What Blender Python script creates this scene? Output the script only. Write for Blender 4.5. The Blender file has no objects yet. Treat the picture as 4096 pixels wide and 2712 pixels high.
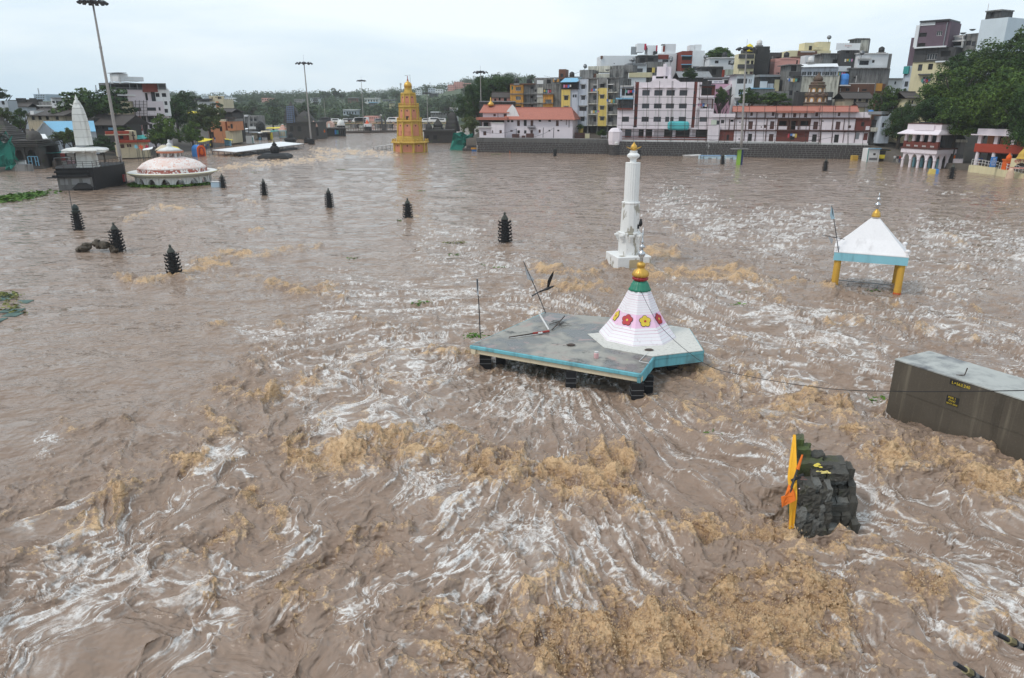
import bpy,bmesh,math,random
import numpy as np
from mathutils import Vector,Matrix
R=math.radians
sc=bpy.context.scene
COL=sc.collection
# ---------------------------------------------------------------- camera, sky, sun, exposure
H=13.0                      # eye height above the flood water, metres
PITCH,LENS=18.3,24.8
cam_d=bpy.data.cameras.new('camera');cam=bpy.data.objects.new('camera',cam_d);COL.objects.link(cam)
cam_d.lens=LENS;cam_d.sensor_width=36;cam_d.clip_start=0.1;cam_d.clip_end=12000
cam.location=(0,0,H);cam.rotation_euler=(R(90-PITCH),0,0)
sc.camera=cam
SUN_EL,SUN_AZ=52,246      # azimuth clockwise from +Y: veiled sun, high on the left and a little behind
world=bpy.data.worlds.new('World');sc.world=world;world.use_nodes=True
wn,wl=world.node_tree.nodes,world.node_tree.links
wn.clear()
w_out=wn.new('ShaderNodeOutputWorld');w_bg=wn.new('ShaderNodeBackground');w_bg.inputs[1].default_value=0.12
w_sky=wn.new('ShaderNodeTexSky');w_sky.sky_type='NISHITA';w_sky.sun_disc=False
w_sky.sun_elevation=R(SUN_EL);w_sky.sun_rotation=R(SUN_AZ);w_sky.air_density=1.0;w_sky.dust_density=2.0
w_tc=wn.new('ShaderNodeTexCoord');w_map=wn.new('ShaderNodeMapping');w_map.inputs['Scale'].default_value=(1.0,1.0,4.0)
w_n=wn.new('ShaderNodeTexNoise');w_n.inputs['Scale'].default_value=1.7;w_n.inputs['Detail'].default_value=6;w_n.inputs['Roughness'].default_value=.52;w_n.inputs['Distortion'].default_value=.3
w_r=wn.new('ShaderNodeValToRGB')                       # overcast cloud deck, uneven
w_r.color_ramp.elements[0].position=.36;w_r.color_ramp.elements[0].color=(5.6,7.2,8.5,1)
w_r.color_ramp.elements[1].position=.66;w_r.color_ramp.elements[1].color=(8.9,9.6,10.0,1)
w_mix=wn.new('ShaderNodeMix');w_mix.data_type='RGBA';w_mix.inputs[0].default_value=.86
wl.new(w_tc.outputs['Generated'],w_map.inputs[0]);wl.new(w_map.outputs[0],w_n.inputs['Vector']);wl.new(w_n.outputs[0],w_r.inputs[0])
wl.new(w_sky.outputs[0],w_mix.inputs[6]);wl.new(w_r.outputs[0],w_mix.inputs[7]);wl.new(w_mix.outputs[2],w_bg.inputs[0]);wl.new(w_bg.outputs[0],w_out.inputs[0])
sun_d=bpy.data.lights.new('sun','SUN');sun_d.energy=1.5;sun_d.angle=R(10);sun_d.color=(1,.96,.9)
sun=bpy.data.objects.new('sun',sun_d);COL.objects.link(sun)
_a,_e=R(SUN_AZ),R(SUN_EL)
sun.rotation_euler=Vector((-math.sin(_a)*math.cos(_e),-math.cos(_a)*math.cos(_e),-math.sin(_e))).to_track_quat('-Z','Y').to_euler()
sc.view_settings.view_transform='Standard';sc.view_settings.look='None';sc.view_settings.gamma=1
sc.view_settings.exposure=0.0
try:sc.view_settings.use_curve_mapping=False
except Exception:pass
sc.render.engine='CYCLES'
sc.cycles.use_denoising=True;sc.cycles.max_bounces=6;sc.cycles.diffuse_bounces=3;sc.cycles.glossy_bounces=3
sc.cycles.transmission_bounces=4;sc.cycles.volume_bounces=2;sc.cycles.transparent_max_bounces=8
sc.cycles.caustics_reflective=False;sc.cycles.caustics_refractive=False
# ---------------------------------------------------------------- reading places off the survey sheets
# each sheet: origin and scale in picture units; a bearing read off a sheet becomes a real point on the water (W) or at a known distance (at)
FPX,CX,CY=LENS/36*4096,2048,1356
CR={'P':(0,0,1),'A':(0,250,2.6133),'B':(700,250,3.92),'C':(1250,250,3.3829),'D':(1850,250,3.3829),
   'E':(2350,150,3.1367),'F':(2750,100,3.1367),'G':(3150,100,2.614),'H':(3500,0,2.119),'K':(1850,850,1.96),
   'L':(2400,500,2.413),'M':(3250,750,3.1356),'N':(3450,1350,2.8514),'O':(3050,1700,2.851),'Q':(0,700,2.412),
   'R1':(0,1350,1.1514),'R2':(2048,1350,1.1514),'R3':(700,600,1.393),'R4':(2600,600,1.583),'V':(0,0,.578125),'S':(0,480,3.7333),'T':(200,0,2.9875)}
SP,CP=math.sin(R(PITCH)),math.cos(R(PITCH))
def ph(c,x,y):
 o=CR[c];return o[0]+x/o[2],o[1]+y/o[2]
def ray(c,x,y):
 px,py=ph(c,x,y);a=(px-CX)/FPX;b=(CY-py)/FPX
 return Vector((a,CP+b*SP,b*CP-SP))
def W(c,x,y,z=0.0):
 d=ray(c,x,y);t=(z-H)/d.z
 return Vector((d.x*t,d.y*t,z))
def at(c,x,y,Y):
 d=ray(c,x,y);t=Y/d.y
 return Vector((d.x*t,Y,H+d.z*t))
def proj(p):
 x,y,z=p[0],p[1],p[2]-H
 dep=y*CP-z*SP;up=y*SP+z*CP
 return CX+FPX*x/dep,CY-FPX*up/dep
# ---------------------------------------------------------------- mesh collecting
class MB:
 def __init__(s):s.v=[];s.f=[];s.m=[];s.mi=0
 def add(s,vs,fs):
  n=len(s.v);s.v.extend(tuple(v) for v in vs)
  for f in fs:s.f.append(tuple(i+n for i in f));s.m.append(s.mi)
  return s
 def box(s,x0,x1,y0,y1,z0,z1,M=None):
  vs=[Vector((x,y,z)) for z in (z0,z1) for y in (y0,y1) for x in (x0,x1)]
  if M is not None:vs=[M @ v for v in vs]
  return s.add(vs,[(0,2,3,1),(4,5,7,6),(0,1,5,4),(2,6,7,3),(0,4,6,2),(1,3,7,5)])
 def quad(s,a,b,c,d):return s.add([a,b,c,d],[(0,1,2,3)])
 def prism(s,poly,z0,z1,M=None):
  n=len(poly);vs=[Vector((x,y,z)) for z in (z0,z1) for x,y in poly]
  if M is not None:vs=[M @ v for v in vs]
  return s.add(vs,[tuple(range(n-1,-1,-1)),tuple(range(n,2*n))]+[(i,(i+1) % n,n+(i+1) % n,n+i) for i in range(n)])
 def loft(s,rings,cap=True):
  n=len(rings[0]);vs=[v for r in rings for v in r];fs=[]
  for k in range(len(rings)-1):
   for i in range(n):
    j=(i+1) % n;fs.append((k*n+i,k*n+j,(k+1)*n+j,(k+1)*n+i))
  if cap:fs+=[tuple(range(n-1,-1,-1)),tuple(range((len(rings)-1)*n,len(rings)*n))]
  return s.add(vs,fs)
 def lathe(s,prof,n=16,rot=0.0,c=(0,0,0),sx=1,sy=1,lobes=None,cap=True):
  rings=[]
  for r,z in prof:
   ring=[]
   for i in range(n):
    a=rot+2*math.pi*i/n;rr=max(r,1e-4)
    if lobes:rr *= 1+lobes[1]*math.cos(lobes[0]*a)
    ring.append((c[0]+rr*math.cos(a)*sx,c[1]+rr*math.sin(a)*sy,c[2]+z))
   rings.append(ring)
  return s.loft(rings,cap)
 def tube(s,pts,r,n=6,cap=True):
  pts=[Vector(p) for p in pts];rings=[]
  for i,p in enumerate(pts):
   t=(pts[min(i+1,len(pts)-1)]-pts[max(i-1,0)]).normalized()
   a=t.orthogonal().normalized() if abs(t.z)>.95 else t.cross(Vector((0,0,1))).normalized()
   b=t.cross(a).normalized();rr=r[i] if isinstance(r,(list,tuple)) else r
   rings.append([p+(a*math.cos(2*math.pi*k/n)+b*math.sin(2*math.pi*k/n))*rr for k in range(n)])
  return s.loft(rings,cap)
 def build(s,name,mats,parent=None,smooth=False,loc=None):
  me=bpy.data.meshes.new(name);me.from_pydata([tuple(v) for v in s.v],[],s.f);
  mats=mats if isinstance(mats,(list,tuple)) else [mats]
  for m in mats:me.materials.append(m)
  if len(mats)>1:me.polygons.foreach_set('material_index',s.m)
  if smooth:me.polygons.foreach_set('use_smooth',[True]*len(me.polygons))
  me.update()
  return obj(name,me,parent,loc)
def obj(name,me,parent=None,loc=None):
 o=bpy.data.objects.new(name,me);COL.objects.link(o)
 if parent is not None:o.parent=parent
 if loc is not None:o.location=loc
 return o
def smooth_angle(o,deg=35):
 me=o.data;me.polygons.foreach_set('use_smooth',[True]*len(me.polygons))
 bm=bmesh.new();bm.from_mesh(me);a=R(deg)
 bmesh.ops.recalc_face_normals(bm,faces=bm.faces)
 for e in bm.edges:
  if len(e.link_faces)==2:e.smooth=e.calc_face_angle(0)<a
 bm.to_mesh(me);bm.free();return o
def fixn(o):
 bm=bmesh.new();bm.from_mesh(o.data);bmesh.ops.recalc_face_normals(bm,faces=bm.faces);bm.to_mesh(o.data);bm.free();return o
def bevel(o,w=.02,seg=1):
 bm=bmesh.new();bm.from_mesh(o.data);bmesh.ops.recalc_face_normals(bm,faces=bm.faces)
 bmesh.ops.bevel(bm,geom=[e for e in bm.edges if len(e.link_faces)==2 and e.calc_face_angle(0)>R(30)],offset=w,segments=seg,affect='EDGES',clamp_overlap=True)
 bm.to_mesh(o.data);bm.free();return o
def tag(o,label=None,cat=None,group=None,kind=None):
 if label:o['label']=label
 if cat:o['category']=cat
 if group:o['group']=group
 if kind:o['kind']=kind
 return o
def thing(name,label,cat,loc=(0,0,0),rz=0.0,group=None):
 o=bpy.data.objects.new(name,None);COL.objects.link(o);o.empty_display_size=.3
 o.location=loc;o.rotation_euler=(0,0,rz);return tag(o,label,cat,group)
def copy_tree(o,parent=None):
 c=o.copy();COL.objects.link(c);c.parent=parent
 for ch in list(o.children):copy_tree(ch,c)
 return c
# ---------------------------------------------------------------- materials (all procedural)
MATS={}
class _T:
 def __getattr__(s,k):return MATS[k]
T=_T()
def nmat(name):
 m=bpy.data.materials.new(name);m.use_nodes=True;nt=m.node_tree;nt.nodes.clear()
 out=nt.nodes.new('ShaderNodeOutputMaterial');b=nt.nodes.new('ShaderNodeBsdfPrincipled');nt.links.new(b.outputs[0],out.inputs[0])
 return m,nt,b
def N(nt,t,**kw):
 n=nt.nodes.new(t)
 for k,v in kw.items():
  if k.startswith('i_'):n.inputs[k[2:].replace('_',' ')].default_value=v
  else:setattr(n,k,v)
 return n
def noise(nt,vec,scale,detail=4,rough=.55,dist=0.0):
 n=N(nt,'ShaderNodeTexNoise');n.inputs['Scale'].default_value=scale;n.inputs['Detail'].default_value=detail;n.inputs['Roughness'].default_value=rough;n.inputs['Distortion'].default_value=dist
 if vec is not None:nt.links.new(vec,n.inputs['Vector'])
 return n.outputs[0]
def mapping(nt,vec,scale):
 n=N(nt,'ShaderNodeMapping');n.inputs['Scale'].default_value=scale;nt.links.new(vec,n.inputs[0]);return n.outputs[0]
def mrange(nt,val,a,b,c=0.0,d=1.0,smooth=True):
 n=N(nt,'ShaderNodeMapRange');n.interpolation_type='SMOOTHSTEP' if smooth else 'LINEAR'
 for i,x in ((1,a),(2,b),(3,c),(4,d)):
  if hasattr(x,'links'):nt.links.new(x,n.inputs[i])
  else:n.inputs[i].default_value=x
 nt.links.new(val,n.inputs[0]);return n.outputs[0]
def mix(nt,fac,a,b,blend='MIX'):
 n=N(nt,'ShaderNodeMix');n.data_type='RGBA';n.blend_type=blend
 for i,x in ((0,fac),(6,a),(7,b)):
  if hasattr(x,'links'):nt.links.new(x,n.inputs[i])
  elif i==0:n.inputs[i].default_value=x
  else:n.inputs[i].default_value=(*x,1) if len(x)==3 else x
 return n.outputs[2]
def math2(nt,op,a,b=None):
 n=N(nt,'ShaderNodeMath');n.operation=op
 for i,x in ((0,a),(1,b)):
  if x is None:continue
  if hasattr(x,'links'):nt.links.new(x,n.inputs[i])
  else:n.inputs[i].default_value=x
 return n.outputs[0]
def bump(nt,bsdf,h,strength=.3,dist=.05):
 n=N(nt,'ShaderNodeBump');n.inputs['Strength'].default_value=strength;n.inputs['Distance'].default_value=dist
 nt.links.new(h,n.inputs['Height']);nt.links.new(n.outputs[0],bsdf.inputs['Normal'])
def s2l(c):return tuple(((x/255)/12.92 if x <= 10 else (((x/255)+.055)/1.055)**2.4) for x in c)
def paint(name,rgb,dirt=.35,dcol=(.05,.047,.042),rough=.75,scale=1.0,streak=1.0,metal=0.0):
 """painted or plain surface with blotchy tone, rain streaks and mould stains"""
 if name in MATS:return MATS[name]
 m,nt,b=nmat(name);tc=N(nt,'ShaderNodeTexCoord').outputs['Object']
 n1=noise(nt,tc,.35*scale,5,.6);n2=noise(nt,mapping(nt,tc,(1.6*scale,1.6*scale,.16*scale)),1.0,5,.62);n3=noise(nt,tc,6*scale,3,.6)
 base=mix(nt,n1,tuple(c*.86 for c in rgb),tuple(min(1,c*1.1) for c in rgb))
 base=mix(nt,mrange(nt,n3,.35,.75,0,.25),base,tuple(c*.8 for c in rgb))
 st=math2(nt,'MULTIPLY',mrange(nt,n2,.62-.3*dirt,.8-.12*dirt),mrange(nt,n1,.3,.62,.35*streak,1))
 st2=mrange(nt,n1,.7-.22*dirt,.86-.1*dirt)
 base=mix(nt,math2(nt,'MULTIPLY',st,min(1,dirt*1.5)),base,dcol)
 base=mix(nt,math2(nt,'MULTIPLY',st2,min(1,dirt*1.2)),base,tuple(c*1.7 for c in dcol))
 nt.links.new(base,b.inputs['Base Color']);b.inputs['Roughness'].default_value=rough;b.inputs['Metallic'].default_value=metal
 bump(nt,b,n3,.25,.03);b.inputs['Specular IOR Level'].default_value=.25
 MATS[name]=m;return m
def plain(name,rgb,rough=.6,metal=0.0,var=.25,scale=3.0,bumps=.15):
 if name in MATS:return MATS[name]
 m,nt,b=nmat(name);tc=N(nt,'ShaderNodeTexCoord').outputs['Object'];n1=noise(nt,tc,scale,4)
 nt.links.new(mix(nt,n1,tuple(c*(1-var) for c in rgb),tuple(min(1,c*(1+var)) for c in rgb)),b.inputs['Base Color'])
 b.inputs['Roughness'].default_value=rough;b.inputs['Metallic'].default_value=metal
 if bumps:bump(nt,b,noise(nt,tc,scale*4,4),bumps,.03)
 MATS[name]=m;return m
def stone(name,rgb,scale=1.0,moss=0.0,mosscol=(.05,.075,.02)):
 if name in MATS:return MATS[name]
 m,nt,b=nmat(name);tc=N(nt,'ShaderNodeTexCoord').outputs['Object']
 oi=N(nt,'ShaderNodeObjectInfo').outputs['Random']
 n1=noise(nt,tc,1.2*scale,6,.65);n2=noise(nt,tc,9*scale,5,.65)
 base=mix(nt,n1,tuple(c*.5 for c in rgb),tuple(c*1.45 for c in rgb));base=mix(nt,mrange(nt,n2,.45,.75,0,.5),base,tuple(c*1.9 for c in rgb))
 base=mix(nt,math2(nt,'MULTIPLY',oi,.45),base,tuple(c*.55 for c in rgb))
 if moss:base=mix(nt,mrange(nt,noise(nt,tc,.6*scale,5),.62-moss*.3,.75,0,.85),base,mosscol)
 nt.links.new(base,b.inputs['Base Color']);b.inputs['Roughness'].default_value=.7
 bump(nt,b,n2,.7,.06);b.inputs['Specular IOR Level'].default_value=.3;MATS[name]=m;return m
def tiles(name,rgb,ux=.28,uz=.35):
 """clay roof tile rows: colour per tile and relief"""
 if name in MATS:return MATS[name]
 m,nt,b=nmat(name);tc=N(nt,'ShaderNodeTexCoord').outputs['Object']
 w=N(nt,'ShaderNodeTexWave');w.wave_type='BANDS';w.bands_direction='X';w.inputs['Scale'].default_value=.314/ux;w.inputs['Distortion'].default_value=.3;nt.links.new(tc,w.inputs[0])
 n1=noise(nt,tc,.5,5,.6);n2=noise(nt,mapping(nt,tc,(1/ux,1/uz,1/uz)),1.0,2,.5)
 base=mix(nt,n2,tuple(c*.7 for c in rgb),tuple(min(1,c*1.25) for c in rgb));base=mix(nt,mrange(nt,n1,.55,.8,0,.55),base,tuple(c*.45 for c in rgb))
 nt.links.new(base,b.inputs['Base Color']);b.inputs['Roughness'].default_value=.7;bump(nt,b,w.outputs[1],.8,.06)
 MATS[name]=m;return m
def glass(name='window_glass',rgb=(.018,.02,.024),rough=.08):
 if name in MATS:return MATS[name]
 m,nt,b=nmat(name);tc=N(nt,'ShaderNodeTexCoord').outputs['Object'];oi=N(nt,'ShaderNodeObjectInfo').outputs['Random']
 base=mix(nt,oi,rgb,tuple(c*3.2+.012 for c in rgb));nt.links.new(base,b.inputs['Base Color']);b.inputs['Roughness'].default_value=rough;b.inputs['IOR'].default_value=1.4
 bump(nt,b,noise(nt,tc,2,2),.08,.02);MATS[name]=m;return m
rng=random.Random(11)
# ---------------------------------------------------------------- the flood water: one displaced sheet
_prm=np.random.RandomState(5).permutation(256).astype(np.int32);_prm=np.concatenate([_prm,_prm])
_ang=np.random.RandomState(9).rand(256)*2*np.pi;_gx,_gy=np.cos(_ang).astype(np.float32),np.sin(_ang).astype(np.float32)
def pn(x,y):
 """2D gradient noise, about -1..1"""
 xi=np.floor(x).astype(np.int32);yi=np.floor(y).astype(np.int32);fx=(x-xi).astype(np.float32);fy=(y-yi).astype(np.float32)
 xi &= 255;yi &= 255;u=fx*fx*fx*(fx*(fx*6-15)+10);v=fy*fy*fy*(fy*(fy*6-15)+10)
 def g(ix,iy,dx,dy):
  h=_prm[_prm[ix & 255]+(iy & 255)];return _gx[h]*dx+_gy[h]*dy
 a=g(xi,yi,fx,fy);b=g(xi+1,yi,fx-1,fy);c=g(xi,yi+1,fx,fy-1);d=g(xi+1,yi+1,fx-1,fy-1)
 return ((a+u*(b-a))*(1-v)+(c+u*(d-c))*v)*1.45
def build_water():
 # fan-shaped grid: fine near the viewpoint, coarser with distance
 py=np.concatenate([np.linspace(3500,2730,60),np.arange(2726,476,-4.0),np.linspace(474,440,14),np.array([434,430.])])
 b=(CY-py)/FPX;dz=b*CP-SP;Yr=(-H/dz)*(CP+b*SP)
 NU=1420;u=np.linspace(-1.16,1.16,NU)
 Y=np.repeat(Yr[:,None],NU,1).astype(np.float32);X=(Yr[:,None]*u[None,:]).astype(np.float32)
 dep=Y*CP+H*SP;up=Y*SP-H*CP
 PX=CX+FPX*X/dep;PY=CY-FPX*up/dep
 rows=np.abs(np.gradient(Yr))[:,None].astype(np.float32)
 cellx=(Y*(u[1]-u[0])).astype(np.float32);cell=np.maximum(cellx,rows*.55)
 def lim(lam):  # fade waves the grid cannot carry
  return np.clip((lam/cell-1.2)/2.2,0,1)
 # slow warping of the flow
 wx=X+2.2*pn(X/13+3,Y/13)+.8*pn(X/4.1,Y/4.1+7);wy=Y+2.2*pn(X/13+31,Y/13+9)+.8*pn(X/4.1+17,Y/4.1)
 def turn(deg):                                          # along / across the current
  ca,sa=math.cos(R(deg)),math.sin(R(deg));return wx*ca+wy*sa,-wx*sa+wy*ca
 fa,fc=turn(62);la,lc=turn(74);ra,rc=turn(-28)
 left=1/(1+np.exp((X-1.5-.12*(Y-18))/2.2));left *= np.clip((60-Y)/25,0,1)    # the left arm runs past us, the right one breaks across
 def two(f):return left*f(la,lc)+(1-left)*f(ra,rc)
 # --- where the river is rough (boils, hydraulic jumps) and where froth lies
 ppm=FPX/np.hypot(Y,H);fore=H/np.hypot(Y,H)
 jx=PX+ppm*(.75*pn(X/3.1,Y/3.1)+.4*pn(X/1.1,Y/1.1)+.2*pn(X/.45,Y/.45));jy=PY+ppm*fore*(.75*pn(X/3.1+50,Y/3.1)+.4*pn(X/1.1+9,Y/1.1)+.2*pn(X/.45,Y/.45+5))
 def stroke(c,pts,w,amp,acc,soft=1.7):
  P_=[ph(c,*p) for p in pts];w=w/CR[c][2];best=np.full_like(jx,1e9)
  if len(P_)==1:best=np.hypot(jx-P_[0][0],(jy-P_[0][1])*1.35)
  for (x0,y0),(x1,y1) in zip(P_,P_[1:]):
   ex,ey=x1-x0,y1-y0;t=np.clip(((jx-x0)*ex+(jy-y0)*ey)/(ex*ex+ey*ey),0,1)
   best=np.minimum(best,np.hypot(jx-x0-t*ex,jy-y0-t*ey))
  np.maximum(acc,amp*np.exp(-(best/w)**2/soft),out=acc)
 rough=np.zeros_like(X);foam=np.zeros_like(X)
 for c,pts,w,a in [
  ('R1',[(1390,560),(1600,565),(1800,530),(2000,510),(2200,590),(2358,650)],62,.95),('R2',[(0,640),(200,680),(420,690),(500,700)],75,1),('R2',[(430,650)],105,1.25),
  ('R1',[(1100,720),(1230,800),(1330,850),(1270,930)],34,.9),('R1',[(790,590),(880,605),(970,570)],34,.9),('R1',[(1060,290),(1130,270)],42,.9),('R1',[(1250,285),(1350,240),(1460,200)],28,.85),
  ('R1',[(960,370),(1040,470)],28,.7),('R1',[(1150,180),(1230,140)],20,.6),('R1',[(480,790),(680,690)],24,.8),('R1',[(0,1140),(300,980),(480,790)],13,.6),('R1',[(60,740),(150,760),(330,740)],16,.5),
  ('R1',[(930,1190),(960,1060),(1000,960),(1100,850)],20,.75),('R1',[(1080,1390),(1230,1200),(1400,1100),(1700,940)],15,.6),('R1',[(1340,1250),(1560,1250),(1600,1260),(1780,1080)],30,.75),('R1',[(1220,1400),(1360,1340),(1540,1290)],18,.6),
  ('R1',[(700,1568),(800,1430),(900,1330)],14,.5),('R1',[(2150,1500)],230,.75),('R1',[(1850,1330),(2100,1280)],60,.6),('R1',[(300,410),(430,410)],14,.5),('R1',[(540,400),(600,410)],18,.6),('R1',[(1650,940),(1850,930)],22,.6),
  ('R2',[(150,1450),(600,1400),(1000,1400),(1400,1350)],190,1.0),('R2',[(1880,1210)],90,1.2),('R2',[(1000,1180),(1300,1200)],90,.8),('R2',[(270,1130)],70,.8),('R2',[(560,740),(760,860),(960,920),(1150,985),(1290,960)],46,.95),('R2',[(1210,975)],48,1.1),
  ('R2',[(850,200),(1000,220),(1130,235)],30,.85),('R2',[(1100,340),(1400,330),(1490,400)],50,.75),('R2',[(1080,360),(1200,480)],36,.7),('R2',[(1700,560),(2000,590),(2250,740)],62,.8),('R2',[(2250,720)],110,1.1),('R2',[(1500,430),(1600,560)],46,.7),('R2',[(1700,760),(1900,900)],30,.5),('R2',[(1950,1400),(2200,1500)],40,.4),
  ('R3',[(0,720),(130,650),(270,590),(400,600)],26,.8),('R3',[(520,745),(700,800),(880,800),(950,840)],24,.95),('R3',[(450,590),(620,555),(800,550)],12,.7),('R3',[(420,460),(480,460)],12,.7),('R3',[(200,990),(330,980)],14,.6),('R3',[(600,1000),(690,980)],12,.6),('R3',[(980,975),(1200,1020),(1450,990)],14,.55),('R3',[(260,1200),(400,1130),(520,1100)],12,.5),
  ('R3',[(2000,660),(2368,700)],24,.8),('R3',[(2050,775),(2368,780)],30,.9),('R3',[(1300,390),(1430,385)],8,.5),('R3',[(260,105),(600,70),(900,40)],9,.8),('R3',[(0,330),(100,320)],8,.5),('R3',[(400,295),(470,297)],6,.5),('R3',[(1450,1160),(1700,1180)],25,.7),('R3',[(1200,1190),(1500,1150)],16,.5),
  ('R4',[(0,820),(300,800),(450,790),(650,820)],38,.95),('R4',[(650,830),(1000,890),(1150,900)],22,.75),('R4',[(0,660),(130,680)],42,.9),('R4',[(1110,1090),(1300,1110)],30,.7),('R4',[(1520,1140),(1700,1170),(1900,1215)],13,.6),('R4',[(1890,910),(2100,1030)],8,.6),('R4',[(1880,560),(2000,620)],9,.6),('R4',[(640,940),(860,950)],14,.6),('R4',[(80,450),(230,540),(300,580)],14,.6),('R4',[(1250,950),(1540,980),(1690,980)],20,.5),('R4',[(300,1290),(500,1400)],24,.7),('R4',[(2030,770),(1890,770)],12,.5),
  ('C',[(0,1200),(400,1210),(700,1230),(1100,1245)],22,.8),('C',[(0,1310),(400,1270)],10,.6),('Q',[(1160,1010),(1400,1050),(1700,1010),(1900,900),(2171,890)],36,.9),('Q',[(1180,440),(1440,390)],12,.7),('Q',[(1440,340),(1780,325)],7,.7),('B',[(1350,1500),(1900,1530),(2352,1480)],24,.7),('B',[(500,1450),(1300,1440)],14,.6)]:
  stroke(c,pts,max(w*1.25,17*CR[c][2]/1.15),a,rough)
 for c,pts,w,a in [
  ('R1',[(1480,0),(1500,250),(1560,400),(1700,440),(2000,430)],100,.9),('R1',[(1600,140),(2000,280)],120,.75),('R1',[(1100,680),(1000,660),(1060,560)],66,.95),('R1',[(900,720),(860,820)],50,.7),('R1',[(350,1050),(700,1080),(1000,1100)],70,.8),('R1',[(420,1350),(360,1450)],130,1.0),('R1',[(1080,1130),(960,1280),(850,1470)],34,.8),('R1',[(1500,860),(1300,1010),(1120,1090)],40,.7),
  ('R1',[(2000,850),(2150,1060)],130,1.0),('R1',[(2100,780),(2300,900)],90,.8),('R1',[(230,480),(200,550)],50,.8),('R1',[(1700,1250),(1640,1340)],60,.8),('R1',[(250,1270),(0,1350)],60,.6),('R1',[(1850,660),(2000,700)],60,.7),('R1',[(450,1540),(150,1540)],60,.7),('R1',[(1150,0),(1300,100)],90,.6),
  ('R2',[(100,950),(300,930)],100,.95),('R2',[(1000,20),(1500,40)],70,.9),('R2',[(1950,1020),(2100,1150),(2300,1180)],120,.85),('R2',[(2000,1400),(2200,1330)],90,.6),('R2',[(1500,750),(1700,900)],80,.55),('R2',[(0,300),(300,330)],120,.5),('R2',[(500,420),(700,420)],60,.5),('R2',[(1100,100),(1350,200)],90,.7),('R2',[(700,560),(1200,600)],60,.4),('R2',[(200,1100),(500,1200)],120,.5),('R2',[(1650,150),(1700,230)],70,.7),
  ('R3',[(800,1000),(1100,1100),(1500,1150)],110,.85),('R3',[(900,800),(1500,850),(1650,950)],120,.8),('R3',[(1400,560),(1900,640)],90,.6),('R3',[(950,760),(1600,780)],80,.6),('R3',[(400,1000),(800,1180)],80,.55),('R3',[(1300,440),(1700,470)],40,.5),('R3',[(1900,850),(2250,900)],90,.7),('R3',[(50,660),(200,700)],50,.5),
  ('R4',[(100,350),(500,470),(900,560)],130,.9),('R4',[(500,480),(1100,470)],100,.85),('R4',[(1750,560),(2300,640)],140,.85),('R4',[(350,1050),(800,1150),(1300,1250)],150,.9),('R4',[(100,900),(700,960)],80,.7),('R4',[(1300,1350),(1450,1290)],90,.8),('R4',[(1700,760),(1950,850)],120,.6),('R4',[(1300,760),(1500,820)],90,.5),('R4',[(300,160),(1400,190),(2368,330)],70,.32),('R4',[(1700,1000),(2300,1250)],140,.45)]:
  stroke(c,pts,w,a,foam,1.5)
 for c,pts,w,a in [('R2',[(200,1500),(900,1430),(1500,1400)],330,.62),('R1',[(2000,1480),(2358,1400)],260,.5),('R2',[(900,260),(1500,420),(2200,700)],150,.42),('R1',[(1500,600),(2358,620)],150,.42),('R2',[(0,640),(600,800),(1300,950)],130,.42),('R1',[(300,760),(1000,500),(1400,230)],150,.34),('R3',[(0,700),(800,780)],90,.38),('R4',[(0,800),(1100,900)],80,.4),('R4',[(1000,1100),(2000,1250)],120,.33),('R1',[(0,1000),(900,1100),(1700,1100)],200,.30)]:stroke(c,pts,w,a,rough,1.3)
 for x,y,r,a in [(-1.4,34.4,.5,.6),(2.85,31.7,.5,.6),(5.8,30.1,.5,.7),(9.5,34.5,.7,.7),(9.9,58.9,2.0,.7),(23.5,50.3,.4,.6),(26.8,47.3,.4,.7),(9.4,18.8,.8,.9),(10.7,18.7,.5,.7),(-26.9,55.1,.6,.8),(17,28.4,.7,.6),(18.5,25.2,.6,.5)]:
  np.maximum(rough,a*np.exp(-((np.hypot(X-x+.3*pn(X/.8,Y/.8),Y-y+.3*pn(X/.8+4,Y/.8))-r)/.45)**2),out=rough)
 gen=np.clip((PY-700)/900,0,1)*np.clip((PX-150)/900+(PY-1750)/500,0,1)   # calm slick upstream on the left
 patch=.5+.45*pn(fa/9,fc/5)+.3*pn(X/3,Y/3)+.2*pn(X/1.1,Y/1.1)
 foam=np.clip(foam*(.45+.6*patch)+.66*gen*np.clip(patch,0,1.2),0,1.0)
 calm=.25+.75*np.clip(gen*1.3+foam*.5+rough,0,1)
 # carry the pattern along with swirling eddies, so streaks are drawn out, folded and torn as in moving water
 qx,qy=X.copy(),Y.copy();tur=.45+.55*np.clip(gen+rough,0,1)
 for k in range(6):
  vx=.55*pn(qx/4.2+9,qy/4.2)+.30*pn(qx/1.7,qy/1.7+21)+.13*pn(qx/.7+5,qy/.7)+(1-left)*.10-left*.03
  vy=.55*pn(qx/4.2+60,qy/4.2+33)+.30*pn(qx/1.7+14,qy/1.7)+.13*pn(qx/.7,qy/.7+77)-.12*left
  qx=qx+vx*tur*.42;qy=qy+vy*tur*.42
 dl=R(72);ex=left*(qx*math.cos(dl)+qy*math.sin(dl))*.42+(1-left)*(qx*math.cos(R(-25))+qy*math.sin(R(-25)))*.6;ey=left*(-qx*math.sin(dl)+qy*math.cos(dl))+(1-left)*(-qx*math.sin(R(-25))+qy*math.cos(R(-25)))
 def fb(x,y,l,n=4):
  o=0;a_=1.0;t=0
  for i in range(n):o=o+a_*pn(x/l+7*i,y/l+13*i)*(lim(l) if i else 1);t+=a_;a_ *= .55;l *= .5
  return o/t
 def rid(x,y):return 1-np.abs(pn(x,y))*2.0
 # --- white foam threads
 n1=fb(ex,ey,2.6,5);n2=fb(ex+40,ey,1.0,4);n3=fb(qx,qy+9,.42,3)
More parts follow.
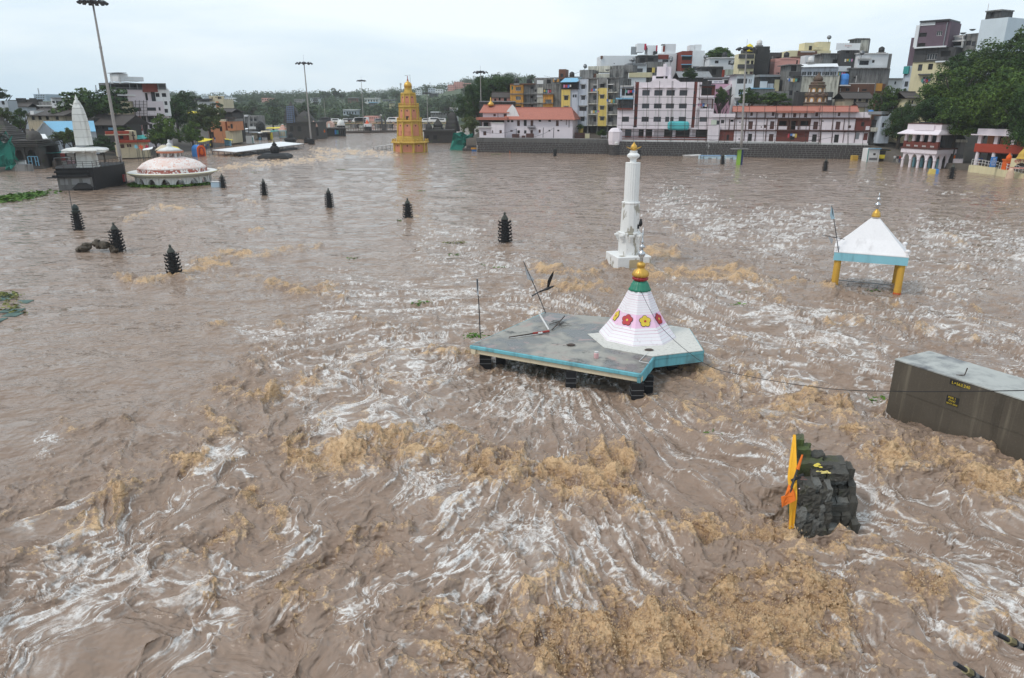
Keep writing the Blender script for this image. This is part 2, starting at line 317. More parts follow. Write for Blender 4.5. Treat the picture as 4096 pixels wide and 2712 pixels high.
 m1=np.clip(.6+1.3*pn(ex/3.1,ey/2.0+50),0,1);m2=np.clip(.4+1.6*pn(ex/1.7+9,ey/1.7),0,1);m3=np.clip(.2+1.6*pn(ex/2.2,ey/1.4+5),0,1)
 far=np.clip((Y-40)/60,0,1)
 n4=fb(ex+11,ey+70,1.6,5);m4=np.clip(.35+1.4*pn(ex/2.4+70,ey/2.4),0,1)
 vein=np.exp(-(n1/(.010+.032*foam))**2)*m1;vein=np.maximum(vein,np.exp(-(n4/(.009+.03*foam))**2)*m4);vein=np.maximum(vein,np.exp(-(n2/(.015+.05*foam))**2)*np.clip(m2+.25,0,1)*np.clip(foam*2.2,0,1));vein=np.maximum(vein,np.exp(-(n3/(.025+.085*foam))**2)*np.clip(m3+.15,0,1)*np.clip(foam*2.0-.35,0,1))
 core=np.clip((foam-.55)*1.6,0,1)*np.clip(.1+1.5*n2+.9*n3,0,1)
 vein=np.clip(np.maximum(vein,core)*np.clip(foam*3.2-.18,0,1),0,1)
 # --- heights
 swell=.27*two(lambda p,q:pn(p/9,q/5))+.15*two(lambda p,q:pn(p/4.6+9,q/2.6))*lim(2.6)
 w1=rid(ex/1.9,ey/1.9+3);w2=rid(ex/.95+5,ey/.95);w3=rid(qx/.5+2,qy/.5);w4=rid(qx/.24,qy/.24+6)
 chop=.19*w1*lim(1.9)+.11*w2*lim(.95)+.052*w3*lim(.5)+.022*w4*lim(.24)+.008*pn(X/.1,Y/.1)*lim(.1)
 far_chop=.10*rid(wx/4.5,wy/3.2)*lim(3.2)
 h=swell*(.35+.75*calm)+chop*(calm-.12)+far_chop*(1-.5*calm)
 act=np.clip(.5+1.0*pn(X/8+5,Y/8),0,1)*np.clip(gen*1.25,0,1)
 lip=np.clip((.55*w1+.35*w2+.1*w3-.46)/.3,0,1)*act
 h+=.07*lip*lim(1.0)
 b0=pn(wx/2.4,wy/2.4+40);hx_,hy_=X+(qx-X)*.4,Y+(qy-Y)*.4;b1=pn(hx_/1.0+13,hy_/1.0)*1.1;b2=pn(hx_/.46,hy_/.46+3)*1.1;b3=.6*pn(hx_/.24+8,hy_/.24)+.5*rid(hx_/.3,hy_/.3+4);b4=pn(X/.13+8,Y/.13);b5=pn(X/.075,Y/.075+30)
 fbm=.5*pn(qx/1.5+4,qy/1.5)+.3*pn(qx/.6,qy/.6+8)+.2*pn(X/.24+2,Y/.24)
 rg=np.clip(rough*(.9+.8*fbm)+.15*fbm*(rough>.02),0,1.15)
 tip=.24+.26*b1*lim(.8)+.30*b2*lim(.5)+.26*b3*lim(.26)+.20*b4*lim(.15)+.12*b5*lim(.09)
 boil=.05+.21*b1*lim(.8)+.13*b2*lim(.5)+.075*b3*lim(.3)+.045*b4*lim(.16)+.024*b5*lim(.09)
 h+=rg*(.15+.30*b0)+np.clip(rg*1.25,0,1)**1.2*boil*1.6
 h+=vein*.018
 lee=np.exp(-((X-4.2)/5.5)**2-((Y-32.5)/3.6)**2);h=h*(1-.6*lee)-.22*lee                  # slack water under the shrine roof
 hx=np.gradient(h,axis=1)/np.maximum(cellx,1e-3);hy=np.gradient(h,axis=0)/np.gradient(Y,axis=0)
 k=.03*np.clip(rg+.3*calm,0,1)
 Xd=X+np.clip(hx*k,-.03,.03);Yd=Y+np.clip(hy*k,-.03,.03)
 # tan silty froth on the boils and on breaking lips
 near=np.clip(cell/.25,0,1)                        # far off the tips merge
 tp=np.clip(tip*(1-near)+near*(.35+.3*fbm),-.3,1.2)
 fr=np.maximum(np.clip(rg,0,1),lip*np.clip(.62+.9*fbm,0,1)*.95)
 co=np.stack([Xd,Yd,h.astype(np.float32)],-1).reshape(-1,3).astype(np.float32)
 nr=len(py);idx=np.arange(nr*NU,dtype=np.int32).reshape(nr,NU)
 q=np.stack([idx[:-1,:-1],idx[:-1,1:],idx[1:,1:],idx[1:,:-1]],-1).reshape(-1,4)
 me=bpy.data.meshes.new('water');me.vertices.add(len(co));me.vertices.foreach_set('co',co.ravel())
 me.loops.add(q.size);me.loops.foreach_set('vertex_index',q.ravel());me.polygons.add(len(q))
 me.polygons.foreach_set('loop_start',np.arange(0,q.size,4,dtype=np.int32));me.polygons.foreach_set('use_smooth',np.ones(len(q),bool))
 for nm,arr in (('foam',vein),('froth',fr),('tip',tp)):
  a=me.attributes.new(nm,'FLOAT','POINT');a.data.foreach_set('value',arr.astype(np.float32).ravel())
 a=me.attributes.new('drift','FLOAT_VECTOR','POINT');a.data.foreach_set('vector',np.stack([qx,qy,X*0],-1).astype(np.float32).ravel())
 me.update(calc_edges=True)
 m,nt,b=nmat('flood_water')
 pos=N(nt,'ShaderNodeNewGeometry').outputs['Position']
 dr=N(nt,'ShaderNodeAttribute',attribute_name='drift').outputs['Vector'];af=N(nt,'ShaderNodeAttribute',attribute_name='foam').outputs['Fac'];at_=N(nt,'ShaderNodeAttribute',attribute_name='froth').outputs['Fac']
 big=noise(nt,pos,.09,4,.6);fine=noise(nt,pos,5.5,5,.62);mid=noise(nt,dr,1.3,5,.6)
 wat=mix(nt,big,(.25,.174,.129),(.32,.232,.176));wat=mix(nt,mrange(nt,mid,.42,.68,0,.45),wat,(.19,.125,.088))
 ap=N(nt,'ShaderNodeAttribute',attribute_name='tip').outputs['Fac'];grit=noise(nt,pos,13.0,4,.7)
 tan=mix(nt,mrange(nt,math2(nt,'ADD',math2(nt,'MULTIPLY',ap,.6),math2(nt,'MULTIPLY',grit,.8)),.25,.95),(.24,.135,.065),(.74,.50,.28))  # froth colour carries painted shade: dark in the hollows, light on the tips
 vo=N(nt,'ShaderNodeTexVoronoi',feature='DISTANCE_TO_EDGE');vo.inputs['Scale'].default_value=5.0;nt.links.new(dr,vo.inputs['Vector']);vo2=N(nt,'ShaderNodeTexVoronoi',feature='DISTANCE_TO_EDGE');vo2.inputs['Scale'].default_value=11.0;nt.links.new(pos,vo2.inputs['Vector'])   # bubbles open holes in the foam
 holes=math2(nt,'MULTIPLY',mrange(nt,vo.outputs['Distance'],.04,.30,1,.3),mrange(nt,vo2.outputs['Distance'],.05,.35,1,.55))
 vein=math2(nt,'MULTIPLY',math2(nt,'MULTIPLY',mrange(nt,af,.08,.75),holes),mrange(nt,fine,.30,.58,.35,1));vein=math2(nt,'MULTIPLY',vein,mrange(nt,mid,.35,.6,.65,1.2))
 col=mix(nt,math2(nt,'MULTIPLY',vein,.92),wat,(.82,.78,.745))
 bits=math2(nt,'ADD',math2(nt,'MULTIPLY',ap,.5),math2(nt,'ADD',math2(nt,'MULTIPLY',fine,.7),math2(nt,'MULTIPLY',grit,.6)))   # about .3 .. 1.4
 thr=mrange(nt,at_,.05,.95,1.02,.50,False);tf=math2(nt,'MULTIPLY',mrange(nt,math2(nt,'SUBTRACT',bits,thr),0.0,.3),.92);col=mix(nt,tf,col,tan)
 nt.links.new(col,b.inputs['Base Color']);b.inputs['IOR'].default_value=1.33
 wet=math2(nt,'MAXIMUM',vein,tf);nt.links.new(mrange(nt,wet,0,.6,.07,.36),b.inputs['Roughness'])
 # wind and current ripples: small close by, longer ones carry the far water
 r_a=noise(nt,mapping(nt,dr,(3,3.6,1)),1.0,5,.6);r_b=noise(nt,mapping(nt,pos,(.3,.36,1)),1.0,4,.6)
 bp1=N(nt,'ShaderNodeBump');bp1.inputs['Strength'].default_value=.55;bp1.inputs['Distance'].default_value=.09;nt.links.new(r_a,bp1.inputs['Height'])
 bp2=N(nt,'ShaderNodeBump');bp2.inputs['Strength'].default_value=.6;bp2.inputs['Distance'].default_value=1.6;nt.links.new(r_b,bp2.inputs['Height']);nt.links.new(bp1.outputs[0],bp2.inputs['Normal'])
 bp3=N(nt,'ShaderNodeBump');bp3.inputs['Distance'].default_value=.05;nt.links.new(math2(nt,'MULTIPLY',wet,.8),bp3.inputs['Strength']);nt.links.new(grit,bp3.inputs['Height']);nt.links.new(bp2.outputs[0],bp3.inputs['Normal'])
 nt.links.new(bp3.outputs[0],b.inputs['Normal'])
 me.materials.append(m)
 # flung drops above the wildest froth
 r=np.random.RandomState(8);fl=np.flatnonzero((rg.ravel()>.72) & (Y.ravel()<34) & (np.abs(u)[None,:].repeat(nr,0).ravel()<1.0));pk=r.choice(fl,5200);pc=co[pk]+np.stack([r.randn(5200)*.05,r.randn(5200)*.05,np.abs(r.randn(5200))*.11+.02],-1)
 sz=r.uniform(.008,.026,(5200,1,1));octa=np.array([[1,0,0],[-1,0,0],[0,1,0],[0,-1,0],[0,0,1.6],[0,0,-1.6]]);sv=(pc[:,None,:]+octa[None]*sz).reshape(-1,3);sf=np.array([[0,2,4],[2,1,4],[1,3,4],[3,0,4],[2,0,5],[1,2,5],[3,1,5],[0,3,5]]);sf=(sf[None]+6*np.arange(5200)[:,None,None]).reshape(-1,3)
 sm=bpy.data.meshes.new('spray');sm.from_pydata(sv.tolist(),[],sf.tolist());sm.materials.append(plain('silty_drops',(.55,.39,.24),.3));tag(obj('spray',sm),'flung brown drops above the wildest froth',None,None,'stuff')
 return tag(obj('water',me),'brown flood water streaked with white foam and tan froth',kind='structure')
water=build_water()
# ---------------------------------------------------------------- builders shared by many things
def root_loc(o):
 l=Vector((0,0,0))
 while o is not None:l+=Vector(o.location);o=o.parent
 return l
def wb(mb,name,mats,parent,smooth=False):
 """build a part whose shape was collected in world coordinates (parent unrotated)"""
 l=root_loc(parent);mb.v=[(v[0]-l.x,v[1]-l.y,v[2]-l.z) for v in mb.v]
 return mb.build(name,mats,parent,smooth)
def dep(p):return p[1]*CP-(p[2]-H)*SP
def lp(c,xc,Y,pts):
 """profile read off a sheet: (half width, y) -> (radius, height) at distance Y"""
 out=[]
 for hw,y in pts:
  p=at(c,xc,y,Y);out.append((hw/CR[c][2]*dep(p)/FPX,p.z))
 return out
def msize(c,n,Y,z=0):return n/CR[c][2]*dep((0,Y,z))/FPX
def rot_poly(poly,a):
 ca,sa=math.cos(a),math.sin(a);return [(x*ca-y*sa,x*sa+y*ca) for x,y in poly]
class Bld:
 """a building read as a facade: local x along the front, -y towards the river, z up"""
 def __init__(s,name,label,cat,c,pl,pr,YL,YR=None,group=None,zb=None):
  YR=YL if YR is None else YR
  a=at(c,*pl,YL);b=at(c,*pr,YR);d=Vector((b.x-a.x,b.y-a.y,0));s.L=d.length;s.dir=d/s.L
  s.c=c;s.o=Vector((a.x,a.y,0));s.n=Vector((s.dir.y,-s.dir.x,0));s.z0=min(a.z,b.z) if zb is None else zb
  s.e=thing(name,label,cat,(s.o.x,s.o.y,s.z0),math.atan2(s.dir.y,s.dir.x),group);s.walls=[];s.nwin=0
 def uz(s,x,y,d=0.0,c=None):
  r=ray(c or s.c,x,y);o=s.o+s.n*d;t=(o-Vector((0,0,0))).dot(s.n)/r.dot(s.n)
  p=r*t;return (p-o).dot(s.dir),H+p.z-s.z0
 def rect(s,x0,y0,x1,y1,d=0.0):
  ym=(y0+y1)/2;xm=(x0+x1)/2
  return s.uz(x0,ym,d)[0],s.uz(x1,ym,d)[0],s.uz(xm,y1,d)[1],s.uz(xm,y0,d)[1]
 def wall(s,x0,y0,x1,y1,mat,depth=8.0,d=0.0,zbot=None,name='wall',side=None,top=None):
  u0,u1,z0,z1=s.rect(x0,y0,x1,y1,d)
  if zbot is not None:z0=zbot
  w=dict(r=(u0,u1,z0,z1),mat=mat,depth=depth,d=d,holes=[],name=name,side=side,top=top);s.walls.append(w);return w
 def win(s,x0,y0,x1,y1,k='g',fr=None,nm=None,w=None,bars=1,aw=None,rec=.22):
  w=w or s.walls[-1];u0,u1,z0,z1=s.rect(x0,y0,x1,y1,w['d']);r=w['r']
  u0=max(u0,r[0]+.05);u1=min(u1,r[1]-.05);z0=max(z0,r[2]+.02);z1=min(z1,r[3]-.05)
  if u1-u0<.15 or z1-z0<.15:return
  w['holes'].append((u0,u1,z0,z1,rec));y=-w['d']+rec;s.nwin+=1
  fm=fr or T.frame_dark
  if k in 'go':
   m=MB();t=.06 if k=='g' else .04
   m.box(u0,u1,y-.08,y,z0,z0+t);m.box(u0,u1,y-.08,y,z1-t,z1);m.box(u0,u0+t,y-.08,y,z0+t,z1-t);m.box(u1-t,u1,y-.08,y,z0+t,z1-t)
   if k=='g':
    for i in range(1,bars+1):
     ub=u0+(u1-u0)*i/(bars+1);m.box(ub-.03,ub+.03,y-.07,y,z0+t,z1-t)
   o=m.build('window',fm,s.e)
   MB().quad((u0,y+.02-.03,z0),(u1,y-.01,z0),(u1,y-.01,z1),(u0,y-.01,z1)).build('pane',T.window_glass if k=='g' else T.dark_room,o)  # open windows get a near-black sheet painted for the unlit room
  elif k=='h':                                   # shutter or door leaf with rails and panels
   m=MB();m.box(u0,u1,y-.05,y,z0,z1);um=(u0+u1)/2
   for a,b in ((u0,um-.02),(um+.02,u1)):
    for q in range(2):
     h=(z1-z0)/2;m.box(a+.08,b-.08,y-.09,y-.05,z0+q*h+.1,z0+q*h+h-.08)
   o=m.build(nm or 'shutter',fm,s.e)
  if aw:
   m=MB();m.add([(u0-.25,-w['d'],z1+.12),(u1+.25,-w['d'],z1+.12),(u1+.25,-w['d']-.55,z1+.02),(u0-.25,-w['d']-.55,z1+.02),(u0-.25,-w['d'],z1+.22),(u1+.25,-w['d'],z1+.22),(u1+.25,-w['d']-.55,z1+.1),(u0-.25,-w['d']-.55,z1+.1)],
    [(0,1,2,3),(7,6,5,4),(3,2,6,7),(0,3,7,4),(1,5,6,2)])
   m.build('awning',aw,s.e)
 def grid(s,xs,ys,hw,hh,**k):
  for y in ys:
   for x in xs:s.win(x-hw,y-hh,x+hw,y+hh,**k)
 def box(s,name,x0,y0,x1,y1,mat,d0=0.0,d1=.3,parent=None,zbot=None,smooth=0):
  u0,u1,z0,z1=s.rect(x0,y0,x1,y1,d1)
  if zbot is not None:z0=zbot
  o=MB().box(u0,u1,-d1,-d0,z0,z1).build(name,mat,parent or s.e);return bevel(o,smooth) if smooth else o
 def rail(s,name,x0,y0,x1,y1,mat,d=.5,n=8,t=.05):
  u0,u1,z0,z1=s.rect(x0,y0,x1,y1,d);m=MB();m.box(u0,u1,-d-t,-d+t,z1-.08,z1).box(u0,u1,-d-t,-d+t,z0,z0+.08)
  for i in range(n+1):
   u=u0+(u1-u0)*i/n;m.box(u-t/2,u+t/2,-d-t/2,-d+t/2,z0+.08,z1-.08)
  return m.build(name,mat,s.e)
 def pipe(s,x0,y0,x1,y1,mat,d=.12,r=.07,name='drain_pipe'):
  a=s.uz(x0,y0,d);b=s.uz(x1,y1,d);return MB().tube([(a[0],-d,a[1]),(b[0],-d,b[1])],r,6).build(name,mat,s.e)
 def gable(s,name,x0,yridge,x1,yeave,mat,depth=8.0,over=.5,d=0.0,hip=0.0,rows=True):
  """roof with its ridge along the front"""
  u0,u1,z0,z1=s.rect(x0,yridge,x1,yeave,d);zr=s.uz((x0+x1)/2,yridge,d-depth/2)[1];hd=depth/2;t=.14
  vs=[(u0,-d-over,z0),(u1,-d-over,z0),(u1-hip,-d+hd,zr),(u0+hip,-d+hd,zr),(u1,-d+depth+over,z0),(u0,-d+depth+over,z0)]
  m=MB();lo=[(a,b,c-t) for a,b,c in vs];m.add(vs+lo,[(0,1,2,3),(3,2,4,5),(1,4,2),(0,3,5),(7,6,9,8),(8,9,11,10),(0,6,7,1),(5,4,10,11),(1,7,10,4),(0,5,11,6),(8,10,7),(9,6,11)])
  o=m.build(name,mat,s.e)
  if rows:MB().tube([(u0+hip,-d+hd,zr+.05),(u1-hip,-d+hd,zr+.05)],.16,6).build('ridge_tiles',mat,o)
  return o
 def done(s):
  for w in s.walls:
   u0,u1,z0,z1=w['r'];hs=w['holes'];d=w['d'];T_=.3
   us=sorted({u0,u1} | {h[i] for h in hs for i in (0,1)});zs=sorted({z0,z1} | {h[i] for h in hs for i in (2,3)});m=MB()
   for a,b in zip(us,us[1:]):
    for e,f in zip(zs,zs[1:]):
     um,zm=(a+b)/2,(e+f)/2
     if b-a<1e-5 or f-e<1e-5 or any(h[0]<um<h[1] and h[2]<zm<h[3] for h in hs):continue
     m.quad((a,-d,e),(b,-d,e),(b,-d,f),(a,-d,f))
   for h in hs:
    a,b,e,f,rec=h;y0,y1=-d,-d+rec+.04
    m.quad((a,y0,e),(a,y0,f),(a,y1,f),(a,y1,e));m.quad((b,y0,e),(b,y1,e),(b,y1,f),(b,y0,f));m.quad((a,y0,e),(a,y1,e),(b,y1,e),(b,y0,e));m.quad((a,y0,f),(b,y0,f),(b,y1,f),(a,y1,f))
   D=w['depth'];y0,y1=-d,-d+D
   if w['side'] or w['top']:
    o=m.build(w['name'],w['mat'],s.e);m=MB()
   m.quad((u0,y0,z0),(u0,y0,z1),(u0,y1,z1),(u0,y1,z0));m.quad((u1,y0,z0),(u1,y1,z0),(u1,y1,z1),(u1,y0,z1));m.quad((u1,y1,z0),(u0,y1,z0),(u0,y1,z1),(u1,y1,z1));m.quad((u0,y0,z1),(u1,y0,z1),(u1,y1,z1),(u0,y1,z1))
   if w['side'] or w['top']:m.build('side_wall',w['side'] or w['top'],s.e)
   else:m.build(w['name'],w['mat'],s.e)
  return s
def person(shirt,trousers,pose=0):
 """standing figure, one continuous body mesh with clothes by height"""
 key='person%d' % pose
 if key not in MESH:
  J=[(0,0,.92),(0,0,1.15),(0,0,1.38),(0,0,1.5),(0,.02,1.6),(0,.02,1.72),(.1,0,.86),(.11,.02+.06*pose,.48),(.11,.1*pose,.06),(.11,-.12+.1*pose,.03),(-.1,0,.86),(-.11,-.02-.05*pose,.48),(-.11,-.1*pose,.06),(-.11,-.13-.1*pose,.03),(.2,0,1.38),(.26,.03,1.1),(.24,-.1-.1*pose,.88),(-.2,0,1.38),(-.26,.03,1.1),(-.24,-.06,.86)]
  E_=[(0,1),(1,2),(2,3),(3,4),(4,5),(0,6),(6,7),(7,8),(8,9),(0,10),(10,11),(11,12),(12,13),(2,14),(14,15),(15,16),(2,17),(17,18),(18,19)]
  rad=[.15,.145,.15,.06,.095,.085,.1,.075,.05,.035,.1,.075,.05,.035,.075,.05,.035,.075,.05,.035]
  me=bpy.data.meshes.new('person');me.from_pydata(J,E_,[]);o=bpy.data.objects.new('tmp',me);COL.objects.link(o)
  md=o.modifiers.new('s','SKIN');me.skin_vertices[0].data[0].use_root=True
  for i,r in enumerate(rad):me.skin_vertices[0].data[i].radius=(r,r*.8)
  o.modifiers.new('u','SUBSURF').levels=1
  dg=bpy.context.evaluated_depsgraph_get();m2=bpy.data.meshes.new_from_object(o.evaluated_get(dg));bpy.data.objects.remove(o);MESH[key]=m2
 me=MESH[key].copy();me.materials.clear()
 for m in (trousers,shirt,T.skin,T.hair):me.materials.append(m)
 for p in me.polygons:
  c=p.center;z=c.z
  p.material_index=3 if z>1.7 or (z>1.6 and c.y>.03) else 2 if z>1.47 or (abs(c.x)>.2 and z<1.02) else 1 if z>.9 else 0
  p.use_smooth=True
 return me
MESH={}
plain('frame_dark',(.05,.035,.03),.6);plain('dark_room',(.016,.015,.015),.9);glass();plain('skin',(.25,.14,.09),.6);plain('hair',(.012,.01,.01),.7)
plain('white_trim',(.62,.60,.58),.7);plain('grey_metal',(.27,.28,.29),.45,.6);plain('dark_metal',(.05,.05,.055),.5,.5);plain('brown_wood',(.085,.028,.02),.6);plain('gold',(.62,.36,.07),.38,.55);plain('silver',(.55,.55,.56),.28,.9)
plain('black_paint',(.012,.012,.013),.6);plain('rope',(.015,.015,.016),.6)
# ---------------------------------------------------------------- flooded shrine with the painted cone
def cone_mat(z0,z1):
 m,nt,b=nmat('painted_plaster_cone');tc=N(nt,'ShaderNodeTexCoord').outputs['Object'];sx=N(nt,'ShaderNodeSeparateXYZ');nt.links.new(tc,sx.inputs[0])
 t=mrange(nt,sx.outputs[2],z0,z1,0,1,False)
 r=N(nt,'ShaderNodeValToRGB');r.color_ramp.interpolation='CONSTANT';nt.links.new(t,r.inputs[0])
 wh,pk,ln=(.80,.76,.78,1),(.80,.50,.66,1),(.62,.33,.42,1);cr=r.color_ramp
 stops=[]
 for p in (.02,.09,.15,.21,.265):stops+=[(p,ln),(p+.006,wh)]
 stops+=[(.315,pk),(.56,wh)]
 for p in (.60,.65,.70,.745,.79,.835,.88,.925):stops+=[(p,ln),(p+.005,wh)]
 cr.elements[0].position=0;cr.elements[0].color=wh;cr.elements[1].position=stops[0][0];cr.elements[1].color=stops[0][1]
 for p,c in stops[1:]:cr.elements.new(min(p,1)).color=c
 n=noise(nt,tc,1.3,6,.65);n2=noise(nt,mapping(nt,tc,(5,5,.8)),1,4)
 col=mix(nt,mrange(nt,n,.5,.75,0,.35),r.outputs[0],(.58,.52,.5));col=mix(nt,mrange(nt,n2,.58,.75,0,.45),col,(.36,.32,.3))
 nt.links.new(col,b.inputs['Base Color']);b.inputs['Roughness'].default_value=.65;bump(nt,b,noise(nt,tc,9,4),.2,.02);return m
paint('turquoise_paint',(.17,.46,.52),.5,(.06,.05,.045));paint('cream_paint',(.62,.53,.38),.3);  paint('white_terrazzo',(.62,.60,.55),.4,(.14,.13,.12),.7,4);paint('black_pillar',(.018,.018,.02),.1);paint('pink_patch',(.42,.27,.25),.5,(.2,.17,.15),.8,2)
def terrace_mat():
 m,nt,b=nmat('old_terrace');tc=N(nt,'ShaderNodeTexCoord').outputs['Object'];n1=noise(nt,tc,.45,6,.62,.4);n2=noise(nt,tc,1.1,6,.68);n3=noise(nt,tc,7,4,.65);n4=noise(nt,mapping(nt,tc,(1,1.3,1)),.8,5,.6,.6)
 c=mix(nt,n3,(.25,.235,.205),(.40,.375,.33));c=mix(nt,mrange(nt,n1,.42,.58,0,.9),c,(.12,.12,.115));c=mix(nt,mrange(nt,n4,.54,.68,0,.6),c,(.40,.25,.22));c=mix(nt,mrange(nt,n2,.54,.66,0,.85),c,(.07,.07,.066));nt.links.new(c,b.inputs['Base Color']);nt.links.new(mrange(nt,n1,.44,.6,.6,.22),b.inputs['Roughness']);bump(nt,b,n3,.2,.02);MATS['old_terrace']=m
terrace_mat()
def shrine():
 zs=1.30;P_=lambda x,y,z=zs:W('K',x,y,z);o=thing('flooded_shrine','flooded flat-roofed shrine with a pink and white painted cone and turquoise edge','shrine',(4.5,33.5,0))
 top=[P_(55,1040),P_(1400,1268),P_(1508,1128),P_(1897,1083),P_(1783,908),P_(1640,885),P_(1150,822),P_(640,780)];xy=[(p.x,p.y) for p in top]
 m=MB();m.prism(xy,zs-.2,zs);m.mi=0
 slab=wb(m,'roof_slab',T.turquoise_paint,o);bevel(slab,.03)
 def inset(poly,d):
  n=len(poly);c=Vector((sum(p[0] for p in poly)/n,sum(p[1] for p in poly)/n));return [tuple(Vector(p)+(c-Vector(p)).normalized()*d) for p in poly]
 wb(MB().prism(inset(xy,.10),zs-.01,zs+.012),'terrace_top',T.old_terrace,o)
 def band(pts,w,z0,z1,name,mat,off=0.0):
  m=MB()
  for a,b in zip(pts,pts[1:]):
   d=(Vector(b)-Vector(a));L=d.length;d /= L;n=Vector((d.y,-d.x));A=Vector(a)+n*off;B=Vector(b)+n*off
   m.prism([tuple(A),tuple(B),tuple(B-n*w),tuple(A-n*w)],z0,z1)
  return wb(m,name,mat,o)
 band(xy[0:2],.25,zs-.44,zs-.203,'cream_beam',T.cream_paint,-.10);band(xy[1:5],.15,zs-.60,zs-.203,'turquoise_fascia',T.turquoise_paint,-.02)
 band([xy[7],xy[0]],.25,zs-.44,zs-.203,'cream_beam',T.cream_paint,-.10)
 wt=[P_(980,955),P_(1110,1062),P_(1490,1132),P_(1885,1085),P_(1776,912),P_(1640,892)]
 wb(MB().prism([(p.x,p.y) for p in wt],zs,zs+.035),'white_roof_patch',T.white_terrazzo,o)
 for x,y,s_ in ((180,1222,.30),(850,1376,.24),(1370,1476,.28),(1460,1400,.2),(1820,1215,.42),(1650,1240,.26)):
  p=W('K',x,y);m=MB();m.box(p.x-s_,p.x+s_,p.y,p.y+2*s_,-1.5,zs-.45 if x<1400 else zs-.58)
  pl=wb(m,'pillar',T.black_pillar,o)
  for z in (.25,.5):wb(MB().box(p.x-s_-.012,p.x+s_+.012,p.y-.012,p.y+2*s_+.012,z,z+.02),'groove_band',T.grey_metal,pl)
 for x,y in ((700,980),(1150,960),(300,1010)):
  p=W('K',x,y,zs);wb(MB().box(p.x-.25,p.x+.25,p.y-.25,p.y+.25,-1.5,zs-.2),'pillar',T.black_pillar,o)
 c=W('K',1368,962,zs);Y=c.y
 pr=lp('K',1385,Y,[(300,990),(298,975),(245,885),(205,830),(163,765),(126,690),(84,602)]);pr=[(r,z) for r,z in pr];z0=zs+.02;pr[0]=(pr[0][0],z0);pr[1]=(pr[1][0]*.985,z0+.1)
 m=MB();a0=math.degrees(math.atan2(-c.y,-c.x))-27;m.lathe(pr,8,R(a0+22.5),(c.x,c.y,0));cone=wb(m,'painted_cone',cone_mat(z0,pr[-1][1]),o)
 # flowers: five raised petals in a black outline round a boss, alternating red and yellow
 plain('flower_red',(.42,.012,.02),.5,0,.15);plain('flower_yellow',(.68,.50,.04),.5,0,.15)
 zf=pr[0][1]+.44*(pr[-1][1]-pr[0][1]);n_i=[i for i in range(len(pr)-1) if pr[i][1] <= zf <= pr[i+1][1]][0];(ra,za),(rb,zb_)=pr[n_i],pr[n_i+1];t=(zf-za)/(zb_-za);rf=ra+(rb-ra)*t;tilt=math.atan2((ra-rb)*math.cos(R(22.5)),zb_-za)
 for k in range(8):
  ang=R(a0+45*k);ap=rf*math.cos(R(22.5));nrm=Vector((math.cos(ang)*math.cos(tilt),math.sin(ang)*math.cos(tilt),math.sin(tilt)));tx=Vector((-math.sin(ang),math.cos(ang),0));ty=nrm.cross(tx);ctr=Vector((c.x+math.cos(ang)*ap,c.y+math.sin(ang)*ap,zf))+nrm*.012
  col='flower_yellow' if k % 2 else 'flower_red'
  def disc(m,cx,cy,r,h,n=10,el=1.0,ca=0.0):
   pts=[]
   for i in range(n):
    a=2*math.pi*i/n;x,y=r*math.cos(a)*el,r*math.sin(a);x,y=x*math.cos(ca)-y*math.sin(ca),x*math.sin(ca)+y*math.cos(ca);pts.append(ctr+tx*(cx+x)+ty*(cy+y))
   m.loft([[p for p in pts],[p+nrm*h for p in pts]])
  m=MB();
  for q in range(5):a=R(90+72*q);disc(m,.17*math.cos(a),.17*math.sin(a),.155,.014)
  fl=wb(m,'flower_outline',T.black_paint,o)
  m=MB()
  for q in range(5):a=R(90+72*q);disc(m,.17*math.cos(a),.17*math.sin(a),.132,.022+q*.0015)
  wb(m,'petals',MATS[col],fl);m=MB();disc(m,0,0,.062,.036);wb(m,'flower_centre',MATS['flower_yellow' if col=='flower_red' else 'flower_red'],fl)
 # finial
 plain('petal_green',(.02,.20,.12),.4);plain('ring_red',(.30,.01,.02),.4)
 X=c.x;q=lambda pts,**k:(lp('K',1395,Y,pts))
 m=MB();m.lathe(q([(88,604),(76,590),(66,560),(50,535),(40,530)]),36,0,(X,Y,0),lobes=(12,.06));wb(m,'green_petal_collar',T.petal_green,o,True)
 m=MB();m.lathe(q([(42,536),(60,520),(62,508),(48,500)]),36,0,(X,Y,0),lobes=(12,.05));wb(m,'red_ring',T.ring_red,o,True)
 m=MB();m.lathe(q([(40,508),(62,495),(66,480),(52,455),(30,440),(26,430),(30,424),(34,412),(30,396),(14,388)]),36,0,(X,Y,0),lobes=(12,.045));g=wb(m,'gilded_pot',T.gold,o,True)
 m=MB();m.lathe(q([(12,390),(16,372),(12,352),(22,345),(28,328),(27,310),(12,303),(11,282),(20,275),(20,262),(9,254),(8,240),(13,232),(6,222),(5,190),(3,110)]),14,0,(X,Y,0));wb(m,'silver_finial',T.silver,o,True)
 return o
shrine()
def flag_pole(label,c,base,tip,Y,flagpts,fcol,r=.03,zb=None,top=None):
 a=at(c,*base,Y) if zb is None else W(c,*base,zb);b=at(c,*tip,a.y if top is None else top);o=thing('flag_pole',label,'flag pole',a)
 wb(MB().tube([a,(a+b)/2+Vector((.02,0,0)),b],[r,r,r*.7],6),'pole',T.dark_metal,o)
 if flagpts:
  n=6;m=MB();pts=[at(c,*p,b.y) for p in flagpts];t=Vector((0,.012,0));k=len(pts)
  off=[Vector((0,.05*math.sin(i*2.1),0)) for i in range(k)];f=[p+q for p,q in zip(pts,off)]
  m.loft([[p-t for p in f],[p+t for p in f]]);wb(m,'flag',fcol,o)
 return o
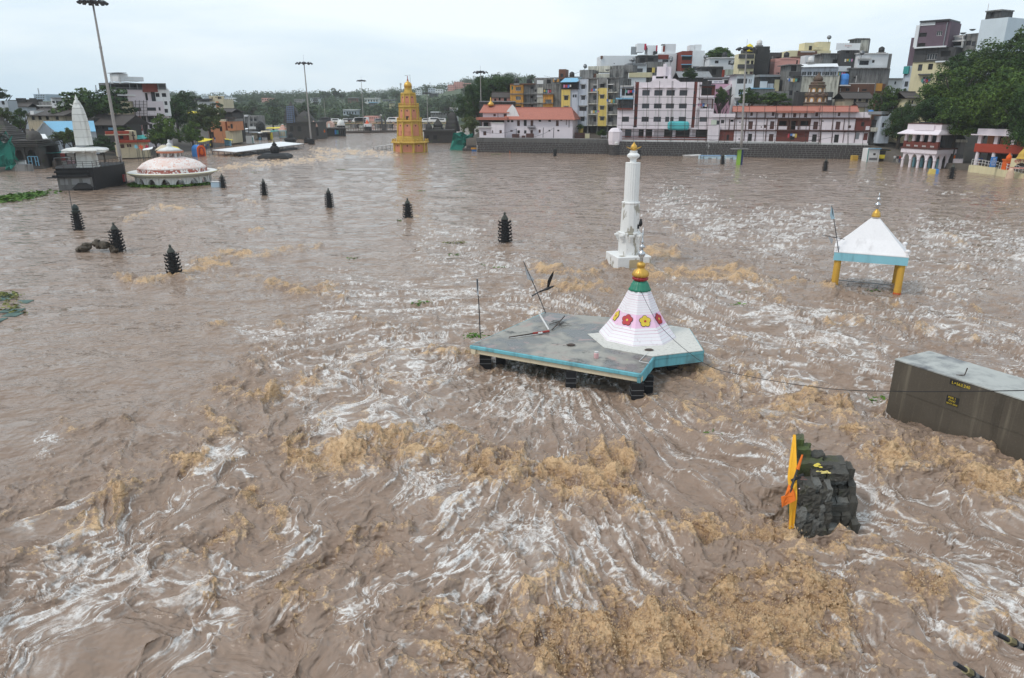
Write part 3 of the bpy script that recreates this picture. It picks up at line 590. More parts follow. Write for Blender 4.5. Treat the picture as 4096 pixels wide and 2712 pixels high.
paint('grey_cloth',(.42,.43,.45),.3);paint('orange_cloth',(.72,.16,.02),.2);plain('debris_wood',(.07,.05,.04),.8);plain('red_oxide',(.28,.03,.02),.6);plain('white_pipe',(.6,.58,.56),.5)
flag_pole('thin upright pole with a limp grey rag at the near left corner of the terrace','K',(140,988),(114,520),0,[(108,520),(122,520),(128,640),(112,650)],T.grey_cloth,zb=1.3)
flag_pole('slanting pole with a grey printed flag at the back corner of the terrace','K',(652,788),(478,382),0,[(480,385),(500,450),(560,520),(556,545),(508,520)],T.grey_cloth,zb=1.3)
def rods(name,label,cat,c,z,segs):
 a=W(c,*segs[0][1][0],z);o=thing(name,label,cat,a)
 for nm,pts,r,mat in segs:
  P_=[W(c,x,y,z+r+.012+(p[0] if p else 0)) for x,y,*p in pts];wb(MB().tube(P_,r,7),nm,mat,o)
 return o
o=rods('broken_frame','fallen red and white pipe frame with dry twigs lying on the shrine roof','frame','K',1.31,[('pipe',[(365,978),(552,948)],.035,T.debris_wood),('pipe',[(552,948),(680,930,.02)],.06,T.red_oxide),('pipe',[(678,920,.03),(606,800,.25)],.05,T.white_pipe),('branch',[(700,920),(740,880,.08),(800,812,.15)],.035,T.debris_wood),('pipe',[(370,985),(620,950)],.02,T.white_pipe)])
p=W('K',610,942,1.4);m=MB();m.lathe([(.13,-.03),(.13,.03),(.05,.04),(.05,-.04)],14,0,(p.x,p.y,p.z));wb(m,'white_flange',T.white_pipe,o)
for i in range(14):
 a=W('K',740+rng.uniform(-20,60),870+rng.uniform(-18,22),1.33);wb(MB().tube([a,a+Vector((rng.uniform(-.3,.3),rng.uniform(-.3,.3),.06)),a+Vector((rng.uniform(-.5,.5),rng.uniform(-.5,.5),.02))],.009,4),'twig',T.debris_wood,o)
p=W('K',1048,1140,1.32);o=thing('plastic_jar','small pink plastic jar standing on the wet terrace','jar',p);m=MB();m.lathe([(.11,0),(.12,.03),(.12,.24),(.09,.28)],12);smooth_angle(m.build('jar_body',plain('pink_plastic',(.7,.42,.42),.4),o));MB().lathe([(.1,.27),(.1,.33),(.02,.335)],12).build('lid',T.white_pipe,o)
for i,(x,y,lb) in enumerate([(850,1040,'dark lump of debris at the corner of the white roof patch'),(1462,1080,'flat dark lid lying on the white roof beside the cone')]):
 p=W('K',x,y,1.34);o=thing('roof_debris',lb,'debris',p);MB().lathe([(.16,0),(.19,.03),(.12,.07),(.02,.08)],9,0,(0,0,0),1.3,.8).build('lump',T.debris_wood,o)
rods('loose_cable','thin loose white conduit lying near the front right roof corner','cable','K',1.31,[('conduit',[(1385,1165),(1420,1130),(1455,1095)],.02,T.white_pipe),('conduit',[(1385,1168),(1460,1182)],.02,T.white_pipe)])
# overhead cable from the shrine towards the right bank of the bridge
def cable():
 pts=[at('K',1395,610,34.6),at('K',1560,900,33.0),at('K',1895,1182,30.6),at('V',1720,868,28),at('V',1900,897,22),at('V',2080,905,17.5),at('V',2368,903,13.5),at('V',2700,893,10.5)]
 m=MB();fine=[]
 for i in range(len(pts)-1):
  p0,p1,p2,p3=pts[max(i-1,0)],pts[i],pts[i+1],pts[min(i+2,len(pts)-1)]
  for k in range(8):
   t=k/8;fine.append(.5*((2*p1)+(p2-p0)*t+(2*p0-5*p1+4*p2-p3)*t*t+(3*p1-p0-3*p2+p3)*t**3))
 fine.append(pts[-1]);m.tube(fine,[.012+.0*i for i in range(len(fine))],6);o=m.build('overhead_cable',T.rope);tag(o,'black cable slung from the painted cone across to the right edge','cable')
cable()
def crow(label,p,s,fly):
 o=thing('crow',label,'bird',p);plain('crow_black',(.008,.008,.01),.55)
 m=MB()
 if fly:
  ax=Vector((.92,0,.38));ring=lambda c,r:[c+Vector((0,math.cos(a)*r,0))+Vector((-.38,0,.92))*math.sin(a)*r for a in [2*math.pi*i/8 for i in range(8)]]
  m.loft([ring(ax*(t*s),r*s) for t,r in ((-.52,.02),(-.42,.05),(-.2,.05),(0,.085),(.14,.08),(.24,.05),(.31,.055),(.37,.035),(.46,.006))]);m.build('body',T.crow_black,o,True)
  for pts in ([(0,.1),(.12,.12),(.32,.75),(.36,1.05),(.24,.9),(.14,.72),(.02,.45)],[(-.08,.02),(.1,.03),(.0,-.02),(-.16,-.06)]):
   m=MB();sgn=-.22 if pts[0][1]>.05 else .9;f=[Vector((x,sgn*abs(z)*.8+.02,z))*s for x,z in pts];t=Vector((0,.012*s,0));m.loft([[v-t for v in f],[v+t for v in f]]);m.build('wing',T.crow_black,o)
  m=MB();f=[Vector((-.38,-.02,-.16)),Vector((-.38,.1,-.16)),Vector((-.85,.1,-.40)),Vector((-.8,-.06,-.42))];f=[v*s for v in f];t=Vector((0,0,.012*s));m.loft([[v-t for v in f],[v+t for v in f]]);m.build('tail',T.crow_black,o)
 else:
  m.lathe([(.01,0),(.07,.06),(.1,.16),(.085,.25),(.055,.3),(.06,.35),(.045,.4),(.01,.42)],10,0,(0,0,0),1,.9);b=m.build('body',T.crow_black,o,True);MB().add([(.05,0,.37),(.04,.02,.35),(.04,-.02,.35),(.13,0,.345)],[(0,1,3),(0,3,2),(1,2,3)]).build('beak',T.crow_black,o)
  MB().box(-.16,-.06,-.03,.03,-.1,.12).build('tail',T.crow_black,o)
 return o
crow('black crow in flight with raised wings beside the slanting pole',at('K',662,598,31),.82,True)
_c=W('K',1368,962,1.3);crow('small black bird perched on the tip of the silver finial',at('K',1395,112,_c.y),.6,False)
# ---------------------------------------------------------------- white obelisk with golden bud
def peeling(name,rgb,under,amt=.5):
 m,nt,b=nmat(name);tc=N(nt,'ShaderNodeTexCoord').outputs['Object'];n=noise(nt,mapping(nt,tc,(1.3,1.3,.55)),1.2,7,.62);n2=noise(nt,tc,7,4)
 f=mrange(nt,n,.66-amt*.22,.68-amt*.22);col=mix(nt,f,mix(nt,n2,tuple(c*.85 for c in rgb),rgb),mix(nt,n2,tuple(c*.7 for c in under),under))
 nt.links.new(mix(nt,mrange(nt,noise(nt,tc,.7,5),.62,.8,0,.5),col,(.3,.28,.25)),b.inputs['Base Color']);b.inputs['Roughness'].default_value=.75
 inv=math2(nt,'SUBTRACT',1.0,f);bump(nt,b,math2(nt,'ADD',inv,math2(nt,'MULTIPLY',n2,.3)),.5,.03);MATS[name]=m;return m
def obelisk():
 a=W('L',110,1410);b=W('L',465,1382);c=Vector(((a.x+b.x)/2+.02,(a.y+b.y)/2+1.35,0));Y=c.y
 o=thing('white_obelisk','tall peeling white obelisk tower with a golden bud on top standing in the river','obelisk',c,R(12));pw=peeling('peeling_white',(.80,.79,.77),(.42,.38,.31),.42);pw2=peeling('clean_white',(.82,.81,.79),(.5,.47,.42),-.05)
 q=lambda pts:[(r,z) for r,z in lp('L',290,Y,pts)]
 z1=lp('L',285,Y-.6,[(1,1255)])[0][1];s=1.48
 bs=MB().box(-s,s,-s,s,-2,z1).build('plinth',pw,o);bevel(bs,.04)
 plain('plaque_stone',(.45,.36,.22),.6);MB().box(-.45,.62,-s-.03,-s+.01,z1*.12,z1*.78).build('plaque',T.plaque_stone,o)
 def oct_(pts,n,rot,name,mat,**k):return MB().lathe(q(pts),n,rot,**k).build(name,mat,o)
 pr=q([(102,1270),(108,1045),(112,1040),(112,1030),(96,1028)]);pr[0]=(pr[0][0],z1);MB().lathe(pr,8,R(22.5-12)).build('octagonal_shaft',pw,o)
 for i in range(8):
  ang=R(45*i-12+22.5+22.5);r=pr[1][0]*.95;x,y=r*math.cos(ang),r*math.sin(ang);zt=lp('L',290,Y,[(1,1062)])[0][1];M=Matrix.Translation((x,y,zt)) @ Matrix.Rotation(ang,4,'Z');m=MB()
  m.box(-.05,.34,-.2,.2,.0,.14,M).box(-.05,.2,-.15,.15,-.22,0,M).box(-.05,.1,-.12,.12,-.42,-.22,M);m.build('bracket',pw,o)
 MB().lathe(q([(92,1030),(86,760),(90,752),(90,742),(80,738)]),12,0).build('twelve_sided_shaft',pw,o)
 pr=q([(69,745),(70,372),(72,366),(70,362)]);n=80;MB().lathe(pr,n,0,lobes=(20,.022)).build('fluted_shaft',pw2,o)
 MB().lathe(q([(40,366),(31,362),(31,330),(36,325),(60,308),(62,290),(36,265),(30,262),(38,258),(38,248),(20,247)]),12,0).build('capital',pw2,o)
 MB().lathe(q([(18,248),(28,240),(32,225),(30,205),(20,190),(9,178),(2,164)]),20,0,lobes=(5,.05)).build('golden_bud',T.gold,o,True)
 z=q([(1,215)])[0][1]
 for sgn in (-1,1):MB().tube([(sgn*.25,0,z-.12),(sgn*.5,0,z-.02),(sgn*.66,0,z+.06)],[.05,.04,.01],5).build('gilded_leaf',T.gold,o)
 return c
obelisk()
# ---------------------------------------------------------------- pyramid-roofed pavilion on yellow columns
def pavilion():
 ux=Vector((4.33,-2.0,0)).normalized();n=Vector((-ux.y,ux.x,0));A=Vector((23.4,50.6,0))+(ux+n)*.32;L=4.14;rz=math.atan2(ux.y,ux.x)
 o=thing('pyramid_pavilion','small open pavilion with white pyramid roof on yellow columns in the flood','pavilion',A,rz)
 paint('yellow_ochre',(.62,.36,.06),.35,(.25,.05,.02));paint('pale_blue',(.26,.54,.62),.3);paint('white_roof',(.82,.79,.79),.25,(.3,.27,.26));plain('orange_smear',(.55,.1,.02),.7)
 D=2.86;zb,zt=2.32,2.9;e=.32
 for x,y in ((0,0),(L,0),(0,D),(L,D)):
  c=MB().lathe([(.25,-2.0),(.25,.55),(.235,.56),(.235,zb)],16,0,(x,y,0)).build('column',T.yellow_ochre,o);smooth_angle(c)
  if y==0:MB().lathe([(.256,.05),(.256,.32)],16,0,(x,y,0),cap=False).build('paint_smear',T.orange_smear,c)
 m=MB();w=.3
 m.box(-e,L+e,-e,-e+w,zb,zt).box(-e,L+e,D+e-w,D+e,zb,zt).box(-e,-e+w,-e+w,D+e-w,zb,zt).box(L+e-w,L+e,-e+w,D+e-w,zb,zt);m.build('ring_beam',T.pale_blue,o)
 zp=at('M',808,362,A.y+D/2).z;cx,cy=L/2,D/2;m=MB();k=.28
 asp=(D/2+e)/(L/2+e)
 def sq(r,z):s_=r*(asp+(1-asp)*max(0,1-(r-k)/1.2));return [(cx-r,cy-s_,z),(cx+r,cy-s_,z),(cx+r,cy+s_,z),(cx-r,cy+s_,z)]
 r0=L/2+e+.02;m.loft([sq(r0,zt+.003),sq(r0,zt+.06),sq(r0*.93,zt+.22),sq(r0*.62,zt+(zp-zt)*.42),sq(k,zp)]);m.build('pyramid_roof',T.white_roof,o)
 for x,y in ((0,0),(1,0),(1,1),(0,1)):
  X_,Y_=-e+.12+x*(L+2*e-.24),-e+.12+y*(D+2*e-.24);MB().lathe([(.12,zt),(.12,zt+.25),(.1,zt+.28),(.17,zt+.38),(.17,zt+.46),(.06,zt+.54)],10,0,(X_,Y_,0)).build('corner_knob',T.white_roof,o,True)
 Yc=(A+ux*cx+n*cy).y;q=lambda p:[(r,z) for r,z in lp('M',820,Yc,p)]
 MB().lathe(q([(48,368),(54,355),(46,345),(48,325),(34,298),(18,285),(14,270)]),14,0,(cx,cy,0)).build('golden_knob',T.gold,o,True);MB().lathe(q([(13,272),(20,255),(14,240),(34,225),(34,205),(12,190),(11,165),(22,155),(20,138),(8,128),(8,112),(13,105),(9,90),(1,58)]),12,0,(cx,cy,0)).build('silver_finial',T.silver,o,True)
 m=MB();m.box(.3,L-.3,1.6,1.66,.42,.48).box(.9,2.9,1.2,1.26,.18,.22)
 for x in (.9,1.8,2.88):m.box(x,x+.05,1.2,1.25,-.5,.42)
 m.build('submerged_railing',T.grey_metal,o)
 return o
pavilion()
flag_pole('leaning pole with a torn pale blue flag on the pavilion roof corner','M',(328,810),(240,228),50.2,[(240,228),(262,280),(275,390),(235,400),(222,350)],paint('blue_cloth',(.35,.48,.55),.3))
_a=at('M',120,595,50.5);_b=at('M',400,650,50.9);o=thing('fallen_pole','fallen thin pole with a grey rag against the pavilion roof','pole',_b);wb(MB().tube([_a,_b],.025,5),'pole',T.dark_metal,o);f=[at('M',*p,50.6) for p in ((195,615),(250,640),(262,660),(240,715),(222,670))];wb(MB().loft([f,[v+Vector((0,.02,0)) for v in f]]),'rag',T.grey_cloth,o)
# ---------------------------------------------------------------- concrete pier cap, right
def concrete_mat():
 m,nt,b=nmat('streaked_concrete');tc=N(nt,'ShaderNodeTexCoord').outputs['Object'];n1=noise(nt,tc,.5,6,.6);n2=noise(nt,mapping(nt,tc,(2.4,2.4,.12)),1,5,.65);n3=noise(nt,tc,14,3)
 geo=N(nt,'ShaderNodeNewGeometry');col=mix(nt,n1,(.045,.036,.026),(.115,.094,.07));col=mix(nt,mrange(nt,n2,.52,.72,0,.55),col,(.2,.17,.125));col=mix(nt,mrange(nt,n2,.44,.3,0,.6),col,(.03,.024,.017))
 nt.links.new(mix(nt,mrange(nt,n3,.5,.8,0,.15),col,(.28,.25,.2)),b.inputs['Base Color']);b.inputs['Roughness'].default_value=.6;bump(nt,b,n3,.25,.02);return m
def pier():
 zt=2.5;a=W('N',270,858);tl=W('N',375,256,zt);tr=W('N',1842,722,zt);bk=W('N',760,165,zt);d=(tr-tl).normalized();o=thing('concrete_pier_cap','large streaked concrete pier cap block with a black stencilled date panel','pier',tl*1-Vector((0,0,zt)),math.atan2(d.y,d.x))
 nrm=Vector((-d.y,d.x,0));Wd=(bk-tl).dot(nrm);sl=(bk-tl).dot(d);L=14
 m=MB();m.add([(0,0,-2),(L,0,-2),(L,Wd,-2),(sl,Wd,-2),(0,0,zt),(L,0,zt),(L,Wd,zt),(sl,Wd,zt)],[(0,1,5,4),(1,2,6,5),(2,3,7,6),(3,0,4,7)]);cm=concrete_mat();m.build('block_side',cm,o)
 paint('pale_concrete',(.44,.44,.41),.8,(.13,.13,.135),.5,.8);MB().prism([(-.02,-.03),(L,-.03),(L,Wd+.02),(sl-.02,Wd+.02)],zt,zt+.05).build('block_top',T.pale_concrete,o)
 MB().box(0,L,-.02,.02,zt-1.32,zt-1.29).build('pour_joint',cm,o)
 def loc(x,y):
  r=ray('N',x,y);n_=Vector((d.y,-d.x,0));t=tl.dot(n_)/r.dot(n_);p=r*t;return (p-tl).dot(d),H+p.z
 u0,z1=loc(965,660);u1,z0=loc(1090,790);zc=(z0+z1)/2;hh=(loc(1028,672)[1]-loc(1028,780)[1])/2;zc=(loc(1028,672)[1]+loc(1028,780)[1])/2
 pn_=MB().box(u0,u1,-.006,.02,zc-hh,zc+hh).build('stencil_panel',T.black_paint,o);u2,_=loc(1000,490);u3,_=loc(1138,530);pn2=MB().box(u2,u3,-.006,.02,zt-.27,zt-.06).build('stencil_panel',T.black_paint,o)
 plain('stencil_yellow',(.62,.45,.03),.6)
 def txt(s,u,z,size,parent):
  cu=bpy.data.curves.new('t','FONT');cu.body=s;cu.size=size;cu.extrude=.003;t=bpy.data.objects.new('tmp',cu);COL.objects.link(t);me=bpy.data.meshes.new_from_object(t.evaluated_get(bpy.context.evaluated_depsgraph_get()));bpy.data.objects.remove(t)
  me.transform(Matrix.Rotation(R(90),4,'X'));me.materials.clear();me.materials.append(T.stencil_yellow);return obj('lettering',me,parent,(u,-.012,z))
 w_=u1-u0;txt('PIER 1',u0+w_*.12,zc+hh*.42,hh*.62,pn_);txt('DOC',u0+w_*.2,zc-hh*.2,hh*.62,pn_);txt('28-07-2024',u0+w_*.05,zc-hh*.82,hh*.5,pn_);txt('L+563.240',u2+.08,zt-.23,.17,pn2)
 MB().tube([(u2+.0,.35,zt+.04),(u2+.25,.5,zt+.1),(u2+.3,.5,zt+.42)],.025,5).build('rebar_stub',T.debris_wood,o)
 return o
pier()
from mathutils import noise as mnoise
# ---------------------------------------------------------------- black stone lamp towers
stone('black_basalt',(.022,.022,.023),2.0);stone('dark_basalt',(.055,.05,.047),1.0,.15);stone('grey_basalt',(.10,.095,.09),1.2,.1)
def lamp_tower():
 o=thing('lamp_tower','','lamp tower');H_=2.65
 MB().lathe([(.40,-1.2),(.38,0),(.27,1.95),(.30,1.97),(.30,2.02)],8,R(22.5)).build('shaft',T.black_basalt,o)
 cap=MB().lathe([(.30,2.02),(.32,2.05),(.27,2.10),(.27,2.14),(.22,2.18),(.22,2.22),(.17,2.27),(.17,2.31),(.11,2.36),(.08,2.42),(.11,2.48),(.10,2.54),(.03,2.62),(.005,H_)],12).build('cap',stone('cap_stone',(.07,.075,.065),2.5),o)
 br=MB();pts=[(0,0,-.03),(.15,0,-.06),(.26,0,.0),(.27,0,.09)];br.tube(pts,[.055,.05,.055,.06],5);me=None
 for t in range(8):
  z=-.05+t*.265;r=.38-.11*z/1.95
  for k in range(8):
   a=R(45*k+(22.5 if t % 2 else 0))
   if me is None:b=br.build('lamp_bracket',T.black_basalt,o);me=b.data
   else:b=obj('lamp_bracket',me,o)
   b.location=(math.cos(a)*r*.93,math.sin(a)*r*.93,z);b.rotation_euler=(0,0,a)
 return o
_t=lamp_tower();_g='black lamp towers standing in the river'
for i,(c,b,h,lb) in enumerate([('Q',(1690,985),2.65,'nearest black stone lamp tower, froth breaking at its foot'),('Q',(1145,735),2.75,'black stone lamp tower beside a low heap of rubble'),('Q',(765,535),2.6,'black lamp tower wrapped in a dark cloth, beside a thin rod'),('P',(893,752),2.4,'small black lamp tower beside the pale box near the domed rotunda'),('P',(1058,782),2.54,'black lamp tower in the row, second after the domed rotunda'),
 ('P',(1319,831),2.64,'black lamp tower in the row, third after the domed rotunda'),('P',(1632,882),2.7,'black lamp tower below the yellow temple tower with weeds at its foot'),('P',(2021,971),3.1,'black lamp tower nearest the obelisk, last of the slanting row'),('D',(1250,1270),2.4,'small far black lamp tower before the orange niche in the stone wall'),('E',(640,1520),2.85,'far black lamp tower half hidden behind the golden bud'),
 ('R4',(459,90),2.5,'far black lamp tower in front of the pale blue box'),('R4',(1107,132),2.6,'far black lamp tower alone before the right end of the stone wall'),('R4',(1905,186),2.9,'black lamp tower in front of the arcaded white pavilion')]):
 o=_t if i==0 else copy_tree(_t);tag(o,lb,'lamp tower',_g);o.location=W(c,*b);k=h/2.65;o.scale=(k,k,k);o.rotation_euler=(rng.uniform(-.035,.035),rng.uniform(-.035,.035),rng.uniform(0,1))
p=W('Q',765,535);q=at('Q',664,140,p.y+.6);r_=W('Q',728,540);o=thing('thin_rod','thin dark rod standing in the water beside the wrapped lamp tower','rod',r_);wb(MB().tube([r_-Vector((0,0,.5)),q],.035,5),'rod',T.dark_metal,o)
zt=at('Q',740,300,p.y).z;m=MB();m.lathe([(.36,zt-.75),(.44,zt-.5),(.3,zt-.42),(.34,zt-.2),(.26,zt+.02),(.1,zt+.2),(.02,zt+.24)],9,.3,(p.x,p.y,0),lobes=(3,.14));o=m.build('dark_cloth',plain('dark_tarp',(.02,.03,.028),.5));tag(o,'dark plastic sheet tied round the top of a lamp tower','cloth')
def rocks(mb,c,spread,n,s,rr):
 for i in range(n):
  x,y=rr.uniform(-1,1)*spread[0],rr.uniform(-1,1)*spread[1];z=spread[2]*max(0,1-(abs(x)/spread[0])**1.5)*rr.uniform(.3,1);sz=s*rr.uniform(.6,1.3);M=Matrix.Translation((c[0]+x,c[1]+y,c[2]+z)) @ Matrix.Rotation(rr.uniform(0,6),4,Vector((rr.random(),rr.random(),rr.random())).normalized())
  mb.box(-sz,sz,-sz*.7,sz*.7,-sz*.5,sz*.5,M)
p=W('Q',955,735);o=thing('rubble_heap','low heap of brown rubble just above the water by a lamp tower','rubble',p);stone('brown_rubble',(.10,.08,.06),2)
for i in range(34):
 m=MB();rocks(m,(0,0,.12),(1.75,.5,.85),1,.3,rng);bevel(m.build('stone',T.brown_rubble,o),.06)
# ---------------------------------------------------------------- ruined stepped stone block with the saffron board
def mound():
 o=thing('ruined_stone_block','broken mossy black stone block with steps and a saffron painted edge','stone block',(9.6,19.6,0));rr=random.Random(4)
 stone('wet_rock',(.085,.078,.066),3.0,.25,(.07,.075,.025));stone('mossy_rock',(.10,.09,.065),2.0,1.1,(.075,.12,.02));stone('pale_rock',(.17,.165,.15),3)
 def rock(x0,x1,y0,y1,z0,z1,mat='wet_rock',j=.07):
  m=MB();m.box(x0,x1,y0,y1,z0,z1);ob=wb(m,'stone',MATS[mat],o);bm=bmesh.new();bm.from_mesh(ob.data)
  bmesh.ops.subdivide_edges(bm,edges=bm.edges[:],cuts=3,use_grid_fill=True)
  for v in bm.verts:xw,yw=v.co.x+9.6,v.co.y+19.6;v.co.x+=(yw-18.9)*(.27-.03*(xw-8.8)/1.8)
  for v in bm.verts:v.co+=Vector((rr.uniform(-j,j),rr.uniform(-j,j),rr.uniform(-j,j)*.7))*.5+mnoise.noise_vector(v.co*3.2)*j*.8
  bm.to_mesh(ob.data);bm.free()
  return ob
 def course(xa,xb,y,zt,zb,dep_,n,mat='wet_rock',st=.03):
  xs=sorted([xa,xb]+[xa+(xb-xa)*(i+rr.uniform(-.25,.25))/n for i in range(1,n)])
  for a,b in zip(xs,xs[1:]):rock(a+.012,b-.012,y+rr.uniform(-st,st),y+dep_,zb,zt+rr.uniform(-.03,.03),mat,min(.075,(b-a)*.2))
 # rough rubble face: uneven columns of stones leaning back as they rise
 xs=[8.84,9.05,9.32,9.5,9.70,9.86]
 for a,b in zip(xs,xs[1:]):
  z=-.6;top=1.62+rr.uniform(-.1,.12)
  while z<top:
   hh=rr.uniform(.2,.46);z1=min(z+hh,top+.05);y=18.93+max(0,z)*.36+rr.uniform(-.07,.09);rock(a-rr.uniform(-.01,.06),b+rr.uniform(-.01,.06),y,y+.75,z+.01,z1,'pale_rock' if rr.random()<.22 else 'wet_rock',.05);z=z1
 # worn steps on the right half
 for i,(y,zt_,m_) in enumerate([(18.70,.10,'pale_rock'),(19.02,.40,'pale_rock'),(19.38,.70,'wet_rock'),(19.70,.98,'pale_rock'),(20.02,1.26,'wet_rock'),(20.36,1.56,'pale_rock')]):
  c_=9.86+rr.uniform(.25,.55);rock(9.86,c_-.015,y+rr.uniform(0,.06),y+.7,zt_-.34,zt_+rr.uniform(-.05,.03),m_,.045);rock(c_+.015,10.58,y+rr.uniform(-.03,.06),y+.7,zt_-.34 if i else -.6,zt_+rr.uniform(-.06,.03),m_,.045)
 for y,z1 in ((19.1,.62),(19.6,1.05),(20.1,1.4),(20.55,1.66)):rock(10.58,10.82,y,y+.62,-.6,z1+rr.uniform(-.06,.06),'wet_rock',.06)
 for i in range(6):x=rr.uniform(9.0,10.3);rock(x,x+rr.uniform(.2,.45),20.0,20.6,1.6,1.74+rr.uniform(0,.14),'wet_rock',.06)
 # mossy top and the jagged rear
 rock(8.86,9.75,20.5,21.1,-.5,1.95,'mossy_rock',.06);rock(8.86,9.35,20.9,21.4,-.5,2.25,'mossy_rock',.07);rock(8.86,9.12,21.15,21.6,-.5,2.5,'mossy_rock',.05);rock(9.35,9.85,20.95,21.4,-.5,2.0,'wet_rock',.08);rock(9.75,10.5,20.7,21.3,-.5,1.82,'wet_rock',.06)
 rock(8.9,9.85,19.3,21.0,-.6,1.0,'wet_rock',.02);rock(9.85,10.6,19.6,21.0,-.6,.9,'wet_rock',.02)
 t=rock(9.62,9.98,20.25,20.55,1.84,2.02,'wet_rock',.05)
 # painted edge: a tall tapering saffron face with a red rear rib
 paint('saffron',(.80,.40,.03),.25,(.4,.1,.02));paint('orange_paint',(.75,.13,.02),.25,(.2,.05,.02));plain('dark_red',(.28,.02,.015),.6)
 e=[at('O',318,1362,18.82),at('O',345,1350,18.84),at('O',395,850,19.25),at('O',392,480,20.1),at('O',380,112,21.1),at('O',372,118,21.1),at('O',330,420,20.25),at('O',310,600,19.85),at('O',345,890,19.2)]
 e[0].z=e[1].z=-.3
 m=MB();t=Vector((-.06,.03,0));m.loft([[p for p in e],[p+t for p in e]]);wb(m,'saffron_edge',T.saffron,o)
 e=[at('O',296,1130,19.5),at('O',312,1120,19.45),at('O',348,870,19.6),at('O',330,870,19.7)];wb(MB().loft([e,[p+Vector((.02,.06,0)) for p in e]]),'red_rib',T.dark_red,o)
 return o
mound()
def cloth(name,label,c,pts,Y,mat,amp=.06,th=.01,cat='cloth',group=None):
 """a hanging cloth: outline filled with a grid and folded"""
 P_=[at(c,x,y,Y[i] if isinstance(Y,(list,tuple)) else Y) for i,(x,y) in enumerate(pts)];n=len(P_);ctr=sum(P_,Vector())/n;m=MB();rings=[[ctr+(p-ctr)*t+Vector((0,amp*math.sin(3.1*i+5*t)*t,0)) for i,p in enumerate(P_)] for t in (1,.75,.5,.25,.02)]
 m.loft(rings,True);m2=MB();m2.v=m.v+[(a,b+th,c_) for a,b,c_ in m.v];k=len(m.v);m2.f=m.f+[tuple(i+k for i in reversed(f)) for f in m.f];m2.m=[0]*len(m2.f)
 o=m2.build(name,mat);return tag(o,label,cat,group)
cloth('saffron_pennant','orange cloth pennant drooping from the saffron edge of the stone block','O',[(215,935),(235,945),(370,850),(385,790),(330,690),(305,690),(250,790),(220,830)],[18.9,18.9,19.2,19.3,19.5,19.5,19.2,19.0],T.orange_cloth)
def pole_rod(label,a,b,r,mats):
 o=thing('burnt_stick',label,'stick',a);mid=a.lerp(b,.62);wb(MB().tube([a,mid],[r*1.2,r],6),'stick',mats[0],o);wb(MB().tube([mid,b],[r*1.6,r*.8],6),'cloth_wrap',mats[1],o)
pole_rod('black stick with an orange cloth wrap leaning on the stone block',at('O',305,790,19.3),at('O',455,340,20.0),.035,(T.black_paint,T.orange_cloth));pole_rod('short charred stick crossing the saffron edge',at('O',330,640,19.7),at('O',470,560,19.7),.045,(T.black_paint,T.black_paint))
p=at('O',722,850,19.62);o=thing('paper_cup','white plastic cup standing on a step of the stone block','cup',p,0);MB().lathe([(.075,-.12),(.1,.12),(.108,.12),(.09,.12),(.07,-.1)],14).build('cup_body',T.white_pipe,o,True);MB().lathe([(.1,.115),(.112,.12),(.112,.135),(.1,.135)],14).build('rim',T.white_pipe,o)
for i,(x,y,nm,lb,col) in enumerate([(640,465,'banana_peel','yellow banana peel lying beside the loose top stone',(.7,.55,.08)),(690,545,'flower_offering','scattered yellow and white flower offering on the stone block',(.75,.6,.2)),(435,728,'small_bowl','tiny white and red bowl at the painted edge',(.7,.5,.5)),(445,610,'bead_garland','small dark garland lying by the charred stick',(.12,.06,.05))]):
 p=at('O',x,y,20.0 if y<600 else 19.55);o=thing(nm,lb,'offering',p)
 for k in range(7 if i<2 else 3):
  a=rng.uniform(0,6);d=rng.uniform(.02,.13);MB().lathe([(.005,0),(.05,.012),(.03,.035),(.004,.045)],6,a,(d*math.cos(a)*(1.6 if i==1 else 1),d*math.sin(a),0),1.4,.7).build('petal',plain(nm+'_colour',col,.6),o)
# ---------------------------------------------------------------- hydraulic rod ends at the bridge edge, bottom right
for lb,pts in (('upper steel rod end with hexagonal couplings at the right frame edge',[(2228,1362),(2290,1395),(2358,1425)]),('lower steel rod end with a brass hexagonal coupling near the bottom right corner',[(2042,1502),(2095,1535),(2160,1572)])):
 a,b,c_=[at('R2',x,y,3.2+.05*i) for i,(x,y) in enumerate(pts)];d=(c_-a).normalized();o=thing('steel_rod_end',lb,'rod');plain('brass',(.36,.30,.16),.4,.7)
 wb(MB().tube([a,b],.014,10),'rod_tip',T.dark_metal,o);wb(MB().tube([b-d*.02,b+d*.045],.024,6),'hexagonal_nut',T.brass,o);wb(MB().tube([b+d*.05,b+d*.06],.026,12),'collar',T.dark_metal,o);wb(MB().tube([b+d*.06,b+d*.12],.022,6),'hexagonal_nut',T.silver,o);wb(MB().tube([b+d*.12,b+d*1.2],.019,10),'hose',T.black_paint,o)
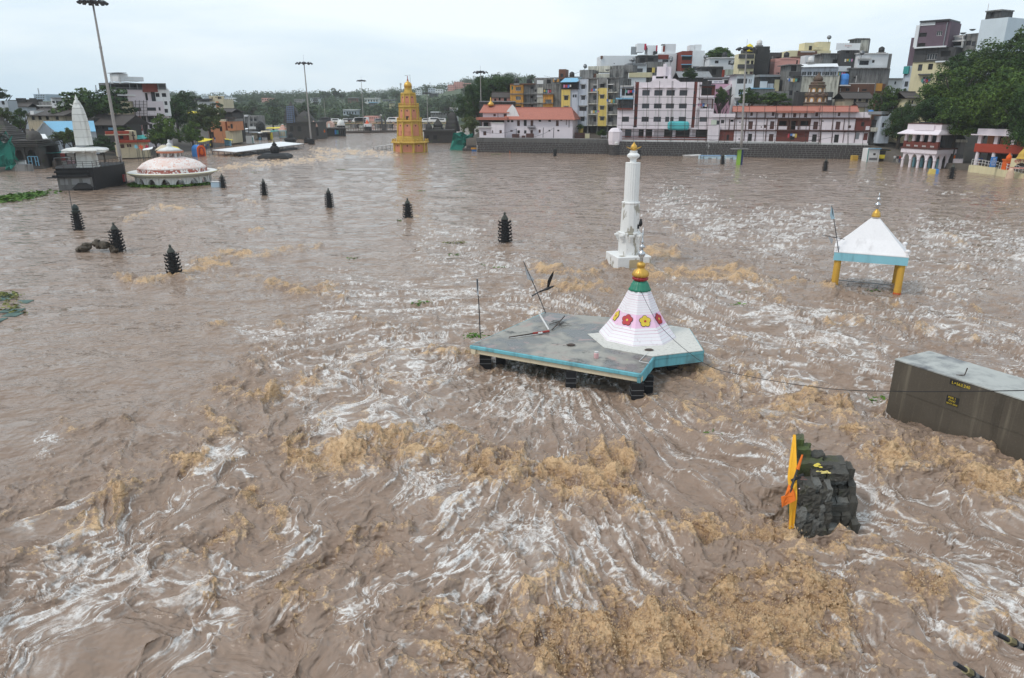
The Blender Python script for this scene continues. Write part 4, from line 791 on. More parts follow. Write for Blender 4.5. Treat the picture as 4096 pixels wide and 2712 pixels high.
# ---------------------------------------------------------------- dark pedestal with the white spire
paint('white_marble',(.74,.73,.69),.35,(.25,.23,.2),.6,1.4);paint('black_wall',(.022,.021,.022),.25,(.008,.008,.008));paint('grey_plaster',(.16,.155,.15),.5);paint('pale_panel',(.25,.25,.25),.4)
def pedestal():
 a=W('A',622,1345);b=W('A',1012,1335);c_=W('A',1322,1270);o=thing('dark_pedestal','big dark block pedestal with a ledge, faded panels and a railing, standing in the flood','pedestal',a,math.atan2(b.y-a.y,b.x-a.x))
 zt=at('A',600,1112,a.y).z;Lx=(b-a).length;d=(b-a).normalized();n=Vector((-d.y,d.x,0));cl=((c_-a).dot(d),(c_-a).dot(n));Dp=13.0
 poly=[(0,0),(Lx,0),(cl[0],cl[1]),(cl[0]-1,cl[1]+5),(-.5,Dp),(-2.0,Dp*.5)]
 MB().prism(poly,-2,zt-.02).build('block',T.black_wall,o)
 m=MB();e=.45;fr=[(-e,-e),(Lx+.1,-e),(Lx+.1,1),(-e,1)]
 MB().prism([(-.5,-.5),(Lx*.86,-.5),(Lx*.86,.05),(-.5,.05)],zt*.62,zt*.72).build('ledge',T.black_wall,o);MB().prism([(-.2,-.2),(Lx*.86,-.2),(Lx*.86,.05),(-.2,.05)],zt*.82,zt*.9).build('cornice',T.black_wall,o);MB().prism([(-1.2,-.9),(.3,-.9),(.3,.04),(-1.2,.04)],zt*.60,zt*.64).build('ledge_slab',T.black_wall,o)
 for x in (.35,2.0,3.6):MB().box(x,x+1.1,-.03,.02,zt*.28,zt*.54).build('faded_panel',T.pale_panel,o)
 MB().box(0,Lx*.93,-.015,.03,0,zt*.6).build('plaster_face',T.grey_plaster,o)
 m=MB();u=Lx*.55;m.add([(u-1,-.6,.35),(u+2.2,-.6,.35),(u+2.2,.02,.35),(u-1,.02,.35),(u,-.3,1.25),(u+1.2,-.3,1.25)],[(0,1,5,4),(1,2,5),(2,3,4,5),(3,0,4),(3,2,1,0)]);m.build('niche_roof',T.black_wall,o);MB().box(u-.7,u+1.9,-.4,.02,-.5,.35).build('niche',T.black_wall,o)
 # railing: posts and rails
 path=[(-.2,.1),(Lx,.1),(cl[0]-.3,cl[1]-.3),(cl[0]-1.4,cl[1]+4.8)];back=[(-.2,.1),(-1.8,Dp*.5),(-.4,Dp-.3)]
 for pth in (path,back):
  for (x0,y0),(x1,y1) in zip(pth,pth[1:]):
   L=math.hypot(x1-x0,y1-y0);k=max(2,int(L/1.3))
   for z in (.38,.72,1.05):MB().tube([(x0,y0,zt+z),(x1,y1,zt+z)],.03,5).build('rail',T.debris_wood,o)
   for i in range(k):t=i/k;MB().tube([(x0+(x1-x0)*t,y0+(y1-y0)*t,zt-.03),(x0+(x1-x0)*t,y0+(y1-y0)*t,zt+1.08)],.04,5).build('post',T.debris_wood,o)
 MB().box(-.35,Lx,-.15,.3,zt-.02,zt+.06).build('coping',T.black_wall,o)
 # red and pale niche on the right flank
 u=cl[0];MB().box(u-.5,u+.06,cl[1]-.9,cl[1]+.1,.5,1.7).build('red_niche',T.ring_red,o)
 return a,d,n,zt,o
_pa,_pd,_pn,_pz,_po=pedestal()
def spire():
 Yc=_pa.y+4.2;base=at('A',925,1085,Yc);base.z=_pz;o=thing('white_spire_shrine','white marble shrine with a tall curved spire standing on the dark pedestal','shrine',base,math.atan2(_pd.y,_pd.x)+R(8));z=lambda y:at('A',900,y,Yc).z-_pz;r=lambda hw:msize('A',hw,Yc,8)
 wm=T.white_marble;d0=r(95);z1=z(920)
 def cr(s,z_):k=.62;return [(x*s,y*s,z_) for x,y in ((-1,-k),(-k,-k),(-k,-1),(k,-1),(k,-k),(1,-k),(1,k),(k,k),(k,1),(-k,1),(-k,k),(-1,k))]
 m=MB();m.loft([cr(d0*1.08,-.1),cr(d0*1.08,.15),cr(d0*.95,.2),cr(d0*.92,z1)]);m.build('shrine_room',wm,o)
 for k in range(4):
  M=Matrix.Rotation(R(90*k),4,'Z');m=MB();n=9
  pts=[(-.55*d0,.1),(-.55*d0,z1*.5)]+[(-.55*d0*math.cos(math.pi*i/n),z1*.5+.55*d0*.8*math.sin(math.pi*i/n)) for i in range(n+1)]+[(.55*d0,z1*.5),(.55*d0,.1)]
  m.loft([[M @ Vector((x,-d0*.93,z_)) for x,z_ in pts],[M @ Vector((x*.95,-d0*1.0,z_*.97)) for x,z_ in pts]]);m.build('blind_arch',T.pale_panel if False else wm,o)
 m=MB();e=r(205);zz=z(905);m.loft([cr(d0*.9,zz-.25),cr(e*.97,zz-.28),cr(e,zz-.1),cr(e*.92,zz+.1),cr(d0,zz+.32)]);m.build('eave_slab',wm,o)
 for k in range(4):
  for t in (-.8,-.4,0,.4,.8):
   M=Matrix.Rotation(R(90*k),4,'Z');MB().box(t*e-.12,t*e+.12,-e*.97,-d0*.9,zz-.42,zz-.28,M).build('eave_rib',wm,o)
 prof=[(75,865),(74,800),(72,700),(66,600),(58,530),(47,470),(33,435),(20,428)]
 m=MB();m.loft([cr(r(hw)*1.0,z(y)) for hw,y in prof]);m.build('spire',wm,o);zs_=[z(y) for y in (865,780,700,620,545,480)]
 for i,zz_ in enumerate(zs_):m=MB();s=r(np.interp(zz_,[z(y) for hw,y in prof],[hw for hw,y in prof]))*1.012;m.loft([cr(s,zz_),cr(s,zz_+.06)]);m.build('course_line',paint('marble_joint',(.45,.44,.41),.4),o)
 MB().lathe([(r(34),z(432)),(r(36),z(425)),(r(24),z(412)),(r(26),z(402)),(r(12),z(392)),(r(16),z(378)),(r(10),z(365)),(r(4),z(350)),(.02,z(333))],14).build('finial',T.white_marble,o,True)
 MB().tube([(-r(30),0,z(455)),(-r(60),0,z(440)),(-r(66),0,z(432))],.08,5).build('side_spout',wm,o)
spire()
def mast(label,base,topc,ty,n,r0,lamp,zb=0.0,crown=1.0,bare=False):
 top=at(topc,ty[0],ty[1],base.y);h=top.z-base.z;o=thing('floodlight_mast',label,'light mast',base);k=10;m=MB();m.lathe([(r0*(1-.55*i/k),h*i/k) for i in range(k+1)],10);m.v=[(x+(top.x-base.x)*z/h,y,z) for x,y,z in m.v];m.build('mast',T.mast_steel,o,True)
 for i in (1,2,3):z=h*i/4;MB().lathe([(r0*(1-.55*i/4)*1.25,z-.15),(r0*(1-.55*i/4)*1.25,z+.15)],10,0,((top.x-base.x)*i/4,0,0)).build('joint_collar',T.mast_steel,o)
 x=top.x-base.x;R_=crown;MB().lathe([(R_,h-.1),(R_+.06,h-.04),(R_,h+.04),(R_-.06,h-.04)],20,0,(x,0,0)).build('crown_ring',T.dark_metal,o)
 MB().lathe([(.3*R_,h-.3),(.35*R_,h+.3),(.1,h+.5)],8,0,(x,0,0)).build('hub',T.dark_metal,o)
 for i in range(n):
  a=2*math.pi*i/n;ca,sa=math.cos(a),math.sin(a);f=thing_part(o);MB().tube([(x,0,h),(x+ca*R_,sa*R_,h)],.04,4).build('arm',T.dark_metal,o)
  M=Matrix.Translation((x+ca*(R_+.25*lamp),sa*(R_+.25*lamp),h-.05*lamp)) @ Matrix.Rotation(a,4,'Z') @ Matrix.Rotation(R(35),4,'Y');MB().box(-.28*lamp,.28*lamp,-.22*lamp,.22*lamp,-.1*lamp,.12*lamp,M).build('floodlight',T.dark_metal,o)
 MB().tube([(x,0,h),(x,0,h+1.2*crown)],.03,4).build('lightning_rod',T.dark_metal,o);return o
def thing_part(o):return o
plain('mast_steel',(.34,.31,.29),.5,.3)
b=W('A',1287,1172);mast('tall grey floodlight mast rising past the top left behind the dark pedestal',b,'T',(508,22),14,.36,1.35,crown=1.9)
MB_=None
b=W('B',2142,1282);mast('slim floodlight mast with a flat lamp crown left of the yellow tower',b,'B',(2022,10),10,.34,1.5,crown=2.2)
o=thing('mast_footing','dark plinth with a slab top at the foot of the slim mast','footing',b);MB().box(-.9,.9,-.9,.9,-1,1.6).build('plinth',T.black_wall,o);MB().box(-1.9,1.9,-1.2,1.2,1.6,1.85).build('slab',T.black_wall,o)
# ---------------------------------------------------------------- domed rotunda
def rotunda():
 Yf=W('A',1830,1302).y;Rr=5.95;C_=W('A',1832,1302);c0=Vector((C_.x*(Yf+Rr)/Yf,Yf+Rr,0));o=thing('domed_rotunda','flooded round pavilion with a red and white mosaic dome and a small cupola','rotunda',c0);Yc=c0.y
 paint('white_plaster',(.72,.71,.68),.35,(.3,.28,.25));m,nt,b=nmat('mosaic_dome');tc=N(nt,'ShaderNodeTexCoord').outputs['Object'];v=N(nt,'ShaderNodeTexVoronoi');v.inputs['Scale'].default_value=6.5;nt.links.new(tc,v.inputs['Vector']);big=noise(nt,tc,.35,4,.6)
 sep=N(nt,'ShaderNodeSeparateColor');nt.links.new(v.outputs['Color'],sep.inputs[0]);f=mrange(nt,math2(nt,'ADD',sep.outputs[0],math2(nt,'MULTIPLY',big,1.1)),.62,.74);col=mix(nt,f,(.66,.30,.20),(.80,.72,.68));col=mix(nt,mrange(nt,big,.48,.66,0,.7),col,(.74,.47,.38));nt.links.new(col,b.inputs['Base Color']);b.inputs['Roughness'].default_value=.6;MATS['mosaic_dome']=m
 m,nt,b=nmat('mosaic_band');tc=N(nt,'ShaderNodeTexCoord').outputs['Object'];v=N(nt,'ShaderNodeTexVoronoi');v.inputs['Scale'].default_value=4.0;nt.links.new(tc,v.inputs['Vector']);sep=N(nt,'ShaderNodeSeparateColor');nt.links.new(v.outputs['Color'],sep.inputs[0]);nt.links.new(mix(nt,mrange(nt,sep.outputs[1],.62,.7),(.35,.09,.06),(.75,.7,.66)),b.inputs['Base Color']);MATS['mosaic_band']=m
 zs=lambda y,dY=0:at('A',1810,y,Yc+dY).z
 # arcade ring: piers with arches between
 zw=1.5;n=16;wp=T.white_plaster
 for k in range(n):
  a0=2*math.pi*k/n;a1=2*math.pi*(k+1)/n;m=MB();q=8;outl=[]
  def P_(t,z,r):a=a0+(a1-a0)*t;return (r*math.cos(a),r*math.sin(a),z)
  ts=[.2+.6*i/q for i in range(q+1)];hs=[.5+.75*math.sin(math.pi*i/q)**.8 for i in range(q+1)]
  for r,fl in ((Rr,0),(Rr-.45,1)):
   quads=[[P_(0,-1.5,r),P_(.2,-1.5,r),P_(.2,zw,r),P_(0,zw,r)],[P_(.8,-1.5,r),P_(1,-1.5,r),P_(1,zw,r),P_(.8,zw,r)]]+[[P_(ts[i],hs[i],r),P_(ts[i+1],hs[i+1],r),P_(ts[i+1],zw,r),P_(ts[i],zw,r)] for i in range(q)]
   for qd in quads:m.quad(*(qd if not fl else qd[::-1]))
  for i in range(q):m.quad(P_(ts[i],hs[i],Rr),P_(ts[i],hs[i],Rr-.45),P_(ts[i+1],hs[i+1],Rr-.45),P_(ts[i+1],hs[i+1],Rr))
  for t in (.2,.8):m.quad(P_(t,-1.5,Rr),P_(t,.5,Rr),P_(t,.5,Rr-.45),P_(t,-1.5,Rr-.45))
  m.build('arch_bay',wp,o)
  M=Matrix.Rotation(a0,4,'Z');MB().box(Rr-.05,Rr+.18,-.2,.2,-1.5,zw-.1,M).build('pier',wp,o)
 MB().lathe([(Rr-.3,zw),(Rr+.5,zw+.02),(7.15,zw+.42),(7.3,zw+.6),(7.05,zw+.68),(Rr-.2,zw+.62)],64).build('saucer_eave',wp,o,True)
 z0=zw+.6;zt=zs(985);r1=5.6;smooth_angle(MB().lathe([(r1,z0),(r1,z0+.6)],64,cap=False).build('mosaic_band',T.mosaic_band,o))
 MB().lathe([(r1,z0+.6),(r1*.95,z0+.85),(r1*.82,z0+.6+(zt-z0-.6)*.48),(r1*.66,z0+.6+(zt-z0-.6)*.72),(r1*.46,z0+.6+(zt-z0-.6)*.9),(1.6,zt+.03),(.2,zt+.08)],64).build('dome',T.mosaic_dome,o,True)
 MB().lathe([(7.26,zw+.55),(7.33,zw+.58),(7.26,zw+.62)],64,cap=False).build('rim_line',plain('yellow_line',(.6,.5,.1),.6),o)
 zc=zs(945);
 for k in range(8):a=R(45*k+10);MB().lathe([(.26,zt-.05),(.2,zt+.2),(.2,zc)],8,0,(1.5*math.cos(a),1.5*math.sin(a),0)).build('cupola_column',wp,o)
 MB().lathe([(1.6,zc),(2.15,zc+.05),(2.2,zc+.3),(2.1,zc+.36)],28).build('cupola_rim',paint('terracotta_rim',(.5,.2,.12),.3),o);MB().lathe([(2.1,zc+.36),(1.5,zc+.7),(.6,zc+1.0),(.35,zc+1.15),(.5,zc+1.4),(.3,zc+1.6),(.12,zc+1.75),(.2,zc+1.95),(.03,zc+2.25)],24).build('cupola_dome',wp,o,True)
 return c0
_rc=rotunda()
def weeds(name,label,pts,spread,n,s,mat,kind='stuff',hgt=.25):
 m=MB();rr=random.Random(len(label))
 for i in range(n):
  k=rr.random()*(len(pts)-1);a,b=Vector(pts[int(k)]),Vector(pts[min(int(k)+1,len(pts)-1)]);c=a.lerp(b,k-int(k))+Vector((rr.gauss(0,spread[0]),rr.gauss(0,spread[1]),.04+rr.random()*hgt));sz=s*rr.uniform(.5,1.3);M=Matrix.Translation(c) @ Matrix.Rotation(rr.uniform(0,6.3),4,'Z') @ Matrix.Rotation(rr.uniform(-1,1),4,'X')
  m.add([M @ Vector(v) for v in ((-sz,0,0),(0,-sz*.5,sz*.1),(sz,0,sz*.2),(0,sz*.5,sz*.1))],[(0,1,2,3)])
 o=m.build(name,mat);return tag(o,label,None,None,kind)
def leaf_mat(name,a,b_,tr=.25):
 m,nt,b=nmat(name);pos=N(nt,'ShaderNodeNewGeometry').outputs['Position'];oi=N(nt,'ShaderNodeObjectInfo').outputs['Random'];n1=noise(nt,pos,.9,3,.6);n2=noise(nt,pos,.16,2)
 col=mix(nt,mrange(nt,n1,.3,.7),a,b_);col=mix(nt,math2(nt,'MULTIPLY',oi,.5),col,tuple(c*.6 for c in a));col=mix(nt,mrange(nt,n2,.4,.7,0,.35),col,(b_[0]*1.3,b_[1]*1.15,b_[2]*.8));nt.links.new(col,b.inputs['Base Color']);b.inputs['Roughness'].default_value=.6;b.inputs['Specular IOR Level'].default_value=.15;MATS[name]=m;return m
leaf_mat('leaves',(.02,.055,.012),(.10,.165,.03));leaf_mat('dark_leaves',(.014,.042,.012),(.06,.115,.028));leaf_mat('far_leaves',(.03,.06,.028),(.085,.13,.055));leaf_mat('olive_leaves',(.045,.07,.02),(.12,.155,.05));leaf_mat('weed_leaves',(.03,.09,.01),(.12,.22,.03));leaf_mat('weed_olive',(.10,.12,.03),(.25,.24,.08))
weeds('water_hyacinth','ring of green water hyacinth caught round the rotunda foot',[(_rc.x+6.6*math.cos(R(a)),_rc.y+6.6*math.sin(R(a)),0) for a in range(185,360,12)],(.3,.35),3200,.28,T.weed_leaves)
weeds('water_hyacinth','mat of green water hyacinth drifting at the left edge',[W('Q',-150,260),W('Q',0,245),W('Q',150,230),W('Q',320,185)],(1.2,2.0),2600,.32,T.weed_leaves)
for i,(c,x,y,sx,n,lb) in enumerate([('R3',1560,592,.5,60,'clump of green weed drifting right of centre'),('R3',1000,612,.4,40,'small sprig of green weed in the grey slick'),('R3',1820,665,.4,40,'bright green sprig before the slanting pole'),('R3',1720,645,.6,50,'long strip of drifting weed near the broken pole'),('R3',1365,860,.5,40,'dark green sprig left of the terrace'),('R3',1560,522,.9,90,'olive patch of drifting scum in mid river'),('R3',920,112,.9,50,'far green tuft drifting below the white shelter'),('R3',1365,232,.6,40,'small far weed tuft under the yellow tower'),('R3',1258,398,.4,40,'weed caught at the foot of a lamp tower'),('R4',560,910,.7,90,'long green weed raft between shrine and pavilion'),('R4',575,990,.5,40,'little weed sprig beside the shrine cone'),('R4',1165,942,.5,50,'weed clump under the near left pavilion column'),('R4',770,895,.7,40,'olive weed line left of the pavilion'),('N',160,745,.35,30,'fresh green leaves beside the concrete pier cap'),('R2',930,452,.15,20,'tiny green sprig above the stone block'),('K',95,985,.35,60,'weed stranded on the near left terrace corner'),('D',455,1245,1.4,120,'grassy tuft drifting before the stone wall'),('R3',440,125,.6,30,'far weed fleck near the dome'),('R4',1450,905,.9,90,'weed caught on the sunken railing of the pavilion')]):
 p=W(c,x,y,1.31 if lb.startswith('weed stranded') else 0);weeds('drifting_weed',lb,[p+Vector((-sx,0,0)),p,p+Vector((sx,.3,0))],(.18,.22),n,.13,MATS['weed_olive' if 'olive' in lb else 'weed_leaves'],hgt=.14)
for o in [x for x in bpy.data.objects if x.name.startswith('drifting_weed')]:
 del o['kind'];o['category']='weed';o['group']='weed drifting on the flood'
# drowned green planks at the left edge
for i,(x,y,w,r) in enumerate([(225,1235,70,-.1),(60,1250,75,-.12),(85,1285,85,-.1),(110,1320,100,-.14),(120,1360,70,-.12),(10,1410,30,-.1),(40,1210,60,-.05),(70,1170,70,-.1),(0,1300,60,-.1)]):
 p=W('Q',x,y);L=msize('Q',w,p.y);o=thing('sunken_bench','dark green plank bench top awash at the left edge, %s' % ('furthest right of the cluster','under the weed','widest, second of the stack','third of the stack','nearest of the stack','cut by the frame corner','thin pale one above','topmost with weed on it','half hidden at the frame edge')[i],'bench',p,r+.2,'drowned plank bench tops')
 MB().box(-L,L,-.45,.45,-.05,.10).build('plank',paint('green_plank',(.10,.16,.14),.5),o);MB().box(-L,L,-.50,-.46,-.2,.08).build('plank_edge',T.black_wall,o)
weeds('drifting_scum','weed and litter tangled on the drowned green benches',[W('Q',0,1180),W('Q',100,1165),W('Q',60,1265),W('Q',120,1345)],(.5,.3),260,.16,T.weed_olive)
# pale box at the lamp tower, submerged kiosk etc.
p=W('A',2255,1305);o=thing('pale_box','small pale blue box awash beside the lamp tower and rotunda','box',p);MB().box(-.75,.75,0,1,-.5,.85).build('box_body',paint('pale_blue_box',(.45,.58,.68),.3),o);MB().box(-.8,.8,-.05,1.05,.85,.93).build('box_lid',T.white_pipe,o)
def kiosk():
 p=W('B',420,1472);s=msize('B',1,p.y);o=thing('toy_kiosk','small blue and orange arched kiosk standing in the shallows','kiosk',p,R(58));paint('kiosk_blue',(.07,.25,.62),.15);paint('kiosk_orange',(.72,.12,.02),.1);w,h,d=1.25,3.0,2.3;n=10
 arc=[(-w,-.5),(w,-.5),(w,h-w)]+[(w*math.cos(math.pi*i/n),h-w+w*math.sin(math.pi*i/n)) for i in range(1,n)]+[(-w,h-w)]
 MB().loft([[(x,0,z) for x,z in arc],[(x,d,z) for x,z in arc]]).build('shell',T.kiosk_blue,o)
 o2=MB().loft([[(x*1.03,-.14,z) for x,z in arc],[(x*1.03,-.01,z) for x,z in arc]]).build('orange_front',T.kiosk_orange,o);MB().loft([[(x*.7,-.16,z*.82) for x,z in arc],[(x*.7,-.145,z*.82) for x,z in arc]]).build('niche',T.dark_red,o2);MB().lathe([(.1,.3),(.5,.6),(.6,1.1),(.35,1.5),(.42,1.8),(.1,2.1)],10,0,(0,-.25,0),1,.4).build('orange_figure',T.kiosk_orange,o2,True)
kiosk()
def shelter():
 a=W('B',582,1432);b_=W('B',975,1430);zf=1.35;q=[W('B',585,1378,zf),W('B',965,1408,zf),W('B',2020,1278,zf),W('B',1660,1245,zf)];o=thing('flat_shelter_roof','long white flat shelter roof barely above the water on short posts','shelter',q[0]-Vector((0,0,zf)));paint('white_sheet',(.80,.80,.80),.08)
 wb(MB().prism([(p.x,p.y) for p in q],zf,zf+.12),'roof_sheet',T.white_sheet,o)
 for i in range(5):t=i/4;p=q[0].lerp(q[1],t);wb(MB().tube([p-Vector((0,0,2.4)),p],.07,5),'post',T.dark_metal,o)
 for i in range(12):t=i/11;p=q[1].lerp(q[2],t);wb(MB().tube([p-Vector((0,0,2.4)),p],.07,5),'post',T.dark_metal,o)
 for A_,B__,z in ((q[0],q[1],.12),(q[1],q[2],.12),(q[1],q[2],.75)):wb(MB().tube([A_-Vector((0,0,z)),B__-Vector((0,0,z))],.06,5),'edge_beam',T.dark_metal,o)
 A_,B__=q[1].lerp(q[2],.02),q[1].lerp(q[2],.85);wb(MB().tube([A_+Vector((0,.8,-1.25)),B__+Vector((0,.8,-1.25))],.45,6),'flotsam_line',T.black_wall,o)
shelter()
def dome_shrine(label,c,x,y,w,prof,Yoff=0,steps=3,lw=1.0,mat='black_basalt',n=4):
 p=W(c,x,y);Y=p.y+Yoff;o=thing('stone_shrine',label,'shrine',(p.x*Y/p.y,Y,0),R(6));pr=lp(c,x,Y,prof);S=MATS[mat];
 for i in range(steps):
  (r,z),(r2,z2)=pr[i],pr[i+1];MB().loft([[(sx*r,sy*r,z if i else -1.0) for sx,sy in ((-1,-1),(1,-1),(1,1),(-1,1))],[(sx*r2,sy*r2,z2) for sx,sy in ((-1,-1),(1,-1),(1,1),(-1,1))]]).build('base_tier' if i<steps-1 else 'roof_tier',S,o)
 MB().lathe(pr[steps:],16,0,lobes=(8,.03)).build('dome',S,o,True);return o
dome_shrine('black stone shrine with a bulbous dome on stepped slabs, standing in mid flood','B',1580,1525,0,[(200,1535),(205,1500),(235,1490),(215,1455),(160,1425),(60,1420),(62,1400),(72,1370),(70,1340),(48,1310),(30,1300),(40,1290),(26,1270),(8,1245),(1,1215)],4,5)
dome_shrine('small black domed shrine behind the white shelter roof','B',1815,1255,0,[(70,1255),(70,1225),(85,1215),(80,1190),(50,1180),(40,1170),(46,1150),(44,1125),(26,1105),(4,1095)],3,4)
for lb,c,b_,t_,f in (('red pennant on a thin pole above the white shelter','B',(1662,1260),(1652,1190),[(1650,1190),(1666,1225),(1664,1258)]),('orange pennant on a thin pole before the dark temple','B',(1842,1160),(1832,1040),[(1830,1040),(1845,1075),(1838,1088),(1826,1080)]),('orange pennant on a slim pole in the water left of the yellow tower','C',(170,1080),(162,895),[(160,898),(175,940),(162,948),(152,935)]),('small orange pennant on the water before the stone wall','D',(642,1232),(642,1180),[(640,1180),(650,1228),(634,1230)])):
 p=W(c,*b_);flag_pole(lb,c,b_,t_,p.y,f,T.orange_cloth,.05)
p=W('B',2062,1265);o=thing('stone_niche','small black stone niche with a pointed top beside the mast','niche',p);w=msize('B',38,p.y);h=at('B',2062,1175,p.y).z;MB().loft([[(-w,0,-1),(w,0,-1),(w,0,h*.7),(0,0,h),(-w,0,h*.7)],[(-w,1.5,-1),(w,1.5,-1),(w,1.5,h*.7),(0,1.5,h),(-w,1.5,h*.7)]]).build('niche_block',T.black_basalt,o);MB().box(-w*.6,w*.6,-.05,.02,-.5,h*.6).build('niche_recess',T.black_wall,o)
# ---------------------------------------------------------------- yellow tiered temple tower
def ytower():
 p=W('C',1330,1226);Y=p.y+5.5;c0=Vector((p.x*Y/p.y,Y,0));o=thing('yellow_temple_tower','tall yellow and salmon tiered temple tower with a golden dome, standing in the river','tower',c0,0);paint('tower_yellow',(.55,.36,.075),.5,(.28,.15,.04));paint('tower_salmon',(.60,.25,.15),.4,(.3,.1,.06));plain('tower_dark',(.05,.03,.02),.8);yl,sa=T.tower_yellow,T.tower_salmon;N8=8;rot=R(22.5)+R(-4)
 def rz(hw,y):return lp('C',1320,Y,[(hw,y)])[0]
 k8=1/math.cos(R(22.5))
 tiers=[(225,1240,1085,223,1),(168,1000,800,160,1),(136,785,605,130,1),(104,590,430,97,1)]
 for ti,(hw,yb,yt,hw2,_) in enumerate(tiers):
  r,zb=rz(hw,yb);r2,zt=rz(hw2,yt);zb=-1.5 if ti==0 else zb
  MB().lathe([(r*.97,zb),(r2*.97,zt)],8,rot).build('tier_core',sa if False else yl,o)
  for k in range(8):
   a=rot+R(22.5+45*k);M=Matrix.Rotation(a,4,'Z');ap=r*.97/k8;ap2=r2*.97/k8;hwid=ap*math.tan(R(22.5));z0=max(zb,0) if ti==0 else zb;h=zt-z0;n=8;w=hwid*.76
   sh=lambda z:ap+(ap2-ap)*(z-zb)/(zt-zb)
   arch=[(-w,z0+h*.06),(w,z0+h*.06),(w,z0+h*.62)]+[(w*math.cos(math.pi*i/n),z0+h*.62+h*.25*math.sin(math.pi*i/n)) for i in range(1,n)]+[(-w,z0+h*.62)]
   ar=MB().loft([[M @ Vector((sh(z)-.05,x,z)) for x,z in arch],[M @ Vector((sh(z)+.03,x,z)) for x,z in arch]]).build('arched_panel',sa,o)
   MB().loft([[M @ Vector((sh(z0+h*.72)+.02,.22*math.cos(t),z0+h*.74+.22*math.sin(t))) for t in [R(30*i) for i in range(12)]],[M @ Vector((sh(z0+h*.72)+.05,.22*math.cos(t),z0+h*.74+.22*math.sin(t))) for t in [R(30*i) for i in range(12)]]]).build('round_vent',T.tower_dark,ar)
   if ti:MB().box(sh(z0)+.0,sh(z0)+.07,-w*.45,w*.45,z0+h*.08,z0+h*.34,M).build('little_door',T.tower_dark if (ti==2 and k==5) else sa,ar);MB().box(sh(z0)+.0,sh(z0)+.1,-w*.6,w*.6,z0+h*.34,z0+h*.38,M).build('door_lintel',sa,ar)
   M2=Matrix.Rotation(rot+R(45*k),4,'Z');pr=.22+.05*(3-ti);m=MB();m.lathe([(pr,z0),(pr*.95,zt)],8,0,(0,0,0));sh2=lambda z:(r+(r2-r)*(z-zb)/(zt-zb))*.97;m.v=[tuple(M2 @ Vector((x+sh2(z),y,z))) for x,y,z in m.v];m.build('corner_pilaster',yl,o)
  # cornice
  r3,z3=rz(hw2,yt);e=[1.16,1.09,1.09,1.06][ti];MB().lathe([(r3*.95,zt-.05),(r3*e,zt+.05),(r3*e,zt+.28),(r3*(e-.03),zt+.42),(r3*.9,zt+.46)],8,rot).build('cornice',yl,o)
  if ti<3:
   hwn,ybn=tiers[ti+1][0],tiers[ti+1][1];rn,zn=rz(hwn,ybn);MB().lathe([(rn*1.12,zt+.44),(rn*1.1,zn-.1),(rn*1.0,zn+.02)],8,rot).build('tier_skirt',yl,o)
   for k in range(24):
    a=rot+R(15*k);rr_=r3*(e-.07)*(math.cos(R(22.5))/math.cos(((R(15*k)) % R(45))-R(22.5)));MB().lathe([(.16,zt+.42),(.12,zt+.75),(.2,zt+.95),(.05,zt+1.15)],6,0,(rr_*math.cos(a),rr_*math.sin(a),0)).build('baluster',yl,o)
 MB().lathe([rz(*q) for q in ((60,425),(58,395),(50,375),(50,350),(54,340),(48,338))],12).build('drum',yl,o);MB().lathe([rz(*q) for q in ((48,340),(54,320),(53,300),(44,278),(28,265),(14,260),(16,250),(10,244))],24).build('golden_dome',T.gold,o,True);MB().lathe([rz(*q) for q in ((12,250),(14,243),(8,236),(9,226),(4,218),(4,205),(7,195),(2,180))],10).build('finial',T.dark_red,o,True)
 x0,z0=rz(20,330);_,z1=rz(1,168);MB().tube([(x0+.3,0,z0),(x0+.3,0,z1),(x0-1.2,0,z1-.2)],.05,5).build('lamp_bracket',T.dark_metal,o)
 r_,z_=rz(225,1070);MB().lathe([(r_*1.0,z_-.3),(r_*1.03,z_-.2),(r_*1.03,z_),(r_,z_+.1)],8,rot).build('eave',yl,o)
 return o
ytower()
# low sunken gantry left of the yellow tower
o=thing('sunken_gantry','sunken railing gantry with a pale roof left of the yellow tower','gantry',W('C',830,1190));a,b_=W('C',828,1190),W('C',1110,1185);zt=1.9;A_,B_=at('C',826,1150,a.y),at('C',1105,1110,b_.y+6)
wb(MB().loft([[A_,A_+Vector((.3,5,0)),A_+Vector((.3,5,.15)),A_+Vector((0,0,.15))],[B_,B_+Vector((.3,5,0)),B_+Vector((.3,5,.15)),B_+Vector((0,0,.15))]]),'roof_strip',T.white_trim,o)
for i in range(6):t=i/5;p=A_.lerp(B_,t);wb(MB().tube([(p.x,p.y,-.5),p],.08,5),'post',T.dark_metal,o)
wb(MB().tube([A_-Vector((0,0,1)),B_-Vector((0,0,1.3))],.06,5),'rail',T.dark_metal,o)
